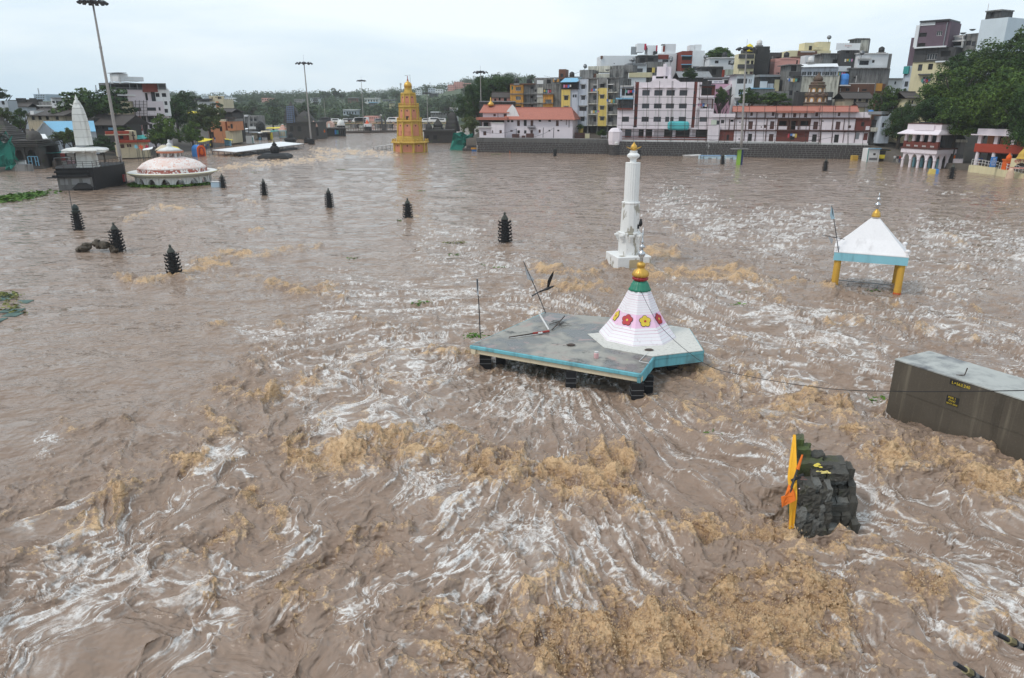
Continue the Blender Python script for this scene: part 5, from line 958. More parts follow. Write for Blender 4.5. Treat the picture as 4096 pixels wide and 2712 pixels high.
# ---------------------------------------------------------------- trees
def crown_mesh(key,seed,nclump,per,leaf,mat,flat=1.0):
 if key in MESH:return MESH[key]
 r=np.random.RandomState(seed);cs=[]
 while len(cs)<nclump:
  p=r.uniform(-1,1,3);d=np.linalg.norm(p)
  if d>1 or d<.25:continue
  if p[2]<-.55:continue
  cs.append(p*(.55+.45*d)*(1+.18*r.randn()))
 V=[];n=0
 for c in cs:
  rad=r.uniform(.16,.34);q=r.randn(per,3);q /= np.linalg.norm(q,axis=1)[:,None];q *= rad*r.uniform(.35,1.0,(per,1))**.6;q[:,2] *= .7;q+=c;q[:,2] *= flat
  nn=r.randn(per,3)*.8+(q-c*.6)*.8+np.array([0,0,.7]);nn /= np.linalg.norm(nn,axis=1)[:,None]
  t=np.cross(nn,r.randn(per,3));t /= np.linalg.norm(t,axis=1)[:,None];b=np.cross(nn,t);s=(leaf*r.uniform(.6,1.5,(per,1)))
  V.append(np.stack([q-t*s,q-b*s*.55 ,q+t*s,q+b*s*.55],1))
 V=np.concatenate(V).reshape(-1,3);k=len(V);me=bpy.data.meshes.new('crown');me.vertices.add(k);me.vertices.foreach_set('co',V.astype(np.float32).ravel());me.loops.add(k);me.loops.foreach_set('vertex_index',np.arange(k,dtype=np.int32));me.polygons.add(k // 4);me.polygons.foreach_set('loop_start',np.arange(0,k,4,dtype=np.int32));me.update(calc_edges=True);me.materials.append(mat);MESH[key]=me;return me
plain('bark',(.055,.042,.032),.9)
def trunk_mesh(key,seed):
 if key in MESH:return MESH[key]
 rr=random.Random(seed);m=MB();m.tube([(0,0,-.05),(.01,0,.25),(-.01,.01,.5),(.02,0,.72)],[.05,.042,.034,.02],8)
 for i in range(7):
  a=rr.uniform(0,6.28);z=rr.uniform(.3,.6);L=rr.uniform(.22,.42);m.tube([(0,0,z),(math.cos(a)*L*.5,math.sin(a)*L*.5,z+.14),(math.cos(a)*L,math.sin(a)*L,z+.3)],[.02,.014,.006],5)
 me=bpy.data.meshes.new('trunk');me.from_pydata([tuple(v) for v in m.v],[],m.f);me.materials.append(T.bark);me.polygons.foreach_set('use_smooth',[True]*len(me.polygons));MESH[key]=me;return me
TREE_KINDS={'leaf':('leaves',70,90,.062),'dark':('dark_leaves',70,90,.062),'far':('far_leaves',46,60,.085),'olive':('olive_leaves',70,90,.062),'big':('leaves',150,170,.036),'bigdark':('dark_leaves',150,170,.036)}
_tn=[0]
def tree(label,base,rx,top,bottom=None,kind='leaf',group='trees along the banks',ry=None,cat='tree',name=None):
 """crown between heights bottom and top above the base point"""
 _tn[0]+=1;mt,nc,per,lf=TREE_KINDS[kind];v=_tn[0] % 3;me=crown_mesh(kind+str(v),40+v+len(kind)*7,nc,per,lf,MATS[mt]);bottom=top*.3 if bottom is None else bottom
 o=thing(name or ('broadleaf_tree' if kind != 'far' else 'distant_tree'),label,cat,base,0,group);rz=(top-bottom)/2
 t=obj('trunk',trunk_mesh('trunk%d' % v,v),o);t.scale=(top*.75,top*.75,top)
 c=obj('crown',me,o);c.location=(0,0,bottom+rz*.95);c.scale=(rx,ry or rx,rz*1.05);c.rotation_euler=(0,0,rng.uniform(0,6.28));return o
def tree_at(label,c,x0,y0,x1,y1,Y,kind='leaf',zb=0.0,group='trees along the banks',**k):
 """crown outline read off a sheet at distance Y, trunk down to ground height zb"""
 a=at(c,(x0+x1)/2,y1,Y);t=at(c,(x0+x1)/2,y0,Y);r=(x1-x0)/2/CR[c][2]*dep(a)/FPX
 return tree(label,Vector((a.x,Y,zb)),r,t.z-zb,a.z-zb,kind,group,**k)
# ---------------------------------------------------------------- left bank
paint('cream_wall',(.60,.52,.36),.4);paint('white_wall',(.74,.73,.72),.3);paint('pink_white',(.68,.60,.62),.3);paint('grey_wall',(.26,.25,.24),.65);paint('blue_grey_wall',(.42,.45,.48),.4);paint('dark_wall',(.05,.047,.045),.5);paint('brown_board',(.22,.045,.03),.2);paint('red_wall',(.36,.055,.03),.35);paint('orange_wall',(.60,.25,.12),.4);paint('beige_wall',(.50,.42,.30),.5);paint('black_mould',(.035,.034,.033),.5)
tiles('old_tiles',(.06,.048,.042));tiles('red_tiles',(.42,.145,.10));paint('tin_roof',(.25,.26,.27),.5,(.12,.07,.04));paint('blue_sheet',(.22,.45,.62),.2);paint('teal_sheet',(.05,.30,.28),.2);paint('yellow_sheet',(.75,.60,.05),.15);paint('green_net',(.012,.16,.12),.25,(.01,.08,.06))
def left_ground():
 m=MB();pts=[(-104,120),(-104,150),(-105,162),(-101,190),(-95,226),(-99,280),(-103,326),(-100,352),(-150,380),(-150,420)]
 n=len(pts);rows=[]
 for (d,z) in ((0,-1),(1.5,.35),(8,.9),(25,3.5),(60,7),(160,10),(500,12)):
  rows.append([(x-d,y+(0 if d<30 else (y-200)*d/400),z) for x,y in pts])
 vs=[p for r in rows for p in r];fs=[(k*n+i,k*n+i+1,(k+1)*n+i+1,(k+1)*n+i) for k in range(len(rows)-1) for i in range(n-1)]
 m.add(vs,fs);o=m.build('left_bank',stone('muddy_ground',(.10,.085,.07),.5),None,True);fixn(o);tag(o,None,None,None,'structure')
left_ground()
def arch_pts(w,h,spring,n=8,x=0.0,z0=0.0):return [(x-w,z0),(x-w,spring)]+[(x-w*math.cos(math.pi*i/n),spring+(h-spring)*math.sin(math.pi*i/n)) for i in range(1,n)]+[(x+w,spring),(x+w,z0)]
def old_temple():
 Y=158;o=thing('dark_stone_temple','old dark stone temple with a stepped pyramid roof and arched porch at the far left','temple',(at('S',300,690,Y).x,Y,0));X=lambda x,y=600,Y_=Y:at('S',x,y,Y_).x-o.location.x;Z=lambda y,Y_=Y,x=300:at('S',x,y,Y_).z;S_=stone('temple_stone',(.075,.066,.06),.8,.1)
 # porch wall with two arches cut as real bays
 xs=[(X(225),X(380)),(X(400),X(575))];zt=Z(395)
 for i,(a,b) in enumerate(xs):
  c=(a+b)/2;w=(b-a)/2-.35;ap=arch_pts(w,zt*.86,zt*.55,10,c,-.5);m=MB();outer=[(a,-.5),(a,zt),(b,zt),(b,-.5)]
  L=ap[:len(ap) // 2+1];Rr=ap[len(ap) // 2:];left=[(a,-.5)]+[(a,zt),(c,zt)]+L[::-1];right=[(c,zt),(b,zt),(b,-.5)]+Rr[::-1]
  for poly in (left,right):m.loft([[(x,0,z) for x,z in poly],[(x,.8,z) for x,z in poly]])
  m.build('porch_arch',S_,o);MB().loft([[(x,2.2,z) for x,z in ap],[(x,2.3,z) for x,z in ap]]).build('porch_recess',T.black_wall,o)
 MB().box(X(380),X(400),-.25,.9,-.5,zt).build('porch_pillar',S_,o);MB().box(X(575),X(615),-.25,6,-.5,zt).build('porch_pillar',S_,o);MB().box(X(190),X(225),-.25,6,-.5,zt).build('porch_pillar',S_,o);MB().box(X(190),X(615),2.3,7,-.5,zt).build('porch_hall',S_,o)
 for i,y in enumerate((395,372,345,318)):e=.9-i*.12;MB().box(X(180)-e*.5,X(600)+e*.7,-e,7,Z(y),Z(y-16)).build('eave_course',S_,o)
 # stepped roof
 cx=X(80,250,Y+5);prev=None
 for hw,y0,y1 in ((235,318,290),(225,285,262),(205,258,235),(195,230,205),(170,200,178),(160,172,150),(135,145,122),(118,116,96),(90,90,72),(70,66,45),(45,40,20),(28,15,-30)):
  r=msize('S',hw,Y+5,8);MB().loft([[(cx+sx*r*.97,5+sy*r*.97,Z(y0,Y+5)) for sx,sy in ((-1,-1),(1,-1),(1,1),(-1,1))],[(cx+sx*r,5+sy*r,(Z(y0,Y+5)+Z(y1,Y+5))/2) for sx,sy in ((-1,-1),(1,-1),(1,1),(-1,1))],[(cx+sx*r*.9,5+sy*r*.9,Z(y1-8,Y+5)) for sx,sy in ((-1,-1),(1,-1),(1,1),(-1,1))]]).build('roof_tier',S_,o)
 MB().box(X(-200),X(200),1.5,12,-.5,Z(318)).build('sanctum',S_,o)
 dx=X(372,250);pr=[(r,z) for r,z in lp('S',372,Y+3,[(105,318),(102,270),(96,230),(76,190),(45,165),(20,155),(22,145),(6,128)])];MB().lathe(pr,24,0,(dx,3,0),lobes=(12,.03)).build('porch_dome',S_,o,True)
 for k in range(5):MB().box(X(430)-k*.35,X(640)+k*.5,-.4-k*.5,-.25-(k-1)*.5,-.5,Z(660)-k*.28).build('step',S_,o)
 return o
old_temple()
def net():
 P_=[(0,330),(60,160),(105,170),(120,290),(150,300),(160,225),(178,330),(200,420),(245,520),(262,615),(225,580),(215,660),(190,735),(140,750),(100,745),(60,700),(0,700),(-80,600),(-60,420)]
 cloth('green_net','sagging green shade net hung over the old temple corner at the left edge','S',P_,[150.5]*len(P_),T.green_net,.55,.05,'net');cloth('dark_tarpaulin','torn dark tarpaulin on top of the green net','S',[(0,200),(60,180),(130,270),(140,310),(70,345),(0,320),(-40,260)],150.0,T.dark_tarp,.3,.04,'tarpaulin')
net()
def simple_box(name,label,cat,c,x0,y0,x1,y1,Y,depth,mat,parts=(),group=None,zb=None,rz=0):
 a=at(c,x0,y1,Y);b=at(c,x1,y1,Y);t=at(c,(x0+x1)/2,y0,Y);z0=min(a.z,0) if zb is None else zb;o=thing(name,label,cat,((a.x+b.x)/2,Y,z0),rz,group);w=(b.x-a.x)/2;h=t.z-z0
 MB().box(-w,w,0,depth,0,h).build('body',mat,o)
 for nm,u0,u1,v0,v1,d,m in parts:MB().box(-w+2*w*u0,-w+2*w*u1,-d,.02,h*v0,h*v1).build(nm,m,o)
 return o
simple_box('white_barrier','white hoarding panels on a frame in front of the temple porch','barrier','S',212,600,390,680,152,.3,T.white_wall,[('rail',0,1,.9,1.02,.06,T.grey_metal),('panel_edge',.3,.33,0,1,.04,T.grey_metal)],zb=-.5)
simple_box('concrete_block','rough grey concrete block at the waterline before the temple','block','S',255,665,440,765,150.5,1.5,T.grey_wall,zb=-.5)
simple_box('blue_door_frame','pale blue double door frame under the temple arch','door frame','S',430,540,585,650,157.5,.15,T.dark_room,[('frame',0,.06,0,1,.1,T.blue_sheet),('frame',.94,1,0,1,.1,T.blue_sheet),('frame',0,1,.93,1,.1,T.blue_sheet),('frame',.33,.38,0,1,.1,T.blue_sheet),('frame',.68,.73,0,1,.1,T.blue_sheet),('frame',0,.33,.45,.5,.1,T.blue_sheet),('frame',.73,1,.45,.5,.1,T.blue_sheet)],zb=.6)
simple_box('cream_stall','cream stall cupboard beside the temple steps','stall','S',705,560,805,700,163,2,T.cream_wall,[('shelf',0,1,.5,.54,.1,T.grey_metal),('roof',-.1,1.15,1,1.06,.4,T.white_trim)],zb=.1)
simple_box('yellow_box','yellow metal box beside the cream stall','box','S',808,628,850,710,163,1,T.yellow_sheet,[('lid',-.03,1.03,1,1.05,.06,T.dark_metal)],zb=.1)
simple_box('pink_stall','pink and white covered stall goods behind the pedestal railing','stall','S',890,610,1090,700,165,2,paint('pink_sheet',(.7,.45,.5),.3),[('white_sheet',.05,.6,.1,.95,.05,T.white_sheet),('post',.62,.64,0,1.3,.06,T.dark_metal)],zb=.1)
simple_box('maroon_stall','maroon curtained stall under the teal awning','stall','S',605,505,890,640,167,3,T.dark_red,[('counter',0,1,0,.3,.3,T.black_wall)],zb=.2)
def awning(name,label,c,pts,Ys,mat,cat='awning',posts=(),group=None,sag=.25):
 P_=[at(c,x,y,Y) for (x,y),Y in zip(pts,Ys)];o=thing(name,label,cat,(P_[0].x,P_[0].y,0),0,group);a,b,c_,d=P_;n,m_=8,4;m=MB();rr=random.Random(int(abs(P_[0].x)*7));g=[]
 for j in range(m_+1):
  for i in range(n+1):
   p=a.lerp(b,i/n).lerp(d.lerp(c_,i/n),j/m_);g.append(p+Vector((0,0,-sag*math.sin(math.pi*i/n)*math.sin(math.pi*(j+.3)/(m_+.6))+rr.uniform(-.06,.06))))
 k=len(g);fs=[(j*(n+1)+i,j*(n+1)+i+1,(j+1)*(n+1)+i+1,(j+1)*(n+1)+i) for j in range(m_) for i in range(n)];m.add(g+[p-Vector((0,0,.04)) for p in g],fs+[tuple(q+k for q in reversed(f)) for f in fs]);wb(m,'sheet',mat,o)
 for p in P_[:]:wb(MB().tube([(p.x,p.y,-.3),p],.05,5),'pole',T.dark_metal,o)
 return o
awning('teal_awning','long teal tarpaulin awning over the stalls behind the pedestal','A',[(425,945),(810,935),(800,918),(440,925)],[160,158,166,168],T.teal_sheet);awning('tin_awning','dark tin awning strip below the teal one','A',[(560,1000),(740,990),(735,980),(565,992)],[158,157,161,162],T.tin_roof,sag=.05)
# --- houses behind
B=Bld('pale_house','pale blue grey house at the left edge behind the temple','house','A',(-60,620),(140,620),195,192,zb=3);B.wall(-60,400,100,640,T.blue_grey_wall,2.5,zbot=0);B.win(15,395+8,48,440,'o');B.win(60,470,95,510,'g');B.done()
B=Bld('tiled_house','cream walled house under a dark tiled roof behind the temple','house','A',(270,610),(660,610),205,200,zb=3);B.wall(285,548,655,625,T.beige_wall,9,zbot=0)
for x in (330,400,478,580):B.win(x,562,x+34,600,'o')
B.gable('roof',255,480,685,552,T.old_tiles,10,.8);B.box('chimney_box',315,505,355,545,T.white_wall,-3,.2);B.done()
B=Bld('dark_house_row','row of dark flat-roofed houses with roof tanks under the distant tower block','house','A',(105,480),(540,480),240,zb=4);B.wall(105,392,270,490,T.black_mould,3,zbot=0);B.win(160,405,200,440,'o');B.wall(285,385,395,490,T.dark_wall,3,d=.5,zbot=0);B.wall(395,410,545,490,T.grey_wall,3,zbot=0);B.win(420,462,450,480,'o');B.win(470,462,520,480,'g');B.box('roof_edge',325,445,545,458,T.white_trim,0,1.2)
for x in (165,190,215,305,325):B.box('roof_tank',x,372,x+16,392,T.black_paint,-3,-1)
B.done()
B=Bld('gabled_house','grey gabled house end among dark roofs at the left','house','A',(150,490),(300,490),225,zb=4);B.wall(160,455,290,500,T.blue_grey_wall,4,zbot=0);B.gable('roof',145,425,300,460,T.old_tiles,4,.4);B.done()
B=Bld('white_penthouse','pale top-floor house with big windows and flat roof beside the tree','house','A',(540,480),(680,480),235,zb=4);B.wall(540,375,665,500,T.white_wall,10,zbot=0);B.win(545,400,575,425,'g');B.win(585,400,655,425,'g',bars=2);B.box('roof_slab',525,365,685,374,T.grey_wall,-8,.8);B.done()
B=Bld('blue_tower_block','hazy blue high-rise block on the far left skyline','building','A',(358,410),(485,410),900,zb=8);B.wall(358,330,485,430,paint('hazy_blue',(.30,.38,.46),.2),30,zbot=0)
for y in (345,365,385):B.grid((380,405,430,455),(y,),8,5,k='g')
B.box('mast',397,268,402,330,T.grey_metal,-8,-7);B.done()
B=Bld('blue_roof_shed','long shed with a light blue sheet roof and grey gable behind the spire','shed','A',(340,745),(1000,735),183,190,zb=1)
def shed():
 e=B.e;u=lambda x,y,d=0.0:B.uz(x,y,d);a=u(375,745);ap=u(455,635);b=u(585,725);m=MB();m.loft([[(a[0],0,0),(b[0],0,0),(b[0],0,b[1]),(ap[0],0,ap[1]),(a[0],0,a[1])],[(a[0],.3,0),(b[0],.3,0),(b[0],.3,b[1]),(ap[0],.3,ap[1]),(a[0],.3,a[1])]]);m.build('gable_wall',T.blue_grey_wall,e)
 r1=u(775,620,-6);e1=u(1010,738,0);e0=b;r0=ap;x1=u(1005,735)[0];m=MB();L=x1-b[0];t=.1
 vs=[(e0[0]-.2,-.4,e0[1]),(x1,-.4,e0[1]),(x1,5,r0[1]+.4),(r0[0]-.2,5,r0[1]+.4)];m.add(vs+[(p,q,r-t) for p,q,r in vs],[(0,1,2,3),(7,6,5,4),(0,4,5,1),(1,5,6,2),(3,2,6,7),(0,3,7,4)]);m.build('roof_sheet',T.blue_sheet,e)
 m=MB();vs=[(a[0]-.5,-.4,a[1]-.3),(r0[0],-.4,r0[1]+.1),(r0[0],5,r0[1]+.4),(a[0]-.5,5,a[1])];m.add(vs+[(p,q,r-t) for p,q,r in vs],[(0,1,2,3),(7,6,5,4),(0,4,5,1),(3,2,6,7),(0,3,7,4)]);m.build('roof_sheet',T.tin_roof,e)
 MB().box(b[0],x1,0,5,0,b[1]-.3).build('side_wall',T.blue_grey_wall,e)
shed();B.done()
awning('tin_roof','ribbed pale tin sheet roof beside the temple dome','A',[(345,795),(500,795),(470,745),(335,750)],[165,165,169,169],T.white_sheet,'roof',sag=.02)
B=Bld('long_tiled_house','long dark house with a weathered brown tiled roof behind the mast','house','A',(905,715),(1400,715),200,196,zb=1);B.wall(925,648,1330,720,T.dark_wall,5,zbot=0)
for x in (950,1000,1060,1200,1260):B.win(x,665,x+30,700,'o')
B.gable('roof',900,548,1310,652,T.old_tiles,8,1.0);B.box('dormer',920,582,982,622,T.dark_wall,-3,-.2);B.box('sign_board',1132,680,1178,705,T.blue_sheet,0,.3);B.done()
# --- the hotel
H_=Bld('hotel_building','six-storey pale pink hotel with a brown roof board and shaded terrace','building','A',(1330,760),(1790,760),212,222,zb=0);wl_=T.pink_white
w1=H_.wall(1405,405,1715,555,wl_,12,d=.8);H_.win(1412,470,1475,508,'g',bars=2);H_.win(1540,470,1632,505,'g',bars=2);H_.win(1658,468,1680,502,'g')
H_.wall(1285,405,1408,760,T.cream_wall,14,zbot=0);H_.win(1315,570,1335,585,'o');H_.win(1330,640,1345,660,'o')
w2=H_.wall(1330,285,1510,405,wl_,12,d=.6);H_.wall(1510,305,1585,405,wl_,12,d=-.4);H_.win(1520,318,1545,395,'o');H_.wall(1585,305,1625,405,T.window_glass,12,d=-.2,name='glass_front')
H_.wall(1625,280,1775,405,T.white_wall,12);H_.win(1627,320,1668,360,'g');H_.win(1692,320,1738,360,'g');H_.wall(1715,395,1782,560,T.white_wall,12,d=.1);H_.win(1705+15,405,1750,445,'g');H_.win(1720,485,1758,525,'g')
H_.wall(1235,340,1415,410,T.dark_wall,10,d=-1.5);H_.box('balcony_slab',1215,335,1418,348,T.white_wall,-2,1.0)
H_.wall(1410,555,1780,760,T.pink_white,12,d=-.5,zbot=0);H_.win(1420,562,1485,715,'h',T.red_wall,'red_panel');H_.win(1435,655,1480,695,'g',T.white_trim,bars=3,rec=.1);H_.win(1545,550+10,1615,625,'o');H_.win(1560,640,1595,690,'o');H_.win(1490,560,1540,750,'o');H_.win(1620,560,1660,600,'o')
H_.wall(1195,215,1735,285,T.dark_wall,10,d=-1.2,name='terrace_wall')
for x in (1210,1260,1330,1400):H_.win(x,235,x+30,280,'o')
H_.box('brown_board',1490,220,1645,308,T.brown_board,.5,.9);H_.box('terrace_parapet',1150,285,1335,312,T.white_wall,-.3,.4);H_.box('roof_room',1232,115,1338,195,T.white_wall,-9,-4);H_.box('roof_room',1340,150,1500,195,T.white_wall,-9,-5);H_.box('roof_panel',1220,104,1322,110,T.grey_metal,-9,-3)
m=MB();a=H_.uz(965,235,3);b=H_.uz(1480,190,3);c_=H_.uz(1735,222,3);q_=[(a[0]+4,-3,a[1]+.3),(b[0],-3,b[1]-.8),(c_[0],-3,c_[1]),(c_[0]-2,7,c_[1]+.1),(b[0],7,b[1]-.4),(a[0]+6,7,a[1]+.4)];m.loft([q_,[(x_,y_,z_+.15) for x_,y_,z_ in q_]]);o=m.build('terrace_roof',T.tin_roof,H_.e)
for x,y0,y1 in ((998,235,290),(1150,200,285),(1350,215,275),(1430,225,275),(1648,225,285),(1730,225,285)):H_.pipe(x,y0,x+8,y1,T.grey_metal,1.2,.12,'terrace_post')
for x in (1150,1165,1240,1250):H_.pipe(x,130,x+14,225,T.white_trim,.5,.1,'antenna')
H_.rail('terrace_rail',1645,265,1750,285,T.grey_metal,.2,10);H_.rail('terrace_rail',1200,262,1490,282,T.grey_metal,.9,22)
for i in range(5):H_.box('scaffold_rail',1405,405+i*32,1540,408+i*32,T.debris_wood,1.6,1.75)
for x in (1415,1455,1500,1535):H_.pipe(x,395,x+8,740,T.debris_wood,1.7,.08,'scaffold_pole')
H_.done()
B=Bld('red_cream_house','low red and cream house with a teal awning at the left waterfront','house','A',(1105,870),(1570,880),186,192,zb=.2);B.wall(1235,835,1560,905,T.cream_wall,6,d=1.5,zbot=0);B.win(1258,855,1300,895,'h',T.brown_wood,'door');B.win(1326,853,1346,885,'h',T.brown_wood);B.win(1352,853,1372,885,'h',T.brown_wood)
B.wall(1235,755,1365,825,T.red_wall,6,d=.4);B.win(1250,765,1290,800,'o');B.wall(1350,715,1430,825,T.cream_wall,6,d=.9);B.win(1375,755,1388,768,'o');B.win(1400,755,1412,768,'o');B.box('roof_board',1105,718,1350,748,T.red_wall,0,1.4);B.box('eave',1105,750,1355,760,T.cream_wall,0,1.6);B.box('porch_roof',1235,812,1570,836,T.red_wall,.5,2.6);B.box('dark_pillar',1388,720,1402,820,T.debris_wood,1,1.3);B.done()
awning('teal_awning','teal awning beside the red and cream house','A',[(1435,800),(1540,790),(1500,755),(1435,760)],[188,190,194,192],T.teal_sheet)
def star(label,c,x,y,Y,r,mat):
 p=at(c,x,y,Y);o=thing('star_banner',label,'banner',p);m=MB();pts=[(math.sin(math.pi*i/6)*(r if i % 2==0 else r*.42),math.cos(math.pi*i/6)*(r if i % 2==0 else r*.42)) for i in range(12)];m.loft([[(a,-.05,b) for a,b in pts],[(a,.05,b) for a,b in pts]]);m.build('star',mat,o);MB().tube([(0,.1,-r),(0,.1,-p.z)],.05,4).build('pole',T.dark_metal,o)
star('orange six-pointed star banner at the left waterfront','A',1475,885,180,msize('A',34,180),paint('star_orange',(.75,.13,.06),.1));star('dark red star banner beside the orange star','A',1535,880,181,msize('A',28,181),paint('star_red',(.45,.02,.06),.1));star('blue star banner left of the orange star','A',1422,880,181,msize('A',26,181),paint('star_blue',(.2,.55,.7),.1))
awning('white_tarp','white tarpaulin stretched beside the star banners','A',[(1490,915),(1590,905),(1600,878),(1500,898)],[176,177,180,179],T.white_sheet,'tarpaulin');awning('cream_tarp','cream and yellow tarpaulin tent behind the rotunda cupola','A',[(1615,918),(1770,900),(1740,862),(1660,880)],[182,183,189,188],T.cream_paint,'tarpaulin',sag=-.5);awning('yellow_tarp','yellow tarpaulin on the tent behind the rotunda','A',[(1690,890),(1890,905),(1860,885),(1740,862)],[184,186,190,190],T.yellow_sheet,'tarpaulin',sag=-.2);awning('yellow_tarp','bright yellow tarpaulin over the crowd at the waterfront','A',[(2065,830),(2145,825),(2230,800),(2120,788)],[205,205,212,212],T.yellow_sheet,'tarpaulin');awning('yellow_tarp','yellow sheet spread on a roof among the trees','A',[(1945,530),(2060,540),(2150,535),(2000,508)],[235,235,240,240],T.yellow_sheet,'tarpaulin',sag=-.3)
# --- trees on the left bank
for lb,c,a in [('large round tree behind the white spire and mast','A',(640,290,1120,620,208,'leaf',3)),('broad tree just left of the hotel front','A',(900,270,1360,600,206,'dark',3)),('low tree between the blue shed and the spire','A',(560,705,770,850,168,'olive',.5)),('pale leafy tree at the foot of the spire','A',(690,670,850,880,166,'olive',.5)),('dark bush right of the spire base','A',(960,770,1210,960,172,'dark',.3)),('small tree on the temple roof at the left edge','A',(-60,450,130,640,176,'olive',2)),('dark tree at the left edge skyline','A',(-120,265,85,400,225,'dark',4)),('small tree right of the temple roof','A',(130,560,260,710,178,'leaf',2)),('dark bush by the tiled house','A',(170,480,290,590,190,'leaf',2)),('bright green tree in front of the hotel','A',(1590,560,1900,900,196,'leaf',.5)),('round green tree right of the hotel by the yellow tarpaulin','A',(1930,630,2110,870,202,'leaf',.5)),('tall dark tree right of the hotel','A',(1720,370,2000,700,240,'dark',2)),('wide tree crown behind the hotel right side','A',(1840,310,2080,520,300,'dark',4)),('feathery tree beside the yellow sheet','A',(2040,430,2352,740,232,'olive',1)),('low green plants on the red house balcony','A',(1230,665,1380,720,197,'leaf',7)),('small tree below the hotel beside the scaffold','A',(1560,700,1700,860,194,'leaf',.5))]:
 tree_at(lb,c,*a[:5],kind=a[5],zb=a[6])
# --- market stretch further along
B=Bld('hill_building','cream stepped building with a dark canopy above the trees','building','B',(360,740),(770,740),330,zb=6);B.wall(360,615,640,760,T.white_wall,12,zbot=0);B.win(410,680,430,720,'g');B.win(470,680,495,710,'g');B.wall(640,575,765,760,T.cream_wall,12,d=.4,zbot=0);B.wall(645,610,685,720,T.orange_wall,.4,d=.7);B.wall(535,522,665,615,T.cream_wall,8,d=-1);B.win(575,545,590,570,'o');B.win(635,535,650,560,'o');B.box('canopy',290,565,545,585,T.dark_metal,-6,2);B.pipe(312,580,316,670,T.grey_metal,1,.2,'canopy_post');B.box('roof_tank',672,540,700,570,T.black_paint,-3,-1);B.box('terrace_wall',380,590,545,615,T.grey_wall,-4,-3);B.done()
B=Bld('orange_house','orange and dark timber house with overhanging upper floor by the market','house','B',(520,1190),(960,1190),256,zb=.5);B.wall(525,930,800,1200,T.orange_wall,9,zbot=0);B.win(560,960,600,1010,'o');B.win(700,1000,740,1080,'o');B.win(560,1090,610,1180,'o');B.wall(795,1070,905,1200,T.cream_wall,9,d=.2,zbot=0);B.wall(820,925,925,1070,T.orange_wall,9,d=1.2);B.win(870,965,905,1035,'h',T.dark_metal);B.win(832,995,845,1030,'o');B.win(850,995,862,1030,'o');B.wall(800,885,925,925,T.grey_wall,9,d=1.0);B.box('lean_roof',790,855,935,885,T.old_tiles,0,2.2);B.wall(700,760,890,890,T.dark_wall,8,d=-.5);B.win(740,790,790,850,'o');B.gable('roof',690,725,900,775,T.old_tiles,8,.6);B.done()
B=Bld('black_tower_house','tall narrow black walled house beside the orange house','house','B',(880,1190),(970,1190),262,zb=.5);B.wall(885,770,965,1200,T.black_mould,8,zbot=0);B.win(930,1095,955,1180,'o');B.box('parapet',880,765,970,775,T.dark_wall,-8,.3);B.done()
B=Bld('grey_flats','weathered grey flats with arched windows and balconies above the stalls','building','B',(950,1050),(1310,1050),330,zb=1);B.wall(950,822,1090,1060,T.grey_wall,9,zbot=0);B.win(1010,870,1060,935,'g');B.win(960,875,985,930,'g');B.win(965,975,990,1000,'o');B.win(1020,975,1055,1000,'o');B.wall(1090,835,1310,1060,T.grey_wall,9,d=-.4,zbot=0);B.win(1180,880,1220,930,'g');B.win(1240,880,1280,930,'g');B.win(1180,965,1215,1000,'g');B.win(1100,950,1130,1020,'o');B.box('balcony',1160,1005,1280,1045,T.white_wall,0,1.2);B.box('balcony',1165,920,1290,945,T.grey_wall,0,1.2);B.box('white_tank',1082,822,1130,850,T.white_wall,-1,.6);B.box('parapet',1150,835,1310,860,T.grey_wall,-.2,.2)
for x in (1085,1160,1225):B.pipe(x,850,x+3,1040,T.white_trim,.3,.12)
B.done()
def chhatri(label,c,xc,yb,w,ydome,ytop,Y,mat,dmat,bays=4):
 p=at(c,xc,yb,Y);o=thing('domed_kiosk',label,'kiosk',p);r=msize(c,w,Y,5);zd=at(c,xc,ydome,Y).z-p.z;zt=at(c,xc,ytop,Y).z-p.z;q=8
 for k in range(q):a=R(45*k+22.5);MB().box(-.3,.3,-.3,.3,0,zd,Matrix.Translation((r*.85*math.cos(a),r*.85*math.sin(a),0)) @ Matrix.Rotation(a,4,'Z')).build('pillar',mat,o)
 MB().lathe([(r*.8,zd-.6),(r*1.05,zd-.4),(r*1.08,zd),(r*.95,zd+.1)],16,R(22.5)).build('eave',dmat,o);MB().lathe([(r*.95,zd+.05)]+[(r*.97*math.cos(R(t)),zd+(zt-zd)*.9*math.sin(R(t))) for t in (10,30,50,65,80)]+[(.15,zt)],24).build('dome',dmat,o,True);MB().lathe([(r*.6,0),(r*.6,zd)],8).build('inner_room',T.dark_room,o)
chhatri('dark stone domed kiosk above the market stalls','B',1345,1075,64,985,915,322,T.black_basalt,T.black_basalt);chhatri('pink domed kiosk right of the scaffolded temple','B',2190,1150,58,995,915,300,T.black_basalt,paint('pink_dome',(.66,.42,.34),.3));chhatri('white domed kiosk at the end of the dark quay','C',395,985,52,840,768,330,T.black_basalt,T.white_plaster)
B=Bld('quay_block','low dark quay building with blue shutters under the small domes','building','C',(70,990),(470,985),325,330,zb=0);B.wall(75,890,450,995,T.black_mould,8,zbot=-1);B.win(90,928,128,988,'h',T.kiosk_blue);B.win(133,928,192,988,'h',T.kiosk_blue);B.win(300,910,325,972,'h',T.kiosk_blue);B.win(325,915,362,970,'h',T.teal_sheet);B.win(370,910,405,970,'h',T.white_trim);B.box('roof_slab',70,878,455,892,T.grey_wall,-8,1);B.done()
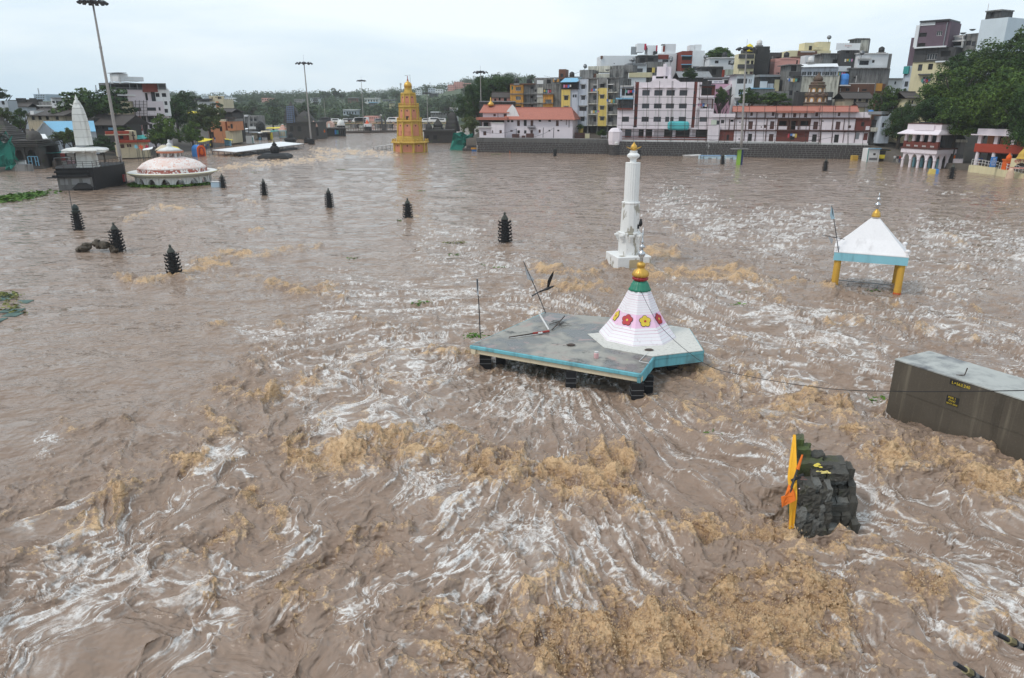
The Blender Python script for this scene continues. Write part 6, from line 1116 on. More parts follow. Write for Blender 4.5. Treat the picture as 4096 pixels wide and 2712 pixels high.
p=at('C',225,888,328);o=thing('vault_shrine','pink vaulted shrine on the quay roof','shrine',p);w=msize('C',50,328);h=at('C',225,795,328).z-p.z;ap=arch_pts(w,h,h*.4,10);MB().loft([[(x,0,z) for x,z in ap],[(x,4,z) for x,z in ap]]).build('vault',T.pink_dome,o);ap=arch_pts(w*.3,h*.7,h*.4,8);MB().loft([[(x,-.1,z) for x,z in ap],[(x,.02,z) for x,z in ap]]).build('niche',T.white_plaster,o)
def striped_shrine():
 p=at('B',1685,1155,310);o=thing('striped_shrine','little shrine with an orange and white striped cone and pale blue walls','shrine',p);w=msize('B',58,310);z=lambda y:at('B',1685,y,310).z-p.z;MB().box(-w,w,0,2*w,-.5,z(1070)).build('room',paint('shrine_blue',(.42,.62,.68),.2),o)
 for k,x in enumerate((-.66,-.2,.25,.66)):MB().box(x*w-.25,x*w+.25,-.05,.02,0,z(1080)).build('pale_panel',T.cream_wall,o)
 ys=[1065,1050,1035,1020,1006,994,982];ws=[60,52,43,35,27,20,14,8]
 for i,y in enumerate(ys):r1,r2=msize('B',ws[i],310),msize('B',ws[i+1],310);MB().loft([[(sx*r1,w+sy*r1,z(y)) for sx,sy in ((-1,-1),(1,-1),(1,1),(-1,1))],[(sx*r2*1.05,w+sy*r2*1.05,z(ys[i+1] if i<6 else 965)) for sx,sy in ((-1,-1),(1,-1),(1,1),(-1,1))]]).build('cone_tier',T.orange_cloth if i % 2 else T.white_wall,o)
 MB().tube([(0,w,z(970)),(0,w,z(930))],.08,5).build('flag_staff',T.dark_metal,o)
striped_shrine()
def dark_temple(label,c,tiers,Y,base,arch=(),scaf=None):
 o=thing('dark_stone_temple',label,'temple',at(c,base[0],base[2],Y)*1.0);o.location.z=0;X=lambda x,y=1000:at(c,x,y,Y).x-o.location.x;Z=lambda y,d=0:at(c,base[0],y,Y+d).z;S_=T.dark_basalt
 MB().box(X(base[0]),X(base[1]),0,18,-1,Z(base[3])).build('base_wall',S_,o);MB().box(X(base[0])-.4,X(base[1])+.4,-.4,18,Z(base[3])-.3,Z(base[3])+.3).build('cornice',S_,o)
 for x0,x1,y0,y1 in arch:MB().box(X(x0),X(x1),-.08,.02,Z(y1),Z(y0)).build('wall_opening',T.black_wall,o)
 for cx,dY,prof in tiers:
  x=at(c,cx,900,Y+dY).x-o.location.x
  for (h0,y0),(h1,y1) in zip(prof,prof[1:]):
   r0,r1=msize(c,h0,Y+dY,8),msize(c,h1,Y+dY,8);k=.6
   cr=lambda s,z:[(x+a*s,dY+b*s,z) for a,b in ((-1,-k),(-k,-k),(-k,-1),(k,-1),(k,-k),(1,-k),(1,k),(k,k),(k,1),(-k,1),(-k,k),(-1,k))]
   MB().loft([cr(r0,Z(y0,dY)),cr((r0+r1)/2*1.03,(Z(y0,dY)+Z(y1,dY))/2),cr(r1*.97,Z(y1,dY))]).build('roof_tier',S_,o)
 if scaf:
  for x in scaf[0]:MB().tube([(X(x,scaf[1]),-1,Z(scaf[2])),(X(x,scaf[1]),-1,Z(scaf[1]))],.12,4).build('scaffold_pole',plain('scaffold_blue',(.10,.16,.28),.5),o)
  for k in range(9):y=scaf[1]+(scaf[2]-scaf[1])*k/8;MB().tube([(X(scaf[0][0],y),-1,Z(y)),(X(scaf[0][-1],y),-1,Z(y))],.1,4).build('scaffold_rail',T.scaffold_blue,o)
 return o
dark_temple('big dark stone temple with pyramid roofs and blue scaffolding by the mast','B',[(1840,9,[(120,950),(112,900),(104,850),(92,790),(78,740),(56,700),(40,680),(24,660),(14,640),(4,610)]),(2040,7,[(150,930),(135,890),(112,855),(88,825),(58,795),(30,775),(8,755)])],298,(1745,2200,1150,940),[(1800,1850,1000,1080),(1920,1970,1000,1080)],((1760,1790,1825,1865),690,940))
awning('yellow_green_awning','yellow green awning beside the striped shrine','B',[(1420,1035),(1640,1030),(1650,1008),(1440,1020)],[312,311,316,317],T.yellow_sheet);awning('teal_awning','teal awning left of the striped shrine','B',[(1470,1085),(1620,1075),(1620,1062),(1480,1065)],[306,306,311,311],T.teal_sheet);awning('green_awning','dark green awning right of the striped shrine','B',[(1740,1098),(1830,1085),(1820,1078),(1745,1075)],[306,305,309,310],T.green_net)
_st=[(970,1090,1060,'tin','grey tin stall roof at the left end of the market'),(1060,1150,1072,'white','white sheet stall roof second in the market row'),(1150,1300,1088,'tin','long tin stall roof in the middle of the market'),(1290,1385,1095,'white','pale stall roof beside the grey shutters'),(1340,1500,1075,'cream','cream stall roof at the right end of the market'),(1030,1150,1035,'white','white shade roof behind the market stalls')]
for i,(x0,x1,y,mt,lb) in enumerate(_st):
 M_={'tin':T.tin_roof,'white':T.white_sheet,'cream':T.cream_paint}[mt];awning('market_stall',lb,'B',[(x0,y+14),(x1,y+10),(x1-8,y-6),(x0+12,y-4)],[290,289,295,296],M_,'stall',group='market stalls on the left bank',sag=.06);o=bpy.data.objects[[k.name for k in bpy.data.objects if k.name.startswith('market_stall')][-1]]
 c_=at('B',(x0+x1)/2,1180,291);wd=msize('B',(x1-x0)/2*.8,291);mb=MB().box(c_.x-wd,c_.x+wd,292,294,0,2.6);wb(mb,'goods_shelf',(T.grey_wall,T.dark_wall,T.cream_wall)[i % 3],o);wb(MB().box(c_.x-wd,c_.x+wd*.2,291.5,292,0,1.0),'counter',(T.blue_sheet,T.white_trim,T.brown_board)[i % 3],o)
awning('yellow_tarp','small yellow tarpaulin with a blue skirt over a stall at the water edge','B',[(780,1205),(905,1220),(900,1205),(785,1188)],[240,240,244,244],T.yellow_sheet,'tarpaulin',sag=.05);simple_box('blue_stall','blue stall cloth under the small yellow tarpaulin','stall','B',775,1205,855,1255,242,1.5,T.blue_sheet,[('hem',0,1,0,.1,.05,T.dark_metal)],zb=.3)
simple_box('white_cart','white loaded cart at the market waterline','cart','B',1115,1150,1215,1225,262,2,T.white_wall,[('green_side',1.0,1.12,0,.8,.1,T.teal_sheet),('load',.1,.9,1,1.3,-.3,T.grey_wall)],zb=.2);simple_box('yellow_stall','yellow stall panel in the market','stall','B',1455,1100,1510,1170,292,2,T.yellow_sheet,[('shade',-.1,1.1,.95,1,.5,T.cream_paint)],zb=.2)
def auto_van(label,p,rz,body,s=1.0):
 o=thing('parked_van',label,'van',p,rz);prof=[(-1.9,.35),(1.7,.35),(1.9,.8),(1.5,1.1),(1.05,1.75),(-1.85,1.8),(-1.95,1.0)];prof=[(x*s,z*s) for x,z in prof];bevel(MB().loft([[(x,-.8*s,z) for x,z in prof],[(x,.8*s,z) for x,z in prof]]).build('body',body,o),.08);MB().loft([[(x*.8+.1,-.81*s,z) for x,z in ((1.3*s,1.15*s),(.95*s,1.62*s),(-1.7*s,1.65*s),(-1.7*s,1.15*s))],[(x*.8+.1,.81*s,z) for x,z in ((1.3*s,1.15*s),(.95*s,1.62*s),(-1.7*s,1.65*s),(-1.7*s,1.15*s))]]).build('window_band',T.window_glass,o)
 for x in (-1.2,1.2):
  for y in (-.7,.7):m=MB();m.lathe([(.32*s,-.1),(.33*s,0),(.32*s,.1)],14);m.v=[(x*s+a,y*s+c_,.33*s+b) for a,b,c_ in m.v];m.build('wheel',T.black_paint,o)
 return o
auto_van('white van parked among the market stalls',at('B',1020,1200,272)+Vector((0,0,.2)),.4,T.white_sheet,1.2)
# --- people on the left bank
_cl=[paint('shirt_%d' % i,c,.1) for i,c in enumerate([(.5,.5,.5),(.02,.02,.03),(.05,.08,.25),(.4,.05,.04),(.6,.55,.4),(.1,.12,.12),(.02,.1,.3)])]
for i,(c,x,y,Y,lb) in enumerate([('B',370,1345,226,'person in dark clothes, leftmost under the yellow tarpaulin'),('B',398,1348,226,'person second from left under the yellow tarpaulin'),('B',425,1350,225,'person in the middle of the crowd under the yellow tarpaulin'),('B',448,1348,225,'person right of middle in the tarpaulin crowd'),('B',470,1350,224,'person in dark trousers near the end of the tarpaulin crowd'),('B',500,1350,224,'person at the right of the tarpaulin crowd'),('B',522,1348,224,'person before the rightmost one of the tarpaulin crowd'),('B',562,1340,224,'person in yellow at the right end of the crowd'),('B',340,1345,227,'person in yellow at the left end of the crowd'),('B',628,1240,246,'lone person standing beside the orange house'),('B',960,1225,262,'person in red walking along the market bank'),('A',1285,945,188,'person by the parked scooters at the red house'),('A',1320,945,188,'person in blue by the red house'),('A',1362,940,188,'person in pale shirt near the star banners'),('B',1290,1215,270,'person at the shuttered stalls')]):
 p=at(c,x,y,Y);p.z=max(p.z-.2,.3);me=person(T.yellow_sheet if 'in yellow' in lb else T.red_wall if 'in red' in lb else _cl[i % 7],_cl[(i*3+1) % 7],i % 2);o=obj('person',me);o.location=p;o.rotation_euler=(0,0,rng.uniform(0,6));k=rng.uniform(.95,1.08);o.scale=(k,k,k);tag(o,lb,'person','people on the left bank')
# ---------------------------------------------------------------- right bank: the ghat wall
paint('pinkish_wall',(.76,.68,.71),.22,(.3,.25,.25));paint('mouldy_grey',(.24,.235,.225),.8,(.035,.034,.032));paint('ochre_wall',(.62,.30,.06),.5,(.10,.06,.03));paint('yellow_wall',(.66,.50,.14),.4,(.16,.12,.06));paint('bluish_wall',(.50,.54,.60),.5,(.12,.12,.12));paint('pale_green_wall',(.55,.60,.50),.4);paint('salmon_wall',(.66,.33,.28),.25,(.3,.16,.13));paint('violet_wall',(.14,.095,.12),.3);paint('sooty_wall',(.075,.072,.072),.6,(.02,.02,.02));paint('brown_wall',(.16,.075,.05),.45);paint('rendered_white',(.72,.73,.74),.25,(.35,.35,.34));paint('stained_white',(.58,.56,.48),.75,(.08,.075,.06));paint('maroon_paint',(.17,.045,.035),.35);paint('pale_yellow',(.68,.60,.38),.35,(.25,.22,.15));paint('stone_render',(.12,.115,.11),.6)
stone('ghat_stone',(.075,.066,.062),1.3);plain('mortar',(.30,.29,.28),.9)
def block_mesh(k):
 key='blk%d' % k
 if key not in MESH:
  rr=random.Random(k);bm=bmesh.new();bmesh.ops.create_cube(bm,size=1.0)
  for v in bm.verts:v.co+=Vector((rr.uniform(-.02,.02),rr.uniform(-.1,.1),rr.uniform(-.04,.04)))
  bmesh.ops.bevel(bm,geom=bm.edges[:],offset=.06,segments=1,affect='EDGES');me=bpy.data.meshes.new('stone_block');bm.to_mesh(me);bm.free();me.materials.append(T.ghat_stone);MESH[key]=me
 return MESH[key]
def ghat_wall(label,A,B,top,plainband=0.0,seed=0):
 d=(B-A);L=d.length;rz=math.atan2(d.y,d.x);o=thing('stone_embankment_wall',label,'wall',A,rz);rr=random.Random(seed);MB().box(0,L,.06,2.0,-2,top).build('wall_core',T.mortar,o)
 if plainband:MB().box(0,L,-.04,.06,top-plainband,top).build('plaster_band',T.stone_render,o)
 h=.5;rows=int((top-plainband)/h+.6);n=0;rest=MB();cand=[]
 for r in range(rows):
  z=top-plainband-(r+1)*h;x=rr.uniform(0,.5)
  while x<L-.3:
   w=min(rr.uniform(.7,1.3),L-x);cand.append((x,w,z));x+=w
 rr.shuffle(cand)
 for i,(x,w,z) in enumerate(cand):
  if i<300:b=obj('stone_block',block_mesh(rr.randint(0,5)),o);b.location=(x+w/2,.03+rr.uniform(-.03,.03),z+h/2);b.scale=(w-.1,.2,h-.09)
  else:f=rr.uniform(-.03,.03);rest.box(x+.05,x+w-.05,-.07+f,.1,z+.045,z+h-.045)
 if rest.v:tag(rest.build('stone_blocks_rest',T.ghat_stone,o),None,None,None,'stuff')
 return o
_A1,_B1=W('D',190,1210),W('D',1990,1242);_A2,_B2=W('E',280,1476),W('E',1492,1494);_A3,_B3=W('E',1500,1494),W('G',838,1408)
ztop=at('D',1000,1028,(_A1.y+_B1.y)/2).z
ghat_wall('dark stone embankment wall with a plaster band below the red-roofed house',_A1,_B1,ztop,1.1,1);ghat_wall('dark stone embankment wall below the white apartment building',_A2,_B2,at('E',900,1308,(_A2.y+_B2.y)/2).z,0,2);ghat_wall('dark stone embankment wall below the long half-timbered house',_A3,_B3,at('G',400,1245,(_A3.y+_B3.y)/2).z,0,3)
def bastion(label,c,xc,yb,hw,ytop,col,S_=None):
 p=W(c,xc,yb);r=msize(c,hw,p.y);zt=at(c,xc,ytop,p.y).z;o=thing('wall_bastion',label,'bastion',p+Vector((0,r*.8,0)));rr=random.Random(5);n=14;h=.5
 for k in range(int(zt/h)+1):
  for i in range(n):
   a0=2*math.pi*(i+(k % 2)*.5)/n;a1=a0+2*math.pi/n*.94;R_=r*(1+.02*(k==1 or k==4))+rr.uniform(-.04,.04)
   if math.sin((a0+a1)/2)>.5:continue
   z0,z1=zt-(k+1)*h+.03,zt-k*h;pts=[(R_*math.cos(a0),R_*math.sin(a0)),(R_*math.cos(a1),R_*math.sin(a1)),((R_-.4)*math.cos(a1),(R_-.4)*math.sin(a1)),((R_-.4)*math.cos(a0),(R_-.4)*math.sin(a0))];MB().prism(pts,z0,z1).build('stone_block',T.ghat_stone,o)
 MB().lathe([(r-.12,-1),(r-.12,zt)],20).build('core',T.mortar,o);MB().lathe([(r+.1,zt-.9),(r+.16,zt-.85),(r+.1,zt-.78)],20,cap=False).build('string_course',T.ghat_stone,o)
 return o,r,zt
bastion('round stone bastion at the left end of the wall under the pink house','D',482,1198,82,1075,None)
_bo,_br,_bz=bastion('round stone bastion carrying the white hexagonal turret','E',345,1478,72,1345,None)
def turret():
 p=W('E',345,1478)+Vector((0,_br*.8,0));o=thing('white_turret','white hexagonal turret room with a low pyramid roof on the wall bastion','turret',p);Y=p.y;r=msize('E',86,Y,5);z=lambda y:at('E',345,y,Y).z;MB().lathe([(r*.9,z(1345)),(r,z(1290)),(r,z(1178))],6,R(0)).build('turret_wall',T.pinkish_wall,o);MB().lathe([(r*1.04,z(1182)),(r*.62,z(1140)),(r*.3,z(1133))],6,R(0)).build('turret_roof',T.pinkish_wall,o)
 m=MB();m.lathe([(.5,z(1345)),(.6,z(1320)),(.4,z(1300))],8,0,(.2,-_br*.9,0));m.build('plaster_scar',T.white_trim,o)
turret()
# --- steps and small things at the wall foot
o=thing('stone_steps','broken stone steps at the left end of the wall beside the green net','steps',W('D',60,1200))
for k,(x0,x1,y0,y1) in enumerate([(0,200,1165,1205),(60,230,1120,1165),(130,260,1075,1120),(200,300,1030,1075)]):
 a,b=at('D',x0,y1,220+k),at('D',x1,y1,219.5+k);zt=at('D',x0,y0,220+k).z
 for q in range(5):u0=a.lerp(b,q/5);u1=a.lerp(b,(q+.96)/5);wb(MB().prism([(u0.x,u0.y),(u1.x,u1.y),(u1.x,u1.y+3),(u0.x,u0.y+3)],-1,zt-.02*(q % 2)),'step_stone',T.ghat_stone,o)
simple_box('yellow_arch_box','small yellow and blue box wedged at the foot of the steps','box','D',125,1158,215,1200,218.5,1,T.kiosk_blue,[('yellow_hood',-.1,1.1,.75,1.1,.3,T.ochre_wall)],zb=-.5)
simple_box('orange_niche','orange framed dark niche box at the foot of the stone wall','niche','D',1300,1162,1450,1215,210.5,1.5,T.dark_room,[('frame',0,.12,0,1,.1,T.orange_paint),('frame',.72,1,0,1,.1,T.orange_paint),('frame',0,1,.82,1,.12,T.orange_paint),('white_pot',.15,.35,1,1.2,.0,T.white_wall),('white_pot',.5,.65,1,1.2,.0,T.white_wall)],zb=-.5)
b=simple_box('pale_blue_shed','row of pale blue cupboard panels awash before the stone wall','shed','E',1405,1480,1665,1580,186,1.6,paint('pale_blue_metal',(.50,.64,.72),.2),[('post',0,.015,0,1,.06,T.dark_metal),('post',.17,.19,0,1,.06,T.dark_metal),('shelf',0,.19,.6,.64,.08,T.dark_metal),('panel',.4,.56,0,.62,.05,T.grey_metal),('panel',.6,.78,0,.55,.07,T.white_trim),('post',.8,.82,0,.7,.08,T.dark_metal),('top_edge',-.01,1.01,.96,1.02,.1,T.kiosk_blue)],zb=-.5)
simple_box('pale_blue_shed','shorter pale blue cupboard right of the lamp tower before the wall','shed','E',1732,1480,1862,1580,185,1.6,T.pale_blue_metal,[('panel',0,.35,0,.6,.06,T.white_trim),('panel',.4,.62,0,.62,.05,T.grey_metal),('post',.62,.65,0,.8,.08,T.dark_metal),('top_edge',-.01,1.01,.96,1.02,.1,T.kiosk_blue)],zb=-.5)
p=W('E',1900,1580);p=W('R4',562,92);o=thing('mast_pillar','green and blue painted pillar with a slab top under the right mast','pillar',p);MB().box(-.4,.35,0,.8,-1,3.4).build('green_face',plain('lime_paint',(.28,.5,.06),.6),o);MB().box(.352,.85,.05,.75,-1,3.4).build('blue_face',plain('navy_paint',(.02,.03,.12),.6),o);MB().box(-1.9,1.9,-.6,1.4,3.4,3.6).build('slab',T.grey_wall,o)
pb=Vector((p.x+.3,p.y+.4,3.6));mast('grey floodlight mast rising before the long half-timbered house',pb,'F',(740,295),9,.3,1.3,crown=1.6)
simple_box('yellow_crate','yellow ochre slatted crate at the waterline under the wall end','crate','G',677,1365,735,1420,181,1.2,T.tower_yellow,[('slat',0,1,.15,.25,.04,T.gold),('slat',0,1,.5,.6,.04,T.gold),('slat',0,1,.85,.95,.04,T.gold)],zb=-.5)
simple_box('cream_cabin','small cream cabin with a dark hatch and blue roof edge at the wall end','cabin','G',832,1292,950,1425,177,3,T.white_wall,[('hatch',.45,.65,.58,.7,.05,T.dark_room),('panel',.15,.85,.25,.4,.05,T.grey_metal),('roof_edge',-.05,1.05,.97,1.03,.3,T.blue_sheet),('post',-.05,0,0,1,.1,T.teal_sheet)],zb=-.5)
def rickshaw():
 p=at('G',1005,1405,180);p.z=.1;o=thing('auto_rickshaw','yellow and black auto rickshaw parked beside the cream cabin','rickshaw',p,R(-20));s=1.5;pr=[(-1.3,.3),(1.0,.3),(1.25,.6),(1.2,.95),(.75,1.7),(-1.2,1.75),(-1.4,1.0)];bevel(MB().loft([[(x*s,-.65*s,z*s) for x,z in pr],[(x*s,.65*s,z*s) for x,z in pr]]).build('body',T.yellow_sheet,o),.1);MB().loft([[(x*s,-.66*s,z*s) for x,z in ((-.9,.95),(.9,.95),(.55,1.6),(-.9,1.6))],[(x*s,.66*s,z*s) for x,z in ((-.9,.95),(.9,.95),(.55,1.6),(-.9,1.6))]]).build('opening',T.black_paint,o);MB().loft([[(x*s,-.67*s,z*s) for x,z in ((-1.25,1.62),(.8,1.62),(.65,1.8),(-1.15,1.82))],[(x*s,.67*s,z*s) for x,z in ((-1.25,1.62),(.8,1.62),(.65,1.8),(-1.15,1.82))]]).build('hood',T.black_paint,o)
 for x,y in ((.95,0),(-.85,-.6),(-.85,.6)):m=MB();m.lathe([(.24*s,-.06),(.26*s,0),(.24*s,.06)],12);m.v=[(x*s+a,y*s+c_,.25*s+b_) for a,b_,c_ in m.v];m.build('wheel',T.dark_metal,o)
rickshaw()
o=thing('moored_boat','small pale boat moored at the foot of the stone wall','boat',W('E',1300,1500),R(-8));m=MB();m.loft([[(x,y*w,z) for x,y,z in ((-2.4,0,.5),(-1.8,-.6,.45),(0,-.75,.4),(1.8,-.6,.5),(2.6,0,.75),(1.8,.6,.5),(0,.75,.4),(-1.8,.6,.45))] for w in (1,)]+[[(x*.8,y*.6,-.1) for x,y,z in ((-2.4,0,.5),(-1.8,-.6,.45),(0,-.75,.4),(1.8,-.6,.5),(2.6,0,.75),(1.8,.6,.5),(0,.75,.4),(-1.8,.6,.45))]]);m.build('hull',T.white_trim,o);MB().box(-1.0,1.0,-.55,.55,.38,.46).build('thwart',T.debris_wood,o)
# ---------------------------------------------------------------- pink house with the red tiled roof
P1=Bld('pink_tiled_house','long pale pink waterfront house under an orange-red tiled roof','house','D',(228,1020),(1490,1020),223,216,zb=ztop-.2);pw=T.pinkish_wall;sh=T.brown_wood
P1.wall(565,765,1490,1022,pw,9,zbot=0)
for x0,y0,x1,y1,k in [(602,780,637,808,'o'),(652,780,688,808,'o'),(738,783,776,860,'h'),(828,778,868,860,'o'),(920,782,958,860,'h'),(1028,775,1064,802,'o'),(1160,775,1196,802,'o'),(1264,783,1302,860,'h'),(1323,770,1350,788,'o'),(645,915,678,937,'h'),(742,918,776,960,'o'),(832,918,865,962,'g'),(918,915,952,968,'h'),(1030,908,1057,950,'h'),(1162,912,1188,933,'o'),(1282,910,1310,932,'o'),(1400,775,1410,845,'h'),(1437,770,1447,880,'h')]:P1.win(x0,y0,x1,y1,k,sh)
P1.box('balcony_slab',880,880,985,890,T.dark_metal,0,1.0);P1.rail('balcony_rail',882,855,983,885,T.dark_metal,.9,10)
P1.wall(228,870,390,1030,pw,7,d=1.2,zbot=0);P1.win(280,930,322,985,'h',sh);P1.wall(390,815,565,1030,pw,8,d=1.9,zbot=0);P1.win(400,918,414,955,'h',sh);P1.win(500,915,532,958,'h',sh);P1.wall(262,805,395,870,pw,6,d=-.5);P1.win(282,785+22,350,862,'o');P1.win(455,785+25,480,812,'o')
P1.wall(275,680,592,745,pw,7,d=-1);P1.win(417,697,450,727,'h',sh);P1.win(556,692,590,735,'h',sh);P1.box('balcony_slab',205,866,392,880,T.white_trim,0,2.0);P1.box('parapet',392,812,562,822,T.white_trim,1.8,2.1);P1.box('upper_porch_wall',228,770,565,812,T.dark_wall,-2,-1.0)
P1.gable('main_roof',545,612,1530,768,T.red_tiles,10,1.0,hip=2.0);P1.gable('upper_roof',235,578,640,676,T.red_tiles,8,.8,d=-1);P1.box('lower_eave_roof',185,742,600,778,T.red_tiles,-1,2.2)
m=MB();a,b,c_=P1.uz(595,655),P1.uz(665,570),P1.uz(705,612);m.loft([[(a[0],.5,a[1]-3),(a[0]+4.5,.5,a[1]-3),(c_[0],.5,c_[1]),(b[0],.5,b[1]),(a[0],.5,a[1])],[(a[0],.9,a[1]-3),(a[0]+4.5,.9,a[1]-3),(c_[0],.9,c_[1]),(b[0],.9,b[1]),(a[0],.9,a[1])]]);m.build('gable_parapet',T.white_wall,P1.e)
p=P1.uz(383,560,-4);MB().lathe([(.9,p[1]-.6),(1.0,p[1]),(.5,p[1]+.5),(.2,p[1]+.8),(.25,p[1]+1.2),(.03,p[1]+2.0)],14,0,(p[0],4,0)).build('golden_finial',T.gold,P1.e,True)
for x,y0,y1 in ((262,780,860),(358,780,870),(480,685,745)):P1.pipe(x,y0,x+1,y1,sh,.4,.12,'timber_post')
for x0,x1,y0 in ((670,760,968),(800,840,990),(860,955,962)):P1.box('brown_heap',x0,y0,x1,1018,T.brown_wood,.6,1.6)
for x,y0,y1 in ((730,895,1020),(1095,880,1015),(1237,880,1020)):P1.pipe(x,y0,x-6,y1,T.dark_metal,2.4,.1,'lamp_pole')
P1.pipe(730,1020,742,1215,T.dark_metal,2.4,.1,'lamp_pole');P1.done()
# --- orange and grey flats
B=Bld('orange_grey_flats','mouldy grey apartment block with orange painted bays behind the red roof','building','D',(645,620),(1330,620),246,242,zb=4)
B.wall(645,300,820,620,T.ochre_wall,10,d=1.0,zbot=0);B.win(720,330,788,382,'g',T.white_trim,bars=3);B.win(720,458,790,508,'g',T.white_trim,bars=3);B.win(722,585,795,615,'o');B.win(662,320,684,368,'h',T.green_net)
B.wall(820,295,965,640,T.mouldy_grey,10,zbot=0);B.grid((938,),(340,468,592),17,17,k='o');B.wall(965,295,1095,640,T.mouldy_grey,10,d=.4,zbot=0);B.grid((988,),(380,515),14,16,k='o');B.box('pale_panel',1012,340,1088,420,T.stained_white,.4,.7);B.box('pale_panel',1005,430,1085,470,T.white_wall,.4,.9);B.box('pale_panel',1012,470,1090,600,T.stained_white,.4,.7)
B.wall(1095,290,1330,640,T.mouldy_grey,10,d=.1,zbot=0);B.win(1118,360,1195,412,'o');B.wall(1092,420,1222,600,T.ochre_wall,2,d=.9);B.win(1120,500,1205,555,'g',T.white_trim,bars=4)
for y in (425,550):B.box('floor_slab',645,y-6,1225,y+6,T.mouldy_grey,0,1.3)
B.box('roof_slab',640,285,970,297,T.brown_wall,-10,1.2);B.wall(972,205,1315,292,T.mouldy_grey,8,d=-2);B.win(1000,232,1090,288,'o');B.win(1140,230,1195,285,'o');B.box('white_door',1005,238,1092,290,T.white_wall,-2,-1.8);B.box('orange_panel',1225,225,1305,262,T.ochre_wall,-2,-1.7);B.wall(1302,90,1395,220,T.brown_wall,6,d=-2);B.win(1325,150,1365,200,'g');B.box('roof_tank',868,225,918,280,T.black_paint,-4,-1.5);B.box('tank_wall',1395,190,1570,225,T.mouldy_grey,-6,-3)
B.pipe(912,300,912,610,T.mouldy_grey,.3,.15);B.done()
# --- yellow and bluish flats
B=Bld('yellow_blue_flats','four-storey flats striped yellow, pale blue and mouldy grey above the stone wall','building','D',(1335,870),(2105,870),228,220,zb=4)
B.wall(1335,255,1455,880,T.yellow_wall,12,d=1.0,zbot=0);B.grid((1402,),(480,625),27,29,k='g',aw=T.mouldy_grey);B.wall(1455,255,1560,880,T.bluish_wall,12,d=.6,zbot=0);B.grid((1502,1532),(453,),12,20,k='g');B.win(1505,735,1545,770,'o')
B.wall(1340,262,1560,362,T.dark_room,2,d=1.15,name='terrace_shade_slab');m=MB();a,b=B.uz(1335,268,1.5),B.uz(1562,240,1.5);m.add([(a[0],-2.4,a[1]),(b[0],-2.4,a[1]),(b[0],1.5,b[1]+.8),(a[0],1.5,b[1]+.8)],[(0,1,2,3)]);m.build('blue_sheet_roof',T.blue_sheet,B.e)  # near-black slab puts the shade under the sheet roof in as colour
B.wall(1560,210,1690,860,T.bluish_wall,12,d=.3,zbot=None);B.grid((1632,),(330,478),26,28,k='g',aw=T.mouldy_grey);B.win(1580,590,1675,655,'g',bars=3,aw=T.mouldy_grey);B.win(1597,738,1650,795,'g',aw=T.mouldy_grey);B.box('balcony_box',1578,585,1678,600,T.mouldy_grey,.3,1.0)
B.wall(1690,205,1840,860,T.mouldy_grey,12,d=-.3);B.grid((1795,),(330,475,625,770),24,30,k='g')
B.wall(1835,345,1955,860,T.yellow_wall,12,d=.9);B.win(1862,290+60,1922,352,'o');B.grid((1888,),(465,615,760),27,24,k='g',aw=T.mouldy_grey);B.wall(1835,205,1955,345,T.mouldy_grey,12,d=.88);B.win(1862,290,1922,340,'o',aw=T.mouldy_grey);B.wall(1955,205,2110,860,T.mouldy_grey,12,d=-.3);B.grid((2005,),(330,475,625,770),30,30,k='g')
for y in (405,560,705,852):
 for x0,x1 in ((1690,1832),(1958,2095)):B.box('balcony_slab',x0,y-7,x1,y+5,T.stained_white,-.3,.7)
for y in (380,535,680,825):
 for x0,x1 in ((1755,1830),(1968,2040)):B.box('balcony_parapet',x0,y-22,x1,y+22,T.mouldy_grey,.45,.65)
for x in (1700,1825,1460,1960):B.pipe(x,230,x-5,850,T.white_trim,.9,.11)
for x0,y0,x1,y1,m_ in ((1770,300,1820,306,'white_trim'),(1970,290,2040,300,'white_trim')):B.box('window_hood',x0,y0,x1,y1,MATS[m_],0,.9)
B.box('parapet',1560,205,2110,218,T.mouldy_grey,-1,.4)
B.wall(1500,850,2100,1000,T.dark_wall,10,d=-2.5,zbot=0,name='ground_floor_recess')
for x in (1690,1820,1958):B.box('pillar',x-7,858,x+7,1000,T.grey_wall,-1,-.4)
for x0,y0,x1,y1,mt,d in ((1585,100,1765,208,'mouldy_grey',-3),(1700,48,1990,130,'stained_white',-6),(1770,152,1990,208,'stained_white',-4),(1990,90,2175,205,'mouldy_grey',-4),(2025,38,2300,130,'mouldy_grey',-7),(1760,150,1800,208,'brown_wall',-3.5)):B.wall(x0,y0,x1,y1,MATS[mt],5,d=d,name='roof_structure')
for x,y in ((1815,130),(1960,115)):a=B.uz(x,y,-2.5);MB().lathe([(.1,0),(.5,.12),(.75,.4)],14,0,(0,0,0)).build('satellite_dish',T.grey_metal,B.e,loc=(a[0],2.5,a[1]))
B.done()
simple_box('yellow_post_box','yellow painted tank beside the shrubs on the wall terrace','tank','D',1575,890,1632,948,221,1.5,T.yellow_wall,[('lid',-.04,1.04,1,1.06,.08,T.grey_wall)],zb=3.6);simple_box('yellow_block','small yellow block on the wall terrace','block','D',1660,960,1718,1012,217,1,T.pale_yellow,[('cap',-.04,1.04,1,1.08,.05,T.grey_wall)],zb=3.6);simple_box('brown_hedge_fence','brown rusty fence panel on the wall terrace','fence','D',1515,950,1660,1012,218,.3,T.brown_wood,[('rail',0,1,.45,.55,.05,T.debris_wood)],zb=3.6);simple_box('white_bench','small white bench beside the round bush on the terrace','bench','D',1875,980,1955,1000,214.5,.5,T.white_trim,[('back_leg',.05,.12,-.5,.0,.0,T.white_trim),('front_leg',.88,.95,-.5,0,.0,T.white_trim)],zb=4.3)
